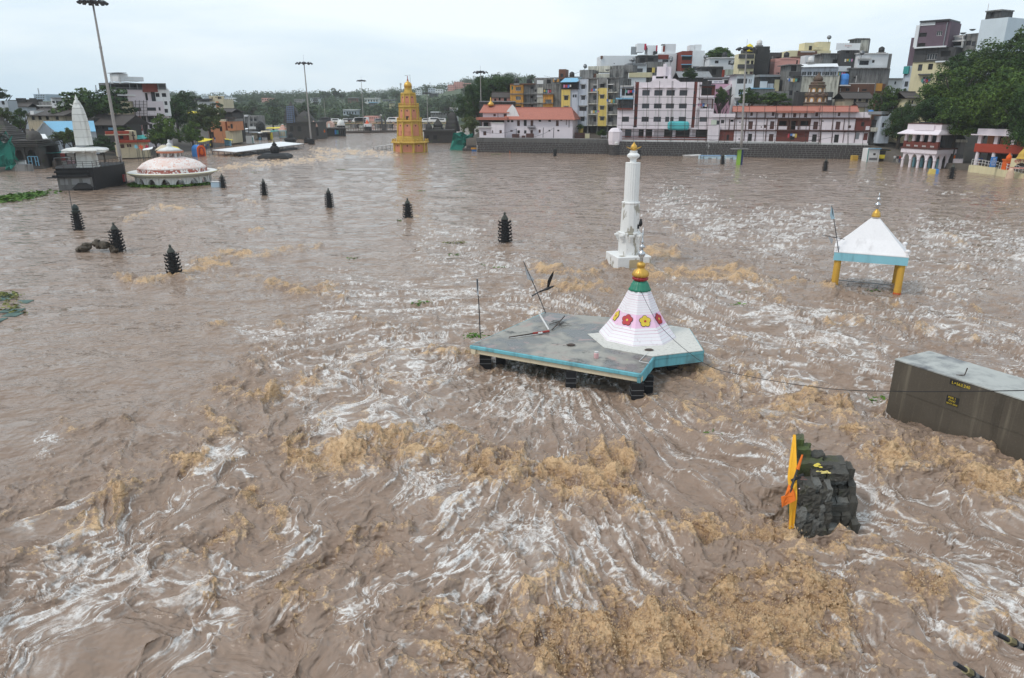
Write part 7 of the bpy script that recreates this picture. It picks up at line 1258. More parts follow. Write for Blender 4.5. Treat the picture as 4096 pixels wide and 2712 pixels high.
tree_at('round bright green bush on the wall terrace beside the turret','D',1820,910,1958,1005,215,'leaf',3.8,'trees on the right bank');tree_at('straggly shrub growing from the yellow tank','D',1535,835,1640,910,221,'leaf',4.0,'trees on the right bank')
# ---------------------------------------------------------------- white apartment building with scaffolding
P2=Bld('white_apartment_building','tall pinkish white apartment building with bamboo scaffolding and maroon strips','building','E',(372,1290),(1500,1290),207,201,zb=at('E',900,1300,204).z);pw=T.pinkish_wall
P2.wall(632,560,1320,1145,pw,14)
for y0,y1,xs in ((660,730,((687,780),(838,940),(990,1095),(1155,1252))),(828,890,((683,775),(833,930),(982,1085),(1148,1245))),(995,1058,((678,768),(828,922),(975,1025),(1038,1080),(1143,1235)))):
 for x0,x1 in xs:P2.win(x0,y0,x1,y1,'g',bars=2)
for x0,x1 in ((685,785),(838,950),(988,1100),(1152,1258)):P2.box('window_hood',x0,622,x1,632,pw,0,.45)
for x in (700,760,852,905,1005,1068,1170,1225):
 for y0,y1 in ((735,822),(895,990),(1062,1140)):P2.box('pilaster_strip',x-4,y0,x+4,y1,T.white_trim,0,.12)
for x0,x1 in ((580,632),(1308,1362)):
 P2.wall(x0,558,x1,1110 if x0<1000 else 1150,T.maroon_paint,12,d=-.4,name='maroon_strip')
 for y in (690,850,1010):P2.box('jali_panel',x0+14,y-18,x1-12,y+18,T.black_paint,-.4,-.33)
P2.box('edge_column',575,560,592,1110,pw,0,.35);P2.wall(1360,560,1415,1150,pw,12,d=.2);P2.wall(1360,890,1575,1155,pw,12,d=.2);P2.win(1405,998,1502,1058,'g',bars=2)
P2.wall(1405,600,1600,725,T.maroon_paint,10,d=-.6);P2.win(1420,630,1560,720,'o');P2.box('canopy_roof',1405,592,1605,606,T.dark_metal,-3,.9);P2.box('balcony_parapet',1410,728,1590,765,pw,0,.8);P2.wall(1385,760,1590,892,T.pinkish_wall,10,d=-1.2);P2.win(1450,825,1500,900,'o');P2.box('balcony_frame',1388,762,1575,775,T.brown_wood,-.6,.3);P2.box('balcony_frame',1560,770,1578,892,T.brown_wood,-.6,.3);P2.box('red_tub',1465,835,1510,868,T.star_red,-.4,.1)
P2.wall(372,905,580,1140,pw,12,d=.1);P2.win(430,993,520,1058,'g',bars=3);P2.wall(385,775,580,905,T.dark_wall,10,d=-.8);P2.win(415,790,560,890,'g',bars=2);P2.box('blue_canopy',355,757,575,775,T.blue_sheet,-.6,1.0);P2.wall(410,612,580,755,T.bluish_wall,10,d=-.8);P2.win(430,640,470,740,'o');P2.win(480,640,570,740,'o');P2.box('balcony_parapet',430,730,570,757,T.white_wall,-.3,.2);P2.box('top_slab',412,603,575,615,T.white_trim,-1,.6);P2.box('planter',375,885,565,905,T.maroon_paint,0,.7)
a=[P2.uz(*q) for q in ((780,562),(862,518),(1100,516),(1172,560))];MB().loft([[(u,-.02,z-.02) for u,z in a],[(u,.3,z-.02) for u,z in a]]).build('curved_parapet',pw,P2.e);P2.wall(812,478,1040,560,pw,8,d=-3);P2.win(858,488,955,515,'o');P2.win(975,485,1005,515,'o');P2.wall(870,365,1040,480,pw,7,d=-3.2);P2.wall(948,330,985,480,pw,5,d=-2.5,name='stair_fin')
P2.wall(430,1140,1500,1292,pw,12,d=-2.0,zbot=0,name='ground_floor')
for x0,x1,k in ((640,705,'o'),(730,812,'o'),(960,1065,'o'),(1105,1280,'o'),(1358,1500,'o'),(470,550,'g')):P2.win(x0,1152,x1,1262,k)
for x in (712,820,1075,1300):P2.box('ground_pillar',x-7,1145,x+7,1292,pw,-.6,0)
P2.box('floor_slab',372,1130,1505,1148,pw,-2,.3);P2.box('maroon_railing_wall',430,1245,1495,1258,T.maroon_paint,1.0,1.25);P2.box('maroon_railing_wall',430,1272,1495,1286,T.maroon_paint,1.0,1.2)
for i,x in enumerate(range(445,1490,13)):
 if (x-445) % 172<140:P2.box('baluster',x,1256,x+6,1274,T.white_trim,1.0,1.15)
P2.box('terrace_slab',425,1286,1500,1308,T.white_trim,-2,1.6)
u0,u1,z0,z1=P2.rect(1005,1070,1275,1145,.9);m=MB();m.lathe([(.55,u0),(.95,u0+.4),(1.0,(u0+u1)/2),(.95,u1-.4),(.5,u1)],10,0,lobes=(5,.06));m.v=[(z,-.9+x*.6,(z0+z1)/2+y*1.2) for x,y,z in m.v];m.build('rolled_tarpaulin',paint('aqua_sheet',(.10,.48,.50),.15),P2.e)
bam=plain('bamboo_dark',(.045,.035,.03),.8)
for x in (440,590,745,895,1050,1062,1230,1400,1500):P2.pipe(x+12,545,x-22,1470,bam,1.9,.06,'scaffold_pole')
for y in (640,745,835,915,1010,1100,1180,1225):P2.pipe(380,y,1640,y+8,bam,2.0,.055,'scaffold_rail')
P2.done()
# ---------------------------------------------------------------- long half-timbered house
zb3=at('F',900,1478,195).z
P3=Bld('half_timbered_house','long pinkish house with maroon timber framing and an orange tiled roof above the wall','house','F',(250,1470),(1880,1480),199,190.5,zb=zb3);mar=T.brown_wood
P3.wall(600,1330,1110,1478,pw,10,zbot=0);P3.win(760,1365,808,1462,'o');P3.win(1020,1368,1078,1464,'h',mar,'door');P3.win(640,1420,655,1440,'o')
P3.wall(398,1330,580,1458,T.maroon_paint,10,d=.1);P3.win(490,1375,520,1450,'o');P3.wall(250,1265,400,1475,pw,10,d=.8,zbot=0);P3.wall(580,1330,602,1478,pw,10,d=.02,zbot=0)
P3.wall(405,1180,1130,1318,pw,10)
for x0,x1,y0,y1,k in ((765,818,1208,1308,'h'),(1035,1088,1208,1308,'h'),(650,666,1210,1228,'o'),(960,986,1252,1292,'h'),(918,934,1272,1288,'h'),(540,578,1188,1215,'o'),(420,460,1190,1235,'g'),(676,694,1252,1285,'h')):P3.win(x0,y0,x1,y1,k,mar,'door' if y1-y0>60 else None)
P3.wall(1130,1165,1550,1320,T.maroon_paint,8,d=-1.2);P3.win(1150,1205,1240,1262,'o');P3.win(1300,1205,1355,1310,'o');P3.win(1420,1205,1512,1262,'o');P3.wall(1108,1325,1525,1472,T.maroon_paint,8,d=-.2,zbot=0);P3.win(1285,1355,1345,1440,'o')
for x0,x1 in ((1135,1250),(1355,1415),(1420,1540)):P3.box('balcony_panel',x0,1270,x1,1312,T.pinkish_wall,-.3,-.1)
for x in (1140,1258,1290,1390,1405,1535):P3.box('arcade_pillar',x-7,1195,x+7,1320,T.brown_wall,-.6,-.1)
P3.box('arcade_lintel',1130,1168,1550,1200,T.brown_wall,-.6,0);P3.box('balcony_slab',1108,1314,1552,1332,mar,-1.5,.5)
P3.wall(1545,1180,1900,1318,pw,10);P3.win(1578,1212,1636,1312,'h',mar,'door');P3.win(1855,1212,1895,1312,'h',mar,'door');P3.wall(1522,1340,1900,1480,pw,10,zbot=0);P3.win(1562,1372,1620,1472,'o');P3.win(1840,1378,1890,1478,'o')
P3.wall(595,1090,1140,1162,pw,9,d=-.4);P3.win(788,1095,820,1140,'h',mar);P3.win(1058,1095,1090,1140,'h',mar);P3.wall(1140,1105,1555,1165,pw,9,d=.4)
for x in (1208,1345,1483):P3.win(x-20,1108,x+20,1160,'h',mar)
P3.wall(1555,1090,1900,1165,pw,9,d=-.4);P3.win(1605,1098,1640,1145,'h',mar)
for y in (1163,1318):P3.box('timber_beam',400,y,1900,y+12,mar,-.5,.45)
for x in (610,740,870,980,1110,1270,1410,1550,1690,1835):P3.box('timber_post',x-4,1095,x+4,1165,mar,-.35,.1 if not 1140<x<1550 else .55)
for x in (525,590,730,860,995,1130,1670,1822):P3.box('timber_post',x-5,1176,x+5,1318,mar,-.05,.16)
for x in (710,850,980,1665,1805):P3.box('timber_post',x-5,1332,x+5,1470,mar,-.05,.16)
P3.box('curved_parapet',300,1112,600,1158,pw,.2,.6);P3.wall(300,1158,410,1270,pw,10,d=.1);P3.win(365,1198,405,1250,'g');P3.box('green_board',295,1190,365,1255,T.pale_green_wall,.1,.25);P3.box('terrace_slab',250,1462,1900,1482,T.white_trim,-1,.9)
P3.gable('roof',570,1025,1895,1085,T.red_tiles,9,.9,d=-.2);P3.box('roof_edge',1112,1075,1600,1102,T.red_tiles,.6,1.5)
for x in (260,405,480,620,770,965,1110,1305,1495,1660,1850):P3.pipe(x+8,1010,x-22,1568,bam,1.7,.055,'scaffold_pole')
for y in (1160,1255,1390,1440):P3.pipe(250,y,1890,y+8,bam,1.8,.05,'scaffold_rail')
P3.done()
P4=Bld('half_timbered_wing','right end wing of the long house with maroon louvres and white roof parapet','house','G',(290,1240),(860,1240),190.2,186,zb=zb3)
P4.wall(345,985,715,1100,pw,9);P4.win(265+95,1000,380,1010,'o');P4.win(503,1010,550,1095,'h',mar,'door');P4.win(637,1050,664,1078,'h',mar);P4.wall(712,985,868,1108,T.maroon_paint,9,d=.05);P4.win(770,1015,805,1060,'o');P4.box('white_panel',818,1058,858,1098,pw,.05,.2)
P4.wall(345,1120,840,1245,pw,9,zbot=0);P4.win(487,1145,535,1230,'o');P4.win(708,1128,750,1195,'h',T.grey_metal);P4.win(795,1130,838,1205,'h',T.maroon_paint);P4.wall(345,912,715,970,pw,9,d=-.4);P4.win(528,915,552,952,'h',mar);P4.wall(712,915,870,972,pw,9,d=.05)
for y in (968,1100):P4.box('timber_beam',345,y,868,y+12,mar,-.5,.45)
for x in (350,470,590,710):P4.box('timber_post',x-3,975,x+4,1100,mar,-.05,.15);P4.box('timber_post',x-8,1115,x-2,1232,mar,-.05,.15)
P4.gable('roof',340,852,750,905,T.red_tiles,9,.9,d=-.2);P4.box('terrace_slab',340,1235,842,1252,T.white_trim,-1,.9)
for x in (360,480,640,650,800):P4.pipe(x+5,840,x-22,1400,bam,1.7,.055,'scaffold_pole')
P4.done()
B=Bld('narrow_old_house','narrow dark old house squeezed at the right end of the long house','house','G',(850,1240),(985,1240),187,185,zb=zb3);B.wall(865,990,980,1260,T.sooty_wall,6,zbot=0);B.win(885,1020,920,1050,'g');B.win(935,1020,965,1055,'g');B.win(880,1130,960,1200,'o');B.box('balcony',860,1072,980,1115,T.stained_white,0,.9);B.box('sheet_roof',830,905,990,935,T.tin_roof,-5,1.5);B.box('blue_drum',845,888,890,912,T.kiosk_blue,-2,-1);B.done()
# ---------------------------------------------------------------- houses climbing the right bank
def hut(name,label,c,x0,y0,x1,y1,Y,mat,wins=(),depth=7,roof=None,extra=(),cat='house',zb=4.0,Y2=None):
 B=Bld(name,label,cat,c,(x0,y1),(x1,y1),Y,Y2,zb=zb);B.wall(x0,y0,x1,y1,mat,depth,zbot=0)
 for w in wins:B.win(*w[:4],*(w[4:] if len(w)>4 else ('g',)))
 if roof=='slab':B.box('roof_slab',x0-4,y0-8,x1+4,y0+2,T.mouldy_grey,-depth,.5)
 elif roof:B.gable('roof',x0-8,roof[0],x1+8,roof[1],MATS[roof[2]],depth,.6)
 for e in extra:B.box(e[0],*e[1:5],MATS[e[5]],*(e[6:8] if len(e)>6 else (-.02,.4)))
 return B.done()
hut('white_hall','long white blank-walled hall on the skyline above the yellow flats','E',165,228,640,395,262,T.rendered_white,[(330,320,340,335,'o')],12,None,[('brown_post',165,230,192,265,'brown_wall'),('ledge',525,280,640,286,'grey_wall',0,.3)])
hut('white_villa','white villa with red accents and two roof boxes on the hilltop','E',650,215,890,330,268,T.rendered_white,[(800,250,830,300,'o')],10,None,[('roof_box',625,75,712,182,'rendered_white',-6,-1),('red_stripe',713,78,738,152,'star_red',-5,-1),('roof_box',748,98,858,215,'rendered_white',-6,-1),('red_stripe',859,98,878,172,'star_red',-5,-1),('black_tank',832,172,878,232,'black_paint',-1,.6),('stair_flight',545,115,625,215,'grey_metal',-3,-2.8)])
hut('dark_roof_house','dark flat-roofed house with rooftop ladder below the white villa','E',640,228,885,330,256,T.sooty_wall,[(660,255,720,310,'o'),(760,250,830,300,'o')],6,'slab',[('ladder',742,130,750,310,'debris_wood',.1,.3)])
hut('white_yellow_house','house with a white upper floor and yellow base behind the apartment building','E',520,335,740,505,245,T.rendered_white,[(607,388,693,435,'g')],8,None,[('yellow_base',520,438,812,500,'pale_yellow',-3,.3),('roof_sheet',512,322,742,342,'tin_roof',-7,.8)])
hut('mouldy_house','mouldy grey house with a yellow wall patch behind the apartment building','E',740,305,965,500,247,T.mouldy_grey,[(745,378,812,440,'o'),(848,380,870,435,'g')],8,None,[('yellow_patch',812,378,846,440,'yellow_wall'),('pipe_chimney',700,445,708,555,'white_trim'),('pipe_chimney',650,440,660,555,'white_trim')])
hut('white_tower_house','tall white house with a brown brick band on the hill','E',885,200,1115,400,258,T.rendered_white,[(940,278,1015,310,'g')],12,None,[('brown_band',885,215,1018,272,'brown_board',0,.25),('roof_box',970,80,1108,205,'rendered_white',-7,-1),('brown_door',948,105,972,180,'brown_board',-1.2,-.8),('roof_cap',938,82,975,95,'grey_wall',-3,-.6)])
hut('brown_white_house','four-storey house with brown balconies and blue slabs on the hill','E',1180,170,1312,445,252,T.brown_board,[(1185,235,1303,282,'o'),(1182,340,1298,388,'o')],10,None,[('blue_slab',1178,224,1312,234,'blue_sheet',0,.6),('blue_slab',1178,332,1308,342,'blue_sheet',0,.6),('white_side',1312,165,1462,440,'rendered_white',-8,.1),('side_window',1322,362,1405,415,'window_glass',.1,.16),('roof_box',1283,95,1342,165,'rendered_white',-6,-2),('roof_box',1345,88,1430,180,'rendered_white',-7,-2)])
hut('grey_long_house','long pale grey house with dark windows and tin roof edge on the hill','E',1530,258,1882,370,246,T.rendered_white,[(1598,290,1645,325,'g'),(1768,290,1815,340,'g'),(1848,285,1880,335,'g')],9,None,[('roof_edge',1530,248,1882,262,'white_trim',-8,.5)])
hut('dark_shanty','dark ramshackle house with shutters under the long grey house','E',1430,370,1700,500,236,T.sooty_wall,[(1480,400,1520,450,'o'),(1560,395,1620,470,'o')],6,'slab',[('white_tank',1555,345,1600,372,'white_wall',-2,-.5),('green_wall',1725,400,1850,470,'pale_green_wall',0,.4),('red_post',1690,405,1720,495,'red_wall',0,.3)])
hut('tin_gable_house','dark house with a low tin gable roof behind the apartment building','E',1150,490,1560,560,228,T.sooty_wall,[(1440,505,1500,530,'o')],8,(430,500,'tin_roof'))
hut('sign_house','dark shop house with a white name board and pink stair flank','F',258,690,590,780,222,T.sooty_wall,[(470,700,530,735,'o')],6,None,[('eave',255,655,590,672,'tin_roof',-4,1.2),('white_edge',258,690,460,700,'white_trim',.4,.9)])
S_=Bld('stair_house','pink house with a sloping white stair parapet behind the half-timbered house','house','F',(320,1000),(590,1000),218,zb=4);S_.wall(330,740,545,1000,paint('rose_wall',(.68,.40,.52),.3),6,zbot=0);S_.win(470,880,520,930,'g');a=[S_.uz(*q,.4) for q in ((395,830),(545,740),(545,790),(420,870))];MB().loft([[(u,-.5,z) for u,z in a],[(u,-.2,z) for u,z in a]]).build('stair_parapet',T.pinkish_wall,S_.e);S_.box('dark_post',530,780,592,1000,T.sooty_wall,-2,.6);S_.done()
def sign(label,c,x0,y0,x1,y1,Y,text,board,ink,parent=None,size=1.0,font=None):
 a,b=at(c,x0,(y0+y1)/2,Y),at(c,x1,(y0+y1)/2,Y);h=(at(c,x0,y0,Y).z-at(c,x0,y1,Y).z)/2;o=thing('name_board',label,'sign',(a+b)/2);w=(b-a).length/2;MB().box(-w,w,0,.12,-h,h).build('board',board,o)
 for i,(t,dz,s) in enumerate(text):
  cu=bpy.data.curves.new('t','FONT');cu.body=t;cu.size=s*h*2;cu.extrude=.01;cu.align_x='CENTER';cu.align_y='CENTER';q=bpy.data.objects.new('tmp',cu);COL.objects.link(q);me=bpy.data.meshes.new_from_object(q.evaluated_get(bpy.context.evaluated_depsgraph_get()));bpy.data.objects.remove(q);me.transform(Matrix.Rotation(R(90),4,'X'));me.materials.clear();me.materials.append(ink if not isinstance(ink,(list,tuple)) else ink[i]);obj('lettering',me,o,(0,-.03,dz*h))
 return o
sign('white name board with dark Devanagari letters on the shop eave','F',308,696,460,732,219.5,[('दत्ता कदम',0,.8)],T.white_sheet,T.navy_paint)
hut('white_blue_house','narrow white house with blue window frames beside the mast','F',600,622,822,1015,214,T.rendered_white,[(622,672,668,735),(668,672,705,735),(722,672,748,735),(640,808,695,872,'g',T.blue_sheet),(612,950,650,1010,'g',T.blue_sheet),(770,680,782,735),(793,682,803,735)],8,None,[('slab',585,615,832,626,'grey_wall',-7,.6),('slab',590,905,690,918,'white_trim',0,.6),('pale_tank',672,580,712,618,'pale_yellow',-3,-1)])
hut('yellow_balcony_house','pale yellow house front with a dark soot-stained balcony','F',645,360,835,625,224,T.pale_yellow,[(740,445,780,488),(795,445,830,492,'o'),(730,585,755,620,'o'),(780,582,822,618,'h',T.brown_wood)],5,None,[('soot_band',645,365,838,420,'sooty_wall',0,.3),('balcony',640,492,838,545,'sooty_wall',0,1.0)])
hut('black_tall_house','tall soot-black house with a yellow roof tank beside it','F',838,268,1008,800,226,T.black_mould,[(862,320,892,370,'o')],9,None,[('side_step',990,315,1022,630,'sooty_wall',-6,-.3),('roof_jumble',700,310,838,362,'sooty_wall',-3,-.5)])
p=at('F',778,290,227);o=thing('yellow_tank','bright yellow plastic water tank on the soot-black roof','water tank',p);MB().lathe([(.9,-1.0),(1.0,-.9),(1.0,-.3),(1.06,-.25),(1.0,-.2),(1.0,.5),(.7,.9),(.35,1.0),(.35,1.15),(.1,1.2)],18).build('tank_body',T.yellow_sheet,o,True);MB().lathe([(1.08,-1.15),(1.08,-1.0)],12).build('stand',T.dark_metal,o)
hut('dark_frame_house','dark half-built house of bare columns between black and salmon walls','F',1030,345,1172,630,232,T.sooty_wall,[(1040,440,1095,620,'o'),(1110,400,1160,500,'o')],7,None,[('bare_column',1050,390,1064,625,'grey_wall',.2,.6),('bare_column',1108,430,1118,500,'grey_wall',.2,.5)])
hut('salmon_house','plain salmon pink house wall with small windows on the hillside','F',1085,420,1395,725,228,T.salmon_wall,[(1112,595,1120,615),(1128,595,1155,615),(1178,590,1200,640),(1365,440,1385,490,'o')],8,None,[('sky_notch_wall',1168,415,1365,428,'salmon_wall',-2,.15)])
hut('tin_shack','lean-to shack with pale panels and a tin roof below the salmon house','F',905,640,1160,805,219,T.sooty_wall,[(945,655,980,700,'g')],5,None,[('pale_panel',910,705,1000,790,'rendered_white',0,.2),('pale_panel',1005,735,1078,805,'bluish_wall',0,.2),('yellow_wall_piece',1090,685,1150,830,'pale_yellow',-.5,.15),('tin_sheet',905,622,1168,650,'tin_roof',-4,.8)])
hut('grey_low_house','low grey house with a blue edged roof behind the trees','F',815,795,1090,1015,212,T.grey_wall,[(850,842,892,888,'g')],7,None,[('blue_edge',815,788,1085,800,'blue_sheet',-6,.4),('side_house',1110,830,1270,1000,'mouldy_grey',-4,-.5)])
hut('grey_tower_house','tall dark grey house with a roofed top balcony beside the dome shrine','F',1268,500,1425,1020,214,T.mouldy_grey,[(1298,505,1370,580,'o'),(1375,665,1412,720,'g'),(1270,820,1320,880,'g'),(1362,825,1395,860,'g')],8,'slab',[('awning',1265,668,1340,682,'rendered_white',0,.8),('balcony',1280,585,1425,640,'sooty_wall',0,.5)])
hut('yellow_hall','pale yellow building with brown band and rooftop rooms on the skyline','F',1275,320,1795,420,250,T.pale_yellow,[(1418,400,1470,445)],10,None,[('brown_band',1385,325,1625,385,'brown_wall',0,.3),('white_sign_strip',1420,330,1600,342,'white_trim',.3,.4),('roof_room',1470,222,1585,320,'pale_yellow',-6,-1),('room_door',1525,262,1560,315,'dark_room',-1,-.9),('roof_room',1625,210,1790,320,'pale_yellow',-7,-2),('ledge',1580,275,1700,310,'pale_yellow',-3,-.5)])
hut('brown_lower_house','brown house floor with a green window under the yellow building','F',1300,395,1480,500,240,T.brown_wall,[(1418,402,1470,445)],6)
hut('white_roof_wall','bright white roof wall in front of the yellow building','F',1478,382,1680,478,234,T.rendered_white,[],4,None,[('step',1515,465,1680,482,'rendered_white',0,.5)])
hut('grey_terrace_house','grey terrace house with a shaded opening right of the white roof wall','F',1680,362,1900,480,234,T.grey_wall,[(1800,420,1880,450,'o')],6)
G1=Bld('glazed_veranda_house','house with a glazed veranda over a tall stained limewashed wall','house','G',(125,845),(535,845),214,211,zb=4);G1.wall(125,530,525,850,T.stained_white,8,zbot=0);G1.wall(142,440,530,532,T.bluish_wall,7,d=.2)
for x in (150,207,268,362,392,445,480):G1.win(x,487,x+(30 if x in (362,480) else 48),530,'g',T.white_trim,bars=1)
G1.win(315,487,352,530,'g',T.white_trim);m=MB();a,b=G1.uz(142,440,.8),G1.uz(538,395,.8);m.add([(a[0],-1.2,a[1]),(b[0],-1.2,a[1]),(b[0],2.5,b[1]),(a[0]+.4,2.5,b[1])],[(0,1,2,3)]);m.build('veranda_roof',T.rendered_white,G1.e);G1.done()
hut('roofline_house','grey and white house with a railed white balcony near the hilltop right','G',735,300,1050,460,220,T.rendered_white,[(752,372,850,418),(885,365,912,395,'o')],8,None,[('top_edge',738,292,1055,302,'white_trim',-7,.3),('balcony',730,420,1012,455,'rendered_white',0,.9),('hood',735,340,880,358,'white_trim',0,.8),('side_wall',1052,300,1082,470,'grey_wall',-6,-.3)])
hut('grey_mid_house','mouldy grey house with curtained window between white walls','G',360,302,735,460,224,T.mouldy_grey,[(615,352,685,410),(470,360,590,430,'o')],6,'slab')
hut('white_step_wall','white wall piece above the blue drum terrace','G',530,430,660,485,218,T.rendered_white,[],3)
hut('dark_stone_house','broad dark stone-walled house with mould streaks under the white balcony','G',650,455,1062,640,217,T.mouldy_grey,[(690,540,720,560,'o')],7,'slab',[('drain',716,530,722,600,'white_trim',.05,.2),('ledge',530,608,930,618,'white_trim',-2,.8)])
hut('brick_lower_house','brown brick house with drain pipes below the dark stone house','G',515,615,1010,850,213,T.brown_wall,[(610,660,650,690,'g'),(780,670,830,690,'o')],6,None,[('drain',548,660,554,740,'white_trim',.05,.2),('drain',738,655,744,720,'white_trim',.05,.2),('drain',915,565,924,720,'grey_wall',.05,.25),('orange_patch',925,610,990,690,'ochre_wall',0,.2)])
p=at('G',597,570,212);o=thing('blue_drum','bright blue plastic drum on the terrace beside the stained wall','drum',p);MB().lathe([(1.05,-1.4),(1.12,-1.2),(1.1,0),(1.14,.1),(1.1,.2),(1.08,1.2),(.7,1.5),(.2,1.55)],16).build('drum_body',T.kiosk_blue,o,True);MB().box(-1.4,1.4,-1.2,1.2,-1.75,-1.42).build('stand',T.white_trim,o)
hut('painted_shade_terrace','terrace opening beside the blue drum, its shade painted dark','G',528,485,655,545,216,T.dark_wall,[(540,490,640,540,'o')],4)  # dark wall colour stands for the shade inside the terrace
hut('gabled_cottage','old cottage with two tiled gables behind the long house roof','G',590,760,900,860,203,T.beige_wall,[(740,740+30,775,800,'o'),(815,775,845,815,'o'),(690,775,722,820,'o')],6,(705,768,'old_tiles'))
hut('yellow_gable_house','cream gable end with a dark tiled roof at the end of the long house','G',745,850,850,915,197,T.pale_yellow,[],4,(812,855,'old_tiles'),[('white_part',812,868,850,912,'white_wall',0,.2)])
def dome_temple():
 Y=204;p=at('G',300,845,Y);p.z=4;o=thing('domed_brick_temple','small mossy temple with an onion dome and arched niches behind the long roof','temple',p);z=lambda y:at('G',305,y,Y).z-4;r=lambda w:msize('G',w,Y,12);S_=stone('temple_brick',(.13,.085,.06),1.2,.3);x0=at('G',305,700,Y).x-p.x
 def ring(prof,n,nm,rot=0):MB().lathe([(r(a),z(b)) for a,b in prof],n,rot,(x0,0,0)).build(nm,S_,o)
 ring([(120,850),(112,820),(122,815),(105,800),(108,745),(118,738),(100,725)],8,'lower_tier',R(22.5));ring([(85,725),(80,640),(88,632),(70,620)],8,'upper_tier',R(22.5));ring([(66,622),(70,600),(50,590)],8,'collar',R(22.5));MB().lathe([(r(a),z(b)) for a,b in ((40,592),(48,575),(46,555),(30,535),(14,522),(8,512),(5,495))],16,0,(x0,0,0)).build('onion_dome',S_,o,True)
 plain('niche_ochre',(.42,.22,.05),.7)
 for k in range(8):
  a=R(45*k);M=Matrix.Translation((x0,0,0)) @ Matrix.Rotation(a,4,'Z')
  for ap_r,w,zb_,zt_ in ((r(78),r(24),z(710),z(660)),(r(103),r(26),z(815),z(755))):
   ap=arch_pts(w,zt_,zb_+(zt_-zb_)*.5,8,0,zb_);f=MB().loft([[M @ Vector((ap_r*.93-.2,x,q)) for x,q in ap],[M @ Vector((ap_r*.93+.12,x,q)) for x,q in ap]]).build('niche_arch',T.niche_ochre,o);ap=arch_pts(w*.55,zb_+(zt_-zb_)*.8,zb_+(zt_-zb_)*.45,8,0,zb_+.2);MB().loft([[M @ Vector((ap_r*.93+.05,x,q)) for x,q in ap],[M @ Vector((ap_r*.93+.16,x,q)) for x,q in ap]]).build('niche_recess',T.white_trim,f)
  M2=Matrix.Translation((x0,0,0)) @ Matrix.Rotation(a+R(22.5),4,'Z');m=MB();m.lathe([(.5,z(735)),(.6,z(725)),(.3,z(712)),(.05,z(702))],6);m.v=[tuple(M2 @ Vector((vx+r(95),vy,vz))) for vx,vy,vz in m.v];m.build('corner_knob',S_,o)
dome_temple()
hut('temple_yard_wall','low dark wall and sheds around the onion-domed temple','G',105,700,470,850,208,T.sooty_wall,[(430,750,460,780,'g')],3,None,[('white_patch',425,755,460,785,'rendered_white',0,.1)])
sign('white roof billboard with faded red and grey lettering on the hilltop','G',510,190,760,262,221,[('Brothers',.25,.3),('smile',-.25,.18)],T.white_sheet,(T.salmon_wall,T.grey_wall));hut('billboard_base','dark roof structure carrying the white billboard','G',565,262,745,305,222,T.sooty_wall,[(610,270,650,295,'o')],3);hut('stair_tower','streaked grey stair tower standing on the roof beside the billboard','G',722,145,858,300,223,T.mouldy_grey,[(775,165,795,205,'o')],5,'slab',[('pale_panel',762,155,845,275,'stained_white',0,.15)])
# ---------------------------------------------------------------- tall houses on the right
B=Bld('violet_tower_house','tall dark violet house with white trim leaning over the trees at right','building','H',(300,800),(640,800),205,198,zb=4);B.wall(365,190,628,400,T.violet_wall,9,d=1.0);B.win(522,262,570,302,'g',T.white_trim,bars=2);B.win(375,278,438,312,'o');B.win(362,365,425,398,'o');B.box('white_fin',335,215,365,400,T.rendered_white,.2,1.3);B.box('roof_slab',380,168,632,182,T.dark_metal,-8,1.6);B.box('white_band',385,190,510,215,T.rendered_white,1,1.15);B.box('white_slab',330,393,600,405,T.rendered_white,.5,1.5);B.pipe(615,190,575,400,T.grey_metal,1.3,.12)
B.wall(330,405,680,520,T.sooty_wall,9,d=.3);B.win(440,455,525,505,'g',T.white_trim,bars=3);B.win(560,430,640,480,'o');B.wall(300,520,640,800,T.pale_yellow,9,zbot=0);B.win(365,545,400,600,'g');B.win(450,540,490,590,'o');B.win(400,650,450,710,'g',T.white_trim);B.win(520,620,600,690,'o');B.box('balcony_slab',365,625,480,637,T.stone_render,0,1.0);B.wall(290,320,340,560,T.violet_wall,8,d=-.6);B.box('white_ledge',510,515,635,527,T.rendered_white,0,.8)
B.wall(235,560,300,800,T.bluish_wall,6,d=-.4,zbot=0);B.win(250,600,275,640,'g');B.win(250,690,280,735,'g');B.box('teal_sheet',240,562,285,625,T.teal_sheet,-.4,.3);B.done()
B=Bld('white_blank_tower','tall blank white tower house with a grey roof tank behind the trees at right','building','H',(855,480),(1085,480),196,190,zb=4);B.wall(868,160,1092,520,paint('bluish_white',(.62,.68,.72),.2,(.4,.42,.42)),8,d=.4,zbot=0);B.wall(940,92,1068,160,T.sooty_wall,5,d=-1);B.win(975,108,1010,150,'o');B.box('roof_slab',935,85,1075,96,T.mouldy_grey,-6,-.5);B.wall(880,175,900,500,T.brown_wall,6,d=-.6,name='brown_edge');B.wall(595,300,755,410,T.rendered_white,7,d=-1);B.win(610,352,735,390,'o');B.wall(755,285,865,430,T.mouldy_grey,7,d=-.8);B.win(770,345,815,385,'g');B.win(820,350,850,390,'g');B.box('white_slab',595,340,755,354,T.white_trim,0,.5);B.box('white_slab',610,300,755,312,T.white_trim,-.5,.2);B.pipe(745,300,735,400,T.white_trim,.4,.15)
for x,y in ((825,262),(745,292)):a=B.uz(x,y,0);MB().lathe([(.1,0),(.5,.12),(.8,.42)],14).build('satellite_dish',T.grey_metal,B.e,loc=(a[0],0,a[1]))
B.pipe(965,30,955,90,T.white_trim,-2,.08,'aerial');B.done()
hut('turreted_house','cream turreted old house half hidden by trees beside the lane','H',262,820,385,980,186,T.pale_yellow,[(285,850,300,880,'o'),(310,850,325,880,'o'),(290,910,315,950,'g')],6,(780,830,'old_tiles'),[('cornice',255,885,345,895,'white_trim',0,.5)])
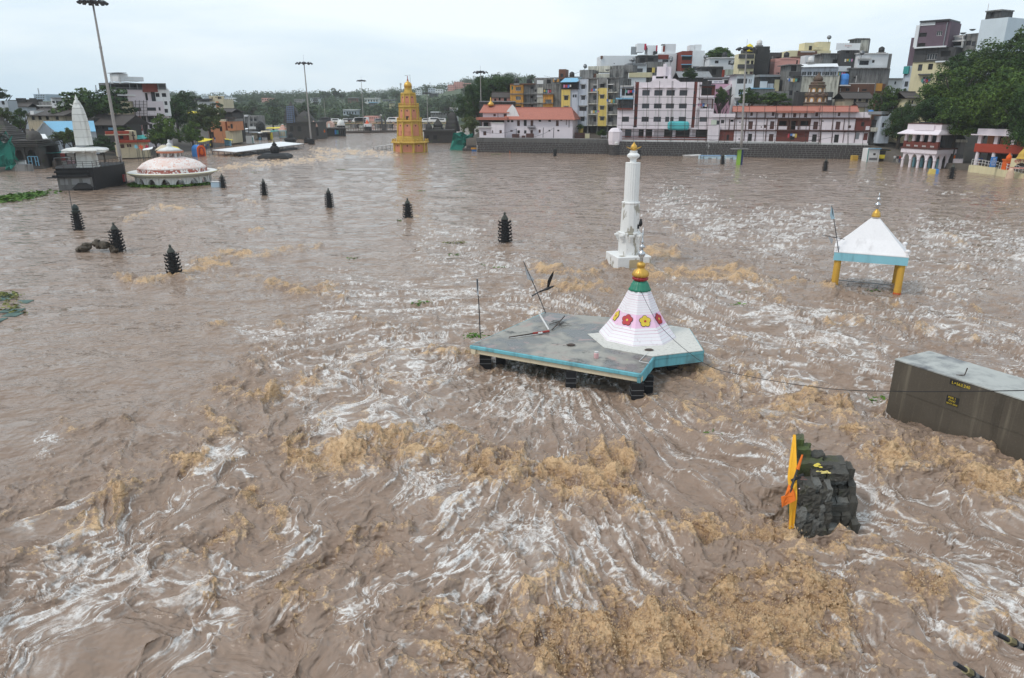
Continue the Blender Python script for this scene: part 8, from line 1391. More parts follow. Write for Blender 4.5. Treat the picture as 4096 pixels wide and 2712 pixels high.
hut('lane_white_house','white house seen down the lane between the big houses','H',110,670,235,790,225,T.rendered_white,[(165,690,180,715,'o')],6,'slab')
hut('lane_blue_house','pale blue peeling wall down the shaded lane by the rickshaw','H',40,985,125,1240,184,T.bluish_wall,[(60,1040,80,1080,'o'),(90,1120,110,1160,'o')],4)
# ---------------------------------------------------------------- arcaded waterfront pavilion
A0,A1=W('H',226,1412),W('H',492,1434)
def arcade():
 d=A1-A0;L=d.length;o=thing('arcaded_pavilion','white arcaded riverside pavilion with a maroon balcony and flooded arches','pavilion',A0,math.atan2(d.y,d.x));z=lambda y,x=350:at('H',x,y,(A0.y+A1.y)/2).z;pw=T.pinkish_wall;n=4;w=L/n;zs,zt=z(1345),z(1298);D=6
 rz=math.atan2(d.y,d.x);vis=Vector((0,0,0))
 for i in range(n+1):MB().lathe([(.3,-1.5),(.27,zs-.35),(.36,zs-.3),(.36,zs-.15),(.3,zs)],12,0,(i*w,0,0)).build('column',pw,o,False)
 for side in range(2):
  for i in range(n if side==0 else 3):
   M=Matrix.Identity(4) if side==0 else Matrix.Translation((L,0,0)) @ Matrix.Rotation(R(90),4,'Z');ww=w if side==0 else D/3;m=MB();q=12;a0=i*ww
   pts=[(a0+.3+(ww-.6)*k/q,zs+(zt-zs)*.8*(math.sin(math.pi*k/q)**.6)*(1-.07*(k % 2))) for k in range(q+1)]
   poly=[(a0,zs-.05),(a0,zt+.02),(a0+ww,zt+.02),(a0+ww,zs-.05)]+pts[::-1]
   for k in range(q):m.loft([[M @ Vector((pts[k][0],y,pts[k][1])),M @ Vector((pts[k+1][0],y,pts[k+1][1])),M @ Vector((pts[k+1][0],y,zt)),M @ Vector((pts[k][0],y,zt))] for y in (-.2,.2)])
   for xx in (a0,a0+ww-.3):m.loft([[M @ Vector((xx,y,zs)),M @ Vector((xx+.3,y,zs)),M @ Vector((xx+.3,y,zt)),M @ Vector((xx,y,zt))] for y in (-.2,.2)])
   m.build('cusped_arch',pw,o)
 for i in range(1,4):MB().lathe([(.34,-1.5),(.3,zs)],12,0,(L,i*D/3,0)).build('column',pw,o)
 for i in range(n):MB().lathe([(.3,-1.5),(.3,zs)],10,0,(i*w+.5,3.2,0)).build('column',T.pale_blue,o)
 MB().box(-.1,L-.2,D-.3,D,-1,zt).build('back_wall',T.sooty_wall,o)
 z1,z2=z(1285),z(1262);MB().box(-.5,L+.5,-.5,D,zt,z(1262)).build('entablature',pw,o);MB().box(-.65,L+.65,-.65,D,z(1262),z(1250)).build('maroon_cornice',T.brown_wood,o)
 zr0,zr1=z(1250),z(1205);MB().box(-.2,L+.2,-.25,-.05,zr0,zr1).build('maroon_parapet',T.maroon_paint,o)
 for i in range(n):
  for k in range(7):MB().box(i*w+.5+k*(w-1)/7,i*w+.5+(k+.55)*(w-1)/7,-.3,-.26,zr0+.15,zr0+.5).build('white_baluster',T.white_trim,o)
 ze=z(1140)
 for i in range(n+1):MB().box(i*w-.35,i*w+.35,-.3,.3,zr0,zr1+.2).build('balcony_pier',T.maroon_paint,o);MB().box(i*w-.3,i*w+.3,-.25,.25,zr1+.2,ze).build('balcony_pillar',pw,o)
 MB().box(0,L,2.2,D,zr0,ze).build('upper_room',T.sooty_wall,o)
 for i in range(n):MB().box(i*w+.6,i*w+w-.6,2.1,2.2,zr0+.2,ze-.3).build('window',T.window_glass,o)
 m=MB();m.loft([[(-1.4,-1.4,ze),(L+.8,-1.4,ze),(L+.8,D,ze),(-1.4,D,ze)],[(-1.4,-1.4,ze+.18),(L+.8,-1.4,ze+.18),(L+.8,D,ze+.18),(-1.4,D,ze+.18)],[(-.1,-.1,ze+1.0),(L+.4,-.1,ze+1.0),(L+.4,D,ze+1.0),(-.1,D,ze+1.0)]]);m.build('sloping_eave',pw,o);MB().box(-.1,L+.3,-.1,D,ze+1.0,z(1052)).build('roof_parapet',pw,o);MB().box(L*.25,L*.85,-.5,-.1,z(1105),z(1062)).build('raised_panel',pw,o);MB().box(-.2,L+.4,-.2,D,z(1052),z(1046)).build('maroon_cap',T.brown_wood,o)
 for i in range(5):MB().box(L*.2+i*.7,L*.2+i*.7+.5,1.0,1.6,z(1046),z(1035)).build('roof_clutter',T.dark_metal,o)
arcade()
def pavilion2():
 Y=150;o=thing('balcony_house','white house with a red balcony front and tall columns behind the yellow wall','house',(at('H',850,1400,Y).x,Y,0),R(-62));L=12;z=lambda y:at('H',950,y,Y).z;pw=T.pinkish_wall;D=7
 zf,zb_,zt,zp=z(1285),z(1215),z(1145),z(1090)
 for x in (0,3.2,6.4,9.6):MB().lathe([(.4,-1),(.33,zf)],12,0,(x,0,0)).build('column',pw,o);MB().box(x-.35,x+.35,-.3,.3,zb_,zt).build('balcony_pillar',pw,o)
 MB().box(-.6,L,-.5,-.2,zf,zb_).build('red_balcony_front',T.red_wall,o);MB().box(-.6,L,-.2,D,zf-.2,zf+.1).build('floor_slab',T.maroon_paint,o);MB().box(-.3,L,3.0,D,zf,zt).build('upper_room',T.orange_wall,o)
 for x in (1,4.2,7.4):MB().box(x,x+1.3,2.9,3.0,zf+.4,zt-.5).build('window',T.window_glass,o)
 MB().box(-1.3,L,-1.4,D,zt,zt+.2).build('eave',pw,o);MB().box(-.6,L,-.5,D,zt+.2,zp).build('roof_parapet',pw,o);MB().box(-.2,L,4,D,-1,zf).build('back_wall',T.dark_wall,o)
pavilion2()
def mid_shrine():
 Y=158;c_=at('H',660,1400,Y);o=thing('stepped_balcony_shrine','small grey shrine with a white balcony slab between the two pavilions','shrine',(c_.x,Y,0),R(-30));z=lambda y:at('H',660,y,Y).z;w=msize('H',60,Y)
 MB().box(-w,w*1.1,-.5,5,z(1385),z(1345)).build('balcony_slab',T.pinkish_wall,o);MB().box(-w*.2,w*.25,0,.8,-1,z(1385)).build('pillar',T.pinkish_wall,o);MB().box(w*.4,w*1.1,.5,5,-1,z(1385)).build('lower_room',T.mouldy_grey,o);MB().box(-w*.1,w,1,5,z(1345),z(1205)).build('upper_room',T.grey_wall,o);MB().box(-w*.8,w*1.2,-.3,5,z(1205),z(1182)).build('roof_slab',T.stained_white,o)
 for i in range(7):MB().tube([(-w+i*w*.33,-.4,z(1345)),(-w+i*w*.33,-.4,z(1312))],.04,4).build('rail_post',T.dark_metal,o)
 for y in (1312,1328):MB().tube([(-w,-.4,z(y)),(w,-.4,z(y))],.04,4).build('rail',T.dark_metal,o)
 MB().box(-w*.3,w*.1,-.45,-.35,z(1342),z(1316)).build('orange_cloth',T.orange_cloth,o);MB().loft([[(-w*.5,.5,z(1182)),(w,.5,z(1182)),(w,4,z(1182)),(-w*.5,4,z(1182))],[(0,1.8,z(1140)),(w*.5,1.8,z(1140)),(w*.5,3,z(1140)),(0,3,z(1140))]]).build('stepped_top',T.dark_basalt,o)
mid_shrine()
p=W('H',498,1475);o=thing('yellow_blue_block','small yellow and blue painted block awash before the arcade','block',p,R(-15));w=msize('H',32,p.y);h=at('H',498,1436,p.y).z;m=MB();m.loft([[(-w,0,-.5),(w*.4,0,-.5),(w*.4,2,-.5),(-w,2,-.5)],[(-w*.6,.1,h),(w*.4,.1,h),(w*.4,1.8,h),(-w*.6,1.8,h)]]);m.build('yellow_part',T.yellow_wall,o);MB().box(w*.42,w*1.1,0,2,-.5,h).build('blue_part',T.kiosk_blue,o)
def yellow_wall():
 pts=[W('H',785,1462),W('H',900,1475),W('H',1010,1485),W('H',1080,1500),W('H',1180,1512),W('H',1300,1530)];o=thing('yellow_ghat_wall','low yellow river wall with a pipe railing at the right edge','wall',pts[0])
 for i,(a,b) in enumerate(zip(pts,pts[1:])):
  d=(b-a).normalized();n=Vector((-d.y,d.x,0));zt=1.5-.12*i
  for q in range(3):u,v=a.lerp(b,q/3),a.lerp(b,(q+.97)/3);wb(MB().prism([(u.x,u.y),(v.x,v.y),(v.x+n.x,v.y+n.y),(u.x+n.x,u.y+n.y)],-1,zt),'wall_panel',T.pale_yellow,o)
  for q in range(4):u=a.lerp(b,q/4)+n*.5;wb(MB().tube([(u.x,u.y,zt),(u.x,u.y,zt+1.2)],.05,5),'rail_post',T.white_trim,o)
  for zz in (.6,1.15):wb(MB().tube([(a.x+n.x*.5,a.y+n.y*.5,zt+zz),(b.x+n.x*.5,b.y+n.y*.5,zt+zz)],.05,5),'rail',T.white_trim,o)
yellow_wall()
o=sign('blue notice board with white Devanagari lines on the right waterfront','H',980,1330,1030,1415,141,[('नदी',.55,.2),('सावधान',.15,.17),('स्वच्छ ठेवा',-.2,.14),('नाशिक',-.6,.17)],T.kiosk_blue,T.white_sheet)
def gateway():
 Y=134;p=at('H',1215,1510,Y);p.z=0;o=thing('yellow_gateway','yellow scalloped gateway with a finial and red lettering at the right edge','gateway',p,R(-35));z=lambda y:at('H',1215,y,Y).z;w=msize('H',62,Y);yl=T.pale_yellow;zt,zs=z(1345),z(1420)
 for sgn in (-1,1):MB().lathe([(.55,-1),(.5,.6),(.38,.8),(.34,zs),(.5,zs+.1)],10,0,(sgn*w,0,0)).build('gate_pillar',yl,o);MB().lathe([(.75,-.5),(.8,0),(.6,.5),(.7,.8),(.45,1.3),(.5,1.6),(.2,2.0)],10,0,(sgn*w*1.0,-.5,0),1,.7).build('guardian_figure',plain('figure_cream',(.6,.42,.3),.6),o,True)
 m=MB();q=14;pts=[(-w*.8+1.6*w*k/q,zs+(zt-zs)*.55*math.sin(math.pi*k/q)**.7*(1-.08*(k % 2))) for k in range(q+1)]
 for k in range(q):m.loft([[(pts[k][0],y,pts[k][1]),(pts[k+1][0],y,pts[k+1][1]),(pts[k+1][0],y,zt),(pts[k][0],y,zt)] for y in (-.3,.3)])
 for s_ in (-1,1):m.box(min(s_*w*.8,s_*w*1.25),max(s_*w*.8,s_*w*1.25),-.3,.3,zs-.1,zt)
 m.build('scalloped_lintel',yl,o);MB().box(-w*1.3,w*1.3,-.4,.4,zs-.2,zs).build('pink_string',T.salmon_wall,o);MB().lathe([(1.1,zt),(.9,zt+.3),(.75,zt+.9),(.3,zt+1.6),(.15,zt+1.8),(.22,zt+2.0),(.02,zt+2.4)],12,0,(0,0,0)).build('finial_dome',T.tower_yellow,o)
 cu=bpy.data.curves.new('t','FONT');cu.body='श्री गंगा';cu.size=.8;cu.extrude=.01;cu.align_x='CENTER';t=bpy.data.objects.new('tmp',cu);COL.objects.link(t);me=bpy.data.meshes.new_from_object(t.evaluated_get(bpy.context.evaluated_depsgraph_get()));bpy.data.objects.remove(t);me.transform(Matrix.Rotation(R(90),4,'X'));me.materials.clear();me.materials.append(T.star_red);obj('lettering',me,o,(0,-.33,zt-.75))
gateway()
p=at('H',1120,1490,139);p.z=1.3;o=thing('orange_shrine','small bright orange shrine with an onion dome behind the railing','shrine',p);k=msize('H',1,139);MB().box(-30*k,32*k,0,50*k,0,75*k).build('shrine_room',T.orange_paint,o);MB().box(-36*k,38*k,-4*k,55*k,75*k,85*k).build('shrine_eave',T.orange_cloth,o);MB().lathe([(20*k,85*k),(22*k,95*k),(18*k,112*k),(8*k,124*k),(4*k,130*k),(1*k,142*k)],14,0,(0,25*k,0)).build('onion_dome',T.orange_paint,o,True);MB().box(-14*k,14*k,-.06,.02,8*k,55*k).build('shrine_door',T.dark_red,o)
for i,(x,y,Y,lb) in enumerate([(905,1360,151,'person standing behind the railing under the red balcony'),(880,1362,152,'person in blue beside the column under the red balcony'),(165,1345,170,'person in white near the rickshaw in the shaded lane'),(190,1350,169,'person in dark clothes beside the flooded arcade'),(210,1345,169,'person nearest the arcade corner'),(1140,1440,138,'person leaning by the orange shrine')]):
 p=at('H',x,y,Y);me=person(_cl[[2,6,0,1,3,4][i]],_cl[(i*2+1) % 7],i % 2);o=obj('person',me);o.location=(p.x,Y,max(.4,p.z-.9));o.rotation_euler=(0,0,rng.uniform(0,6));tag(o,lb,'person','people on the right bank')
# ---------------------------------------------------------------- trees, right bank
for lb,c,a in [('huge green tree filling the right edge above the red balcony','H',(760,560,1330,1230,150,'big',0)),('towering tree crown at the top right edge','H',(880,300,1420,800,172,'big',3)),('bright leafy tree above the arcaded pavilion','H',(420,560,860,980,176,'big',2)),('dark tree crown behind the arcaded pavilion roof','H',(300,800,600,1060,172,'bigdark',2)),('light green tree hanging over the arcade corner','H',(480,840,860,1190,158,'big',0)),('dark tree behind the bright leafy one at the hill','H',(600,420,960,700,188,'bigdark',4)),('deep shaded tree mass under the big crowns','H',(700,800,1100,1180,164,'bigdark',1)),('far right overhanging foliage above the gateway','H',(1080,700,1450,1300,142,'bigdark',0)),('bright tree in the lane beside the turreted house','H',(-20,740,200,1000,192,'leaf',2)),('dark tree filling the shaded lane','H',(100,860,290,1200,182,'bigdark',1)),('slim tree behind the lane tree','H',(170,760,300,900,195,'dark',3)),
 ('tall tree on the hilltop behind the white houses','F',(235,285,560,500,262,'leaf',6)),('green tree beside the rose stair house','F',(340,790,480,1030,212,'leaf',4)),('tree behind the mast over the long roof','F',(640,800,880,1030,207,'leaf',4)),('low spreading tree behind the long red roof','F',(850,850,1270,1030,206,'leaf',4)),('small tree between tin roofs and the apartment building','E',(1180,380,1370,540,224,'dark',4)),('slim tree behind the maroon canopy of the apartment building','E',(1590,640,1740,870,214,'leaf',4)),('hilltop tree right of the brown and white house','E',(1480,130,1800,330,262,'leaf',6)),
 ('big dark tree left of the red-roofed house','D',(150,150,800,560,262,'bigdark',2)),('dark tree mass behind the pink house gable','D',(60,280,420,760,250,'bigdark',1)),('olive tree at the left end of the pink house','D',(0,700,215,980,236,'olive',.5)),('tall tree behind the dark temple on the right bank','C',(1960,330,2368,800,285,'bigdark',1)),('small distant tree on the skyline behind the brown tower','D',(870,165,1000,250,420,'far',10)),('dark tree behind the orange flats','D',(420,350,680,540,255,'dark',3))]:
 tree_at(lb,c,*a[:5],kind=a[5],zb=a[6],group='trees on the right bank')
hut('dark_tiled_house','dark tiled roof and salmon wall half hidden by the tree beside the orange flats','D',400,470,660,560,246,T.salmon_wall,[(430,490,455,525,'o'),(490,475,515,515,'o'),(560,480,600,530,'o')],6,(405,472,'old_tiles'))
hut('old_roof_house','low dark roofed house behind the pink house finial','D',230,525,720,600,236,T.sooty_wall,[],5,None,[('roof_edge',225,520,720,535,'tin_roof',-4,1.0)])
def right_ground():
 pts=[(6,330),(-6,262),(-14,222),(12,217),(38,200),(83,190),(92,186),(91,168),(96,150),(98,136),(103,100)];n=len(pts);rows=[]
 for d,z in ((0,-1.5),(.3,3.4),(8,4.0),(30,8),(70,14),(160,22),(500,24)):
  rows.append([(x+d*(.25 if x<60 else .75)+(d*.5 if i>6 else 0),y+d*(1 if i<7 else .35),z if i<7 else min(z,1.2) if d<10 else z) for i,(x,y) in enumerate(pts)])
 m=MB();m.add([p for r in rows for p in r],[(k*n+i,k*n+i+1,(k+1)*n+i+1,(k+1)*n+i) for k in range(len(rows)-1) for i in range(n-1)]);o=m.build('right_bank',T.muddy_ground,None,True);fixn(o);tag(o,None,None,None,'structure')
right_ground()
# --- dark temples and green net right of the yellow tower
dark_temple('old dark riverside temple with domes and a spire right of the yellow tower','C',[(1700,6,[(75,920),(70,890),(58,870),(62,840),(46,815),(30,795),(18,775),(6,750)]),(1895,12,[(100,930),(95,880),(85,830),(70,780),(58,730),(46,700),(30,685),(8,660)]),(1575,4,[(42,920),(42,880),(34,850),(20,830),(4,805)])],270,(1510,1900,1075,925),[(1635,1685,985,1040),(1545,1575,985,1050)])
P_=[(1860,1180),(1885,1060),(1905,950),(1950,955),(2025,935),(2090,985),(2175,955),(2180,1040),(2150,1090),(2080,1120),(2025,1190)];cloth('green_net','billowing green shade net hung over the end of the stone steps','C',P_,[226]*len(P_),T.green_net,.9,.06,'net')
def small_mast(lb,c,b,t,Y,n=6):mast(lb,Vector((at(c,*b,Y).x,Y,0.0)),c,t,n,.22,1.6,crown=1.6)
small_mast('distant floodlight mast left of the yellow tower','C',(692,880),(660,245),380,6);small_mast('distant pale floodlight mast right of the yellow tower','C',(1557,800),(1550,415),395,6);small_mast('grey floodlight mast rising beside the pink tiled house','D',(253,725),(243,130),240,6);small_mast('thin distant pole on the far left of the bridge','C',(165,660),(152,470),520,2)
# ---------------------------------------------------------------- washing, dishes, tanks and wires on the right bank
_wash=[paint('wash_%d' % i,c,.1) for i,c in enumerate([(.5,.06,.08),(.1,.2,.5),(.65,.62,.55),(.6,.4,.08),(.12,.35,.3),(.55,.25,.4)])]
for i,(c,x,y,Y,lb) in enumerate([('D',1795,385,219,'top left balcony of the grey flats'),('D',2005,528,218,'second balcony of the grey flats'),('D',1792,678,219,'third balcony of the grey flats'),('D',1150,398,238,'open loggia of the orange flats'),('E',530,690,204,'upper balcony left of the apartment building'),('E',1440,860,201,'lower right balcony of the apartment building'),('F',1315,1395,190,'ground floor of the half-timbered house'),('F',1320,700,212,'tall dark grey house'),('G',640,378,220,'curtained window of the mouldy house'),('G',560,520,214,'shaded terrace by the blue drum'),('H',430,690,196,'balcony of the pale yellow house at right'),('D',1420,330,224,'shaded blue-roofed terrace')]):
 p=at(c,x,y,Y);o=thing('washing_line','coloured washing hung on the %s' % lb,'washing',p,0,'washing hung out on the right bank');MB().tube([(-1.3,0,.65),(1.3,0,.65)],.02,4).build('line',T.rope,o)
 for k in range(4):w=.22+.1*rng.random();h=.5+.5*rng.random();x0=-1.2+k*.62;m=MB();m.add([(x0,0,.65),(x0+2*w,.02,.65),(x0+2*w,.06,.65-h),(x0+w,-.05,.62-h),(x0,.03,.65-h),(x0,.03,.65),(x0+2*w,.05,.65),(x0+2*w,.09,.65-h),(x0+w,-.02,.62-h),(x0,.06,.65-h)],[(0,1,2,3,4),(9,8,7,6,5)]);m.build('cloth',_wash[(i+k) % 6],o)
for i,(c,x,y,Y,lb) in enumerate([('D',1250,280,240,'mouldy roof of the orange flats'),('D',1650,98,232,'left roof of the striped flats'),('E',1040,325,250,'mouldy house behind the apartment building'),('E',1050,300,256,'white tower house corner'),('F',560,520,240,'long grey house roof'),('G',430,165,252,'yellow building on the skyline'),('G',770,330,219,'white balcony house'),('E',565,322,244,'white and yellow house'),('E',1480,285,250,'brown and white house')]):
 p=at(c,x,y,Y);o=thing('satellite_dish','grey satellite dish on the %s' % lb,'satellite dish',p,rng.uniform(-.6,.6),'satellite dishes on the right bank');m=MB();m.lathe([(.05,0),(.4,.07),(.7,.22),(.72,.24)],14);m.v=[(a,-c_-.1,b*.9+.9+c_*.5) for a,b,c_ in m.v];m.build('dish',T.grey_metal,o,True);MB().tube([(0,0,-.6),(0,0,.9)],.05,5).build('pole',T.dark_metal,o)
for i,(c,x,y,Y,m_,lb) in enumerate([('D',1480,195,236,'black_paint','striped flats left roof'),('E',470,490,238,'black_paint','roof behind the maroon strip'),('F',900,255,229,'white_trim','soot-black house'),('F',1240,405,231,'black_paint','salmon house'),('G',240,388,216,'white_trim','glazed veranda roof'),('G',980,285,222,'black_paint','white balcony house'),('E',1720,245,249,'black_paint','long pale grey house'),('D',730,280,243,'black_paint','orange bay of the flats')]):
 p=at(c,x,y,Y);o=thing('water_tank','%s plastic water tank on the %s' % ('black' if m_[0]=='b' else 'white',lb),'water tank',p,0,'roof water tanks');MB().lathe([(.75,0),(.8,.1),(.8,.5),(.84,.55),(.8,.6),(.8,1.1),(.5,1.4),(.25,1.45),(.25,1.55),(.05,1.56)],14).build('tank_body',MATS[m_],o,True);MB().box(-.9,.9,-.9,.9,-.6,0).build('stand',T.grey_wall,o)
for i,(c,a,Ya,b,Yb,sag,lb) in enumerate([('D',(740,1000),215,(1237,885),213,1.2,'along the pink house lamp poles'),('D',(250,925),219,(735,900),216,1.0,'across the pink house left wing'),('F',(250,1440),196,(1860,1400),188,1.5,'in front of the half-timbered house'),('F',(780,380),222,(1290,420),230,1.5,'between the soot-black and salmon houses'),('G',(1050,1120),178,(1220,1200),160,1.2,'from the lane to the arcaded pavilion'),('D',(1100,180),240,(1700,60),232,1.5,'over the roofs of the flats'),('E',(430,1230),204,(265,1255),205,.6,'round the white turret')]):
 A_,B_=at(c,*a,Ya),at(c,*b,Yb);o=MB().tube([A_.lerp(B_,t/8)-Vector((0,0,sag*4*t/8*(1-t/8))) for t in range(9)],.035,4).build('service_wire',T.rope);tag(o,'thin dark wire slung %s' % lb,'wire','wires on the right bank')
# ---------------------------------------------------------------- far reach: causeway, bridge, wooded hills, haze
def bridge():
 Y=455;zt,zb_=at('C',600,808,Y).z,at('C',600,832,Y).z;x0,x1=at('B',2000,950,Y).x,at('C',1950,800,Y).x;o=thing('road_bridge','long low yellowish road bridge crossing the river far upstream','bridge',(x0,Y,0));L=x1-x0;ye=paint('bridge_ochre',(.40,.30,.17),.4)
 MB().box(0,L,0,9,zb_,zt-.6).build('deck',ye,o);MB().box(0,L,-.3,-.02,zb_+.3,zt-.9).build('deck_edge',ye,o)
 for y in (-.1,8.9):MB().box(0,L,y,y+.15,zt+.1,zt+.3).build('rail',ye,o)
 n=int(L/4)
 for i in range(n):MB().box(i*4,i*4+.35,-.12,.12,zt-.62,zt+.35).build('rail_post',ye,o)
 for c in (-60,180,555,870,1030,1195,1355,1515,1680,1840):
  x=at('C',c,850,Y).x-x0
  if x>1:MB().prism([(x-1.6,1),(x,-.8),(x+1.6,1),(x+1.6,8),(x,9.8),(x-1.6,8)],-2,zb_).build('pier',T.grey_wall,o);MB().box(x-2.1,x+2.1,.2,8.8,zb_-.5,zb_-.02).build('pier_cap',T.grey_wall,o)
 return zt
_zb=bridge()
for i,(x,lb) in enumerate([(170,'dark van'),(318,'small white car'),(455,'white car'),(545,'grey car'),(620,'white van, first of three close together'),(652,'white van, second of three close together'),(680,'white van, third of three close together'),(905,'silver car'),(1075,'pale bus-like van'),(1100,'dark car'),(1530,'white car right of the yellow tower'),(1655,'big white van right of the yellow tower'),(1740,'white car near the right bank')]):
 p=at('C',x,790,459);p.z=_zb-.55;auto_van('tiny %s driving over the far bridge' % lb,p,0 if i % 2 else math.pi,T.dark_metal if 'dark' in lb else T.grey_metal if 'grey' in lb or 'silver' in lb else T.white_sheet,1.9 if 'van' in lb else 1.5)
for i in range(16):
 p=at('C',30+i*68,790,456);p.z=_zb-.6;o=obj('person',person(_cl[i % 7],_cl[(i*3) % 7],i % 2) if i<4 else MESH['walker%d' % (i % 4)]);MESH.setdefault('walker%d' % i,o.data);o.location=p;o.rotation_euler=(0,0,rng.uniform(0,6));tag(o,'tiny person at the far bridge rail, %s from the left' % 'first second third fourth fifth sixth seventh eighth ninth tenth eleventh twelfth thirteenth fourteenth fifteenth sixteenth'.split()[i],'person','people watching from the far bridge')
def causeway():
 a,b=W('C',455,955),W('C',1150,945);o=thing('drowned_causeway','drowned causeway with short posts and trapped flotsam across the river','causeway',a);d=b-a
 wb(MB().tube([a+Vector((0,0,.3)),a.lerp(b,.3)+Vector((0,0,.5)),a.lerp(b,.6)+Vector((0,1,.4)),b+Vector((0,0,.4))],.8,6),'flotsam_bank',T.debris_wood,o)
 for i in range(22):p=a.lerp(b,i/21);wb(MB().tube([p-Vector((0,0,.5)),p+Vector((0,0,2.6+.6*(i % 3)))],.13,5),'post',T.debris_wood,o)
 wb(MB().tube([a+Vector((0,0,2.2)),b+Vector((0,0,2.2))],.07,4),'rail',T.debris_wood,o)
causeway()
p=W('C',965,925);o=thing('stone_gate_towers','pair of dark stone gate posts with a curled lamp standing in the river','gate',p);w=msize('C',30,p.y);h=at('C',965,725,p.y).z;MB().box(-w,w,0,3,-1,h*.45).build('base',T.dark_basalt,o)
for s_ in (-1,1):MB().loft([[(s_*w*.85-w*.25,0,h*.45),(s_*w*.85+w*.25,0,h*.45),(s_*w*.85+w*.25,2,h*.45),(s_*w*.85-w*.25,2,h*.45)],[(s_*w*.8-w*.15,.3,h),(s_*w*.8+w*.15,.3,h),(s_*w*.8+w*.15,1.7,h),(s_*w*.8-w*.15,1.7,h)]]).build('gate_post',T.dark_basalt,o)
MB().tube([(-w*.8,1,h),(-w*.9,1,h*1.08),(-w*1.3,1,h*1.1),(-w*1.5,1,h*1.0)],.3,6).build('curled_lamp',T.white_trim,o)
p=at('C',745,900,372);p.z=0;o=thing('orange_spire_shrine','small white shrine with an orange cone spire beyond the causeway','shrine',p);z=lambda y:at('C',745,y,372).z;w=msize('C',42,372);MB().box(-w,w,0,2*w,-1,z(868)).build('room',T.black_wall,o);MB().box(-w*1.1,w*1.1,-.5,2*w,z(868),z(830)).build('white_storey',T.white_wall,o);MB().lathe([(w*.62,z(830)),(w*.5,z(812)),(w*.25,z(790)),(.05,z(768))],8,R(22.5),(-w*.2,w,0)).build('orange_cone',T.star_orange,o)
# hills
_sx=[-2500,0,700,1000,1250,1500,1650,1800,1900,2000,2300,3000,6500];_sy=[405,405,402,400,398,393,386,366,345,335,340,350,350]
def hill_h(x,y):
 px=CX+FPX*x/(y*CP);top=at('P',2048,float(np.interp(px,_sx,_sy)),1000.0).z;t=min(max((y-505)/420,0),1);return -1.5+(top*1.02+1.5)*(t**.8)+(0 if y<1000 else (y-1000)*.012)
def hills():
 m=MB();xs=np.linspace(-1500,1500,90);ys=[490,505,525,560,620,700,800,900,1000,1080];n=len(xs)
 m.add([(x*y/900,y,hill_h(x*y/900,y)) for y in ys for x in xs],[(k*n+i,k*n+i+1,(k+1)*n+i+1,(k+1)*n+i) for k in range(len(ys)-1) for i in range(n-1)]);o=m.build('hills',plain('hill_green',(.06,.085,.035),.9,0,.4,.02,0),None,True);fixn(o);tag(o,'low wooded hills behind the far bridge',None,None,'structure')
 m=MB();m.add([(-2000,-50,-3.2),(2000,-50,-3.2),(2000,1100,-3.2),(-2000,1100,-3.2)],[(0,1,2,3)]);tag(m.build('riverbed',T.muddy_ground),None,None,None,'structure')
hills()
FH=[('far long white house on the wooded hill','C',705,488,888,545,760,'white_wall',5,1,'white_trim'),('far blue-roofed house under the white one','C',762,545,850,580,700,'grey_wall',3,1,'blue_sheet'),('far grey bungalow with smoke haze at the water','C',415,645,600,715,560,'bluish_wall',5,1,'rendered_white'),('far low shed line on the skyline left of the tower','C',948,505,1110,535,800,'bluish_wall',4,1,'tin_roof'),('far cream stacked house near the tower','C',1040,545,1085,610,640,'pale_yellow',2,2,'tin_roof'),('far red brick row by the bridge','C',700,725,880,772,520,'salmon_wall',7,1,None),('far red brick row just left of the yellow tower','C',1080,740,1165,775,520,'salmon_wall',3,1,None),('tall brick apartment block on the right skyline, left part','C',1830,300,1920,400,880,'salmon_wall',3,4,None),('tall brick apartment block on the right skyline, middle tower','C',1915,262,2040,405,890,'salmon_wall',4,5,None),('brick apartment block on the right skyline, right part','C',2035,278,2140,360,900,'salmon_wall',3,3,None),('pale blue far house below the brick apartments','C',1565,348,1660,415,860,'bluish_wall',3,2,None),('cream far house right of the pale blue one','C',1660,360,1760,430,860,'rendered_white',3,2,None),('far white house row right of the golden dome','C',1395,372,1470,432,880,'rendered_white',3,2,None),('far long shed with pale roof right of the tower','C',1600,675,1800,715,540,'grey_wall',6,1,'rendered_white'),('far white house by the right bridge end','C',1858,615,1955,690,520,'rendered_white',3,2,'white_trim'),('far dark cottage on the right hill','C',1580,420,1690,455,800,'sooty_wall',3,1,'tin_roof'),('far pale house on the left skyline','B',800,550,940,605,800,'rendered_white',4,1,None),('far salmon house on the left skyline','B',1360,555,1510,605,820,'salmon_wall',4,1,None),('hazy far block on the left skyline above trees','B',460,520,540,560,1000,'bluish_wall',3,1,None),('hazy far block right of the cream hill building','B',690,515,790,560,1000,'bluish_wall',3,1,None),('far low house behind the slim mast','B',2120,560,2250,620,760,'rendered_white',4,1,'tin_roof'),('far grey house left of the slim mast','B',1870,575,1990,610,760,'grey_wall',4,1,None),('far huts at the left of the two round trees','C',0,480,75,540,760,'grey_wall',3,2,'tin_roof'),('far huts between the trees on the hill','C',480,480,590,520,760,'brown_wall',4,1,'tin_roof')]
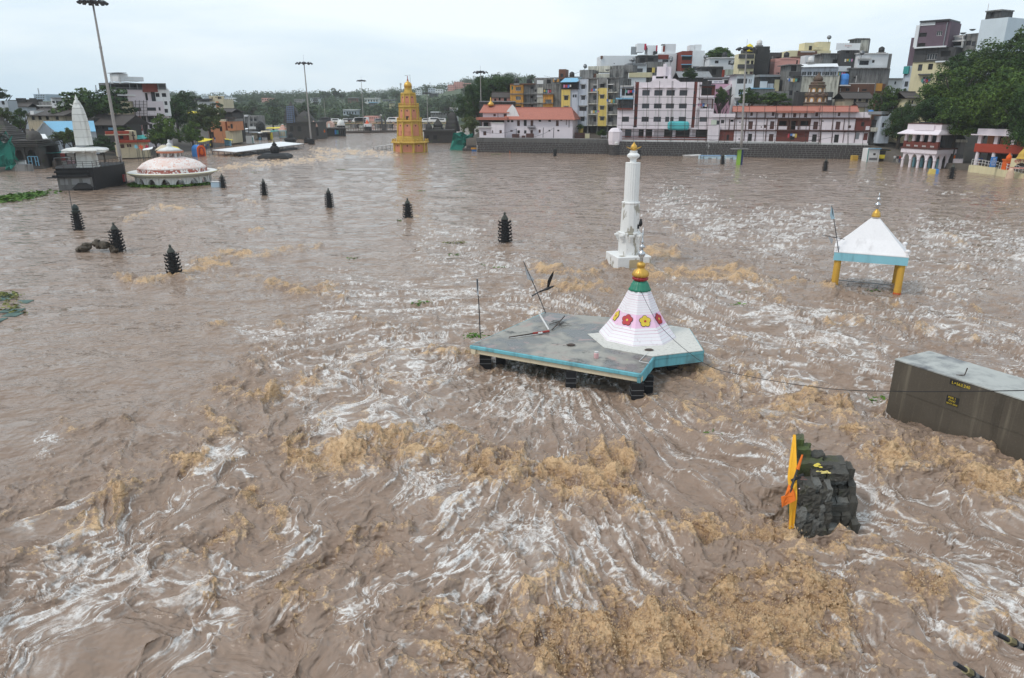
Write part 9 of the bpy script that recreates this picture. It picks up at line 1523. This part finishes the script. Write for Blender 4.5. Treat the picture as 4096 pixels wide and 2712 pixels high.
def woods():
 rects=[(*ph(a[1],a[2]-12,a[3]-14),*ph(a[1],a[4]+12,a[5]),a[6]) for a in FH]
 r=np.random.RandomState(3);V=[]
 for i in range(1500):
  y=520+560*r.rand()**1.3;px=r.uniform(480,2150);x=(px-CX)/FPX*y*CP;z=hill_h(x,y);rad=r.uniform(4,8)*(1 if y<900 else 1.2);per=90;bx,by=proj((x,y,z+rad*.8));rp=rad*FPX/y
  if any(q[0]-rp<bx<q[2]+rp and q[1]-rp<by<q[3]+rp*.3 and y<q[4]+8 for q in rects):continue
  q=r.randn(per,3);q /= np.linalg.norm(q,axis=1)[:,None];q *= rad*r.uniform(.5,1,(per,1));q[:,2]=q[:,2]*.75+rad*.55;q+=np.array([x,y,z]);nn=r.randn(per,3)+np.array([0,-.4,.8]);nn /= np.linalg.norm(nn,axis=1)[:,None];t=np.cross(nn,r.randn(per,3));t /= np.linalg.norm(t,axis=1)[:,None];b=np.cross(nn,t);s=r.uniform(.5,1.25,(per,1));V.append(np.stack([q-t*s,q-b*s*.6,q+t*s,q+b*s*.6],1))
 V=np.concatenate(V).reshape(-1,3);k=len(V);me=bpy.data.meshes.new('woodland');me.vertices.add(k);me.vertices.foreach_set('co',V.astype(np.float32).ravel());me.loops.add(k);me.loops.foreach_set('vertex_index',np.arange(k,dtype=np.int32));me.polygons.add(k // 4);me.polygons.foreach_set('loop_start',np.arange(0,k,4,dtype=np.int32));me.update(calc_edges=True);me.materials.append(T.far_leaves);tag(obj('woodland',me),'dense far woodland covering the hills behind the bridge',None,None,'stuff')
woods()
def far_tree(lb,c,x0,y0,x1,y1,Y,kind='far',zb=None):
 b=at(c,(x0+x1)/2,y1,Y);tree_at(lb,c,x0,y0,x1,y1,Y,kind,min(hill_h(b.x,Y),b.z-2) if zb is None else zb,'far trees on the skyline')
for a in [('round skyline tree left of the two tall ones','C',115,390,250,500,800),('tallest round skyline tree above the pink domes','C',245,350,385,480,790),('small skyline tree right of the tallest round one','C',370,400,445,490,800),('low dark far tree under the left distant mast','C',590,500,760,690,640),('far tree crown left of the distant white house','C',600,450,710,540,820),('round skyline tree between white house and tower','C',915,415,1030,505,830),('skyline tree touching the yellow tower left side','C',1085,375,1200,500,780),('skyline tree right of the golden dome','C',1480,300,1590,400,900),('bushy far tree below the skyline at the bridge left end','C',420,690,650,780,520),('green far tree left of the grey bungalow','C',180,660,420,790,510),('far tree mass right of the tower at the water','C',1420,560,1700,760,560),('far tree over the bridge beside the tower','C',780,560,1000,760,560),('wide far tree left of the tower base','C',980,590,1180,770,540),('dark far tree at the right end of the bridge','C',1700,500,1960,720,520),('rising far tree on the right hill shoulder','C',2030,280,2280,470,620),('far round tree on the left skyline behind the market','B',940,545,1060,620,760),('far tree right of it on the market skyline','B',1205,555,1320,660,720),('broad dark far tree behind the scaffolded temple','B',1460,550,1740,800,560),('broad far tree behind the grey flats','B',760,590,1060,830,470),('deep green far tree above the market stalls','B',1040,620,1340,900,430),('far tree left of the scaffolded temple','B',1380,680,1700,1030,400),('dark far tree behind the temple pyramid roof','B',1860,620,2230,900,430),('far tree beside the slim mast','B',2050,690,2260,930,440),('skyline tree above the slim mast footing','B',2290,470,2400,570,800),('tree rising behind the hill building','B',20,465,380,700,360),('low green tree before the hill building','B',400,640,780,900,300),('mid green tree left of the orange house','B',150,760,520,1080,262),('round bush by the market entrance','B',160,950,400,1290,236)]:far_tree(*a)
# far houses
def fhouse(lb,c,x0,y0,x1,y1,Y,mat,cols=3,rows=1,roof=None,name='distant_house'):
 p=at(c,(x0+x1)/2,y1,Y);B=Bld(name,lb,'house',c,(x0,y1),(x1,y1),Y,zb=min(p.z-4,hill_h(p.x,Y)));B.wall(x0,y0,x1,y1,MATS[mat],12,zbot=0);w,h=(x1-x0)/cols,(y1-y0)/rows
 for i in range(cols):
  for j in range(rows):B.win(x0+w*(i+.28),y0+h*(j+.3),x0+w*(i+.72),y0+h*(j+.72),'o')
 if roof:B.box('roof_slab',x0-5,y0-8,x1+5,y0+2,MATS[roof],-12,1.5)
 B.done()
for a in FH:fhouse(*a)
def lattice(lb,c,x,y0,y1,Y):
 p=at(c,x,y1,Y);t=at(c,x,y0,Y);o=thing('lattice_tower',lb,'antenna tower',p);h=t.z-p.z;w=h*.06
 for sx,sy in ((-1,-1),(1,-1),(1,1),(-1,1)):MB().tube([(sx*w,sy*w,-6),(sx*w*.5,sy*w*.5,h)],.22,4).build('leg',T.grey_metal,o)
 for k in range(7):z=h*k/6.5;q=w*(1-.5*z/h);MB().box(-q,q,-q,q,z,z+.25).build('brace_ring',T.grey_metal,o)
 for sgn in (-1,1):MB().box(sgn*w*1.2-.4,sgn*w*1.2+.4,-.4,.4,h*.75,h*.98).build('antenna_panel',T.white_trim,o)
lattice('hazy lattice antenna tower on the right skyline','C',2182,178,300,900);lattice('hazy antenna cluster tower right of the lattice one','C',2230,188,300,900);lattice('hazy phone tower left of the golden dome','C',1197,278,400,900);lattice('hazy antenna on the far left skyline','B',1412,500,560,900);lattice('hazy mast tower on the skyline left of the slim mast','B',1888,505,580,900)
# haze: the damp air itself
m=MB();m.box(-2100,2100,-60,1150,-4.4,78);o=m.build('haze',None);o.data.materials.clear();hm=bpy.data.materials.new('damp_air');hm.use_nodes=True;hn=hm.node_tree;hn.nodes.clear();ho=hn.nodes.new('ShaderNodeOutputMaterial');hv=hn.nodes.new('ShaderNodeVolumePrincipled');hv.inputs['Color'].default_value=(.93,.965,1,1);hv.inputs['Density'].default_value=.00018;hv.inputs['Anisotropy'].default_value=.2;hn.links.new(hv.outputs[0],ho.inputs['Volume']);o.data.materials.append(hm);tag(o,'thin pale damp haze over the river',None,None,'stuff')
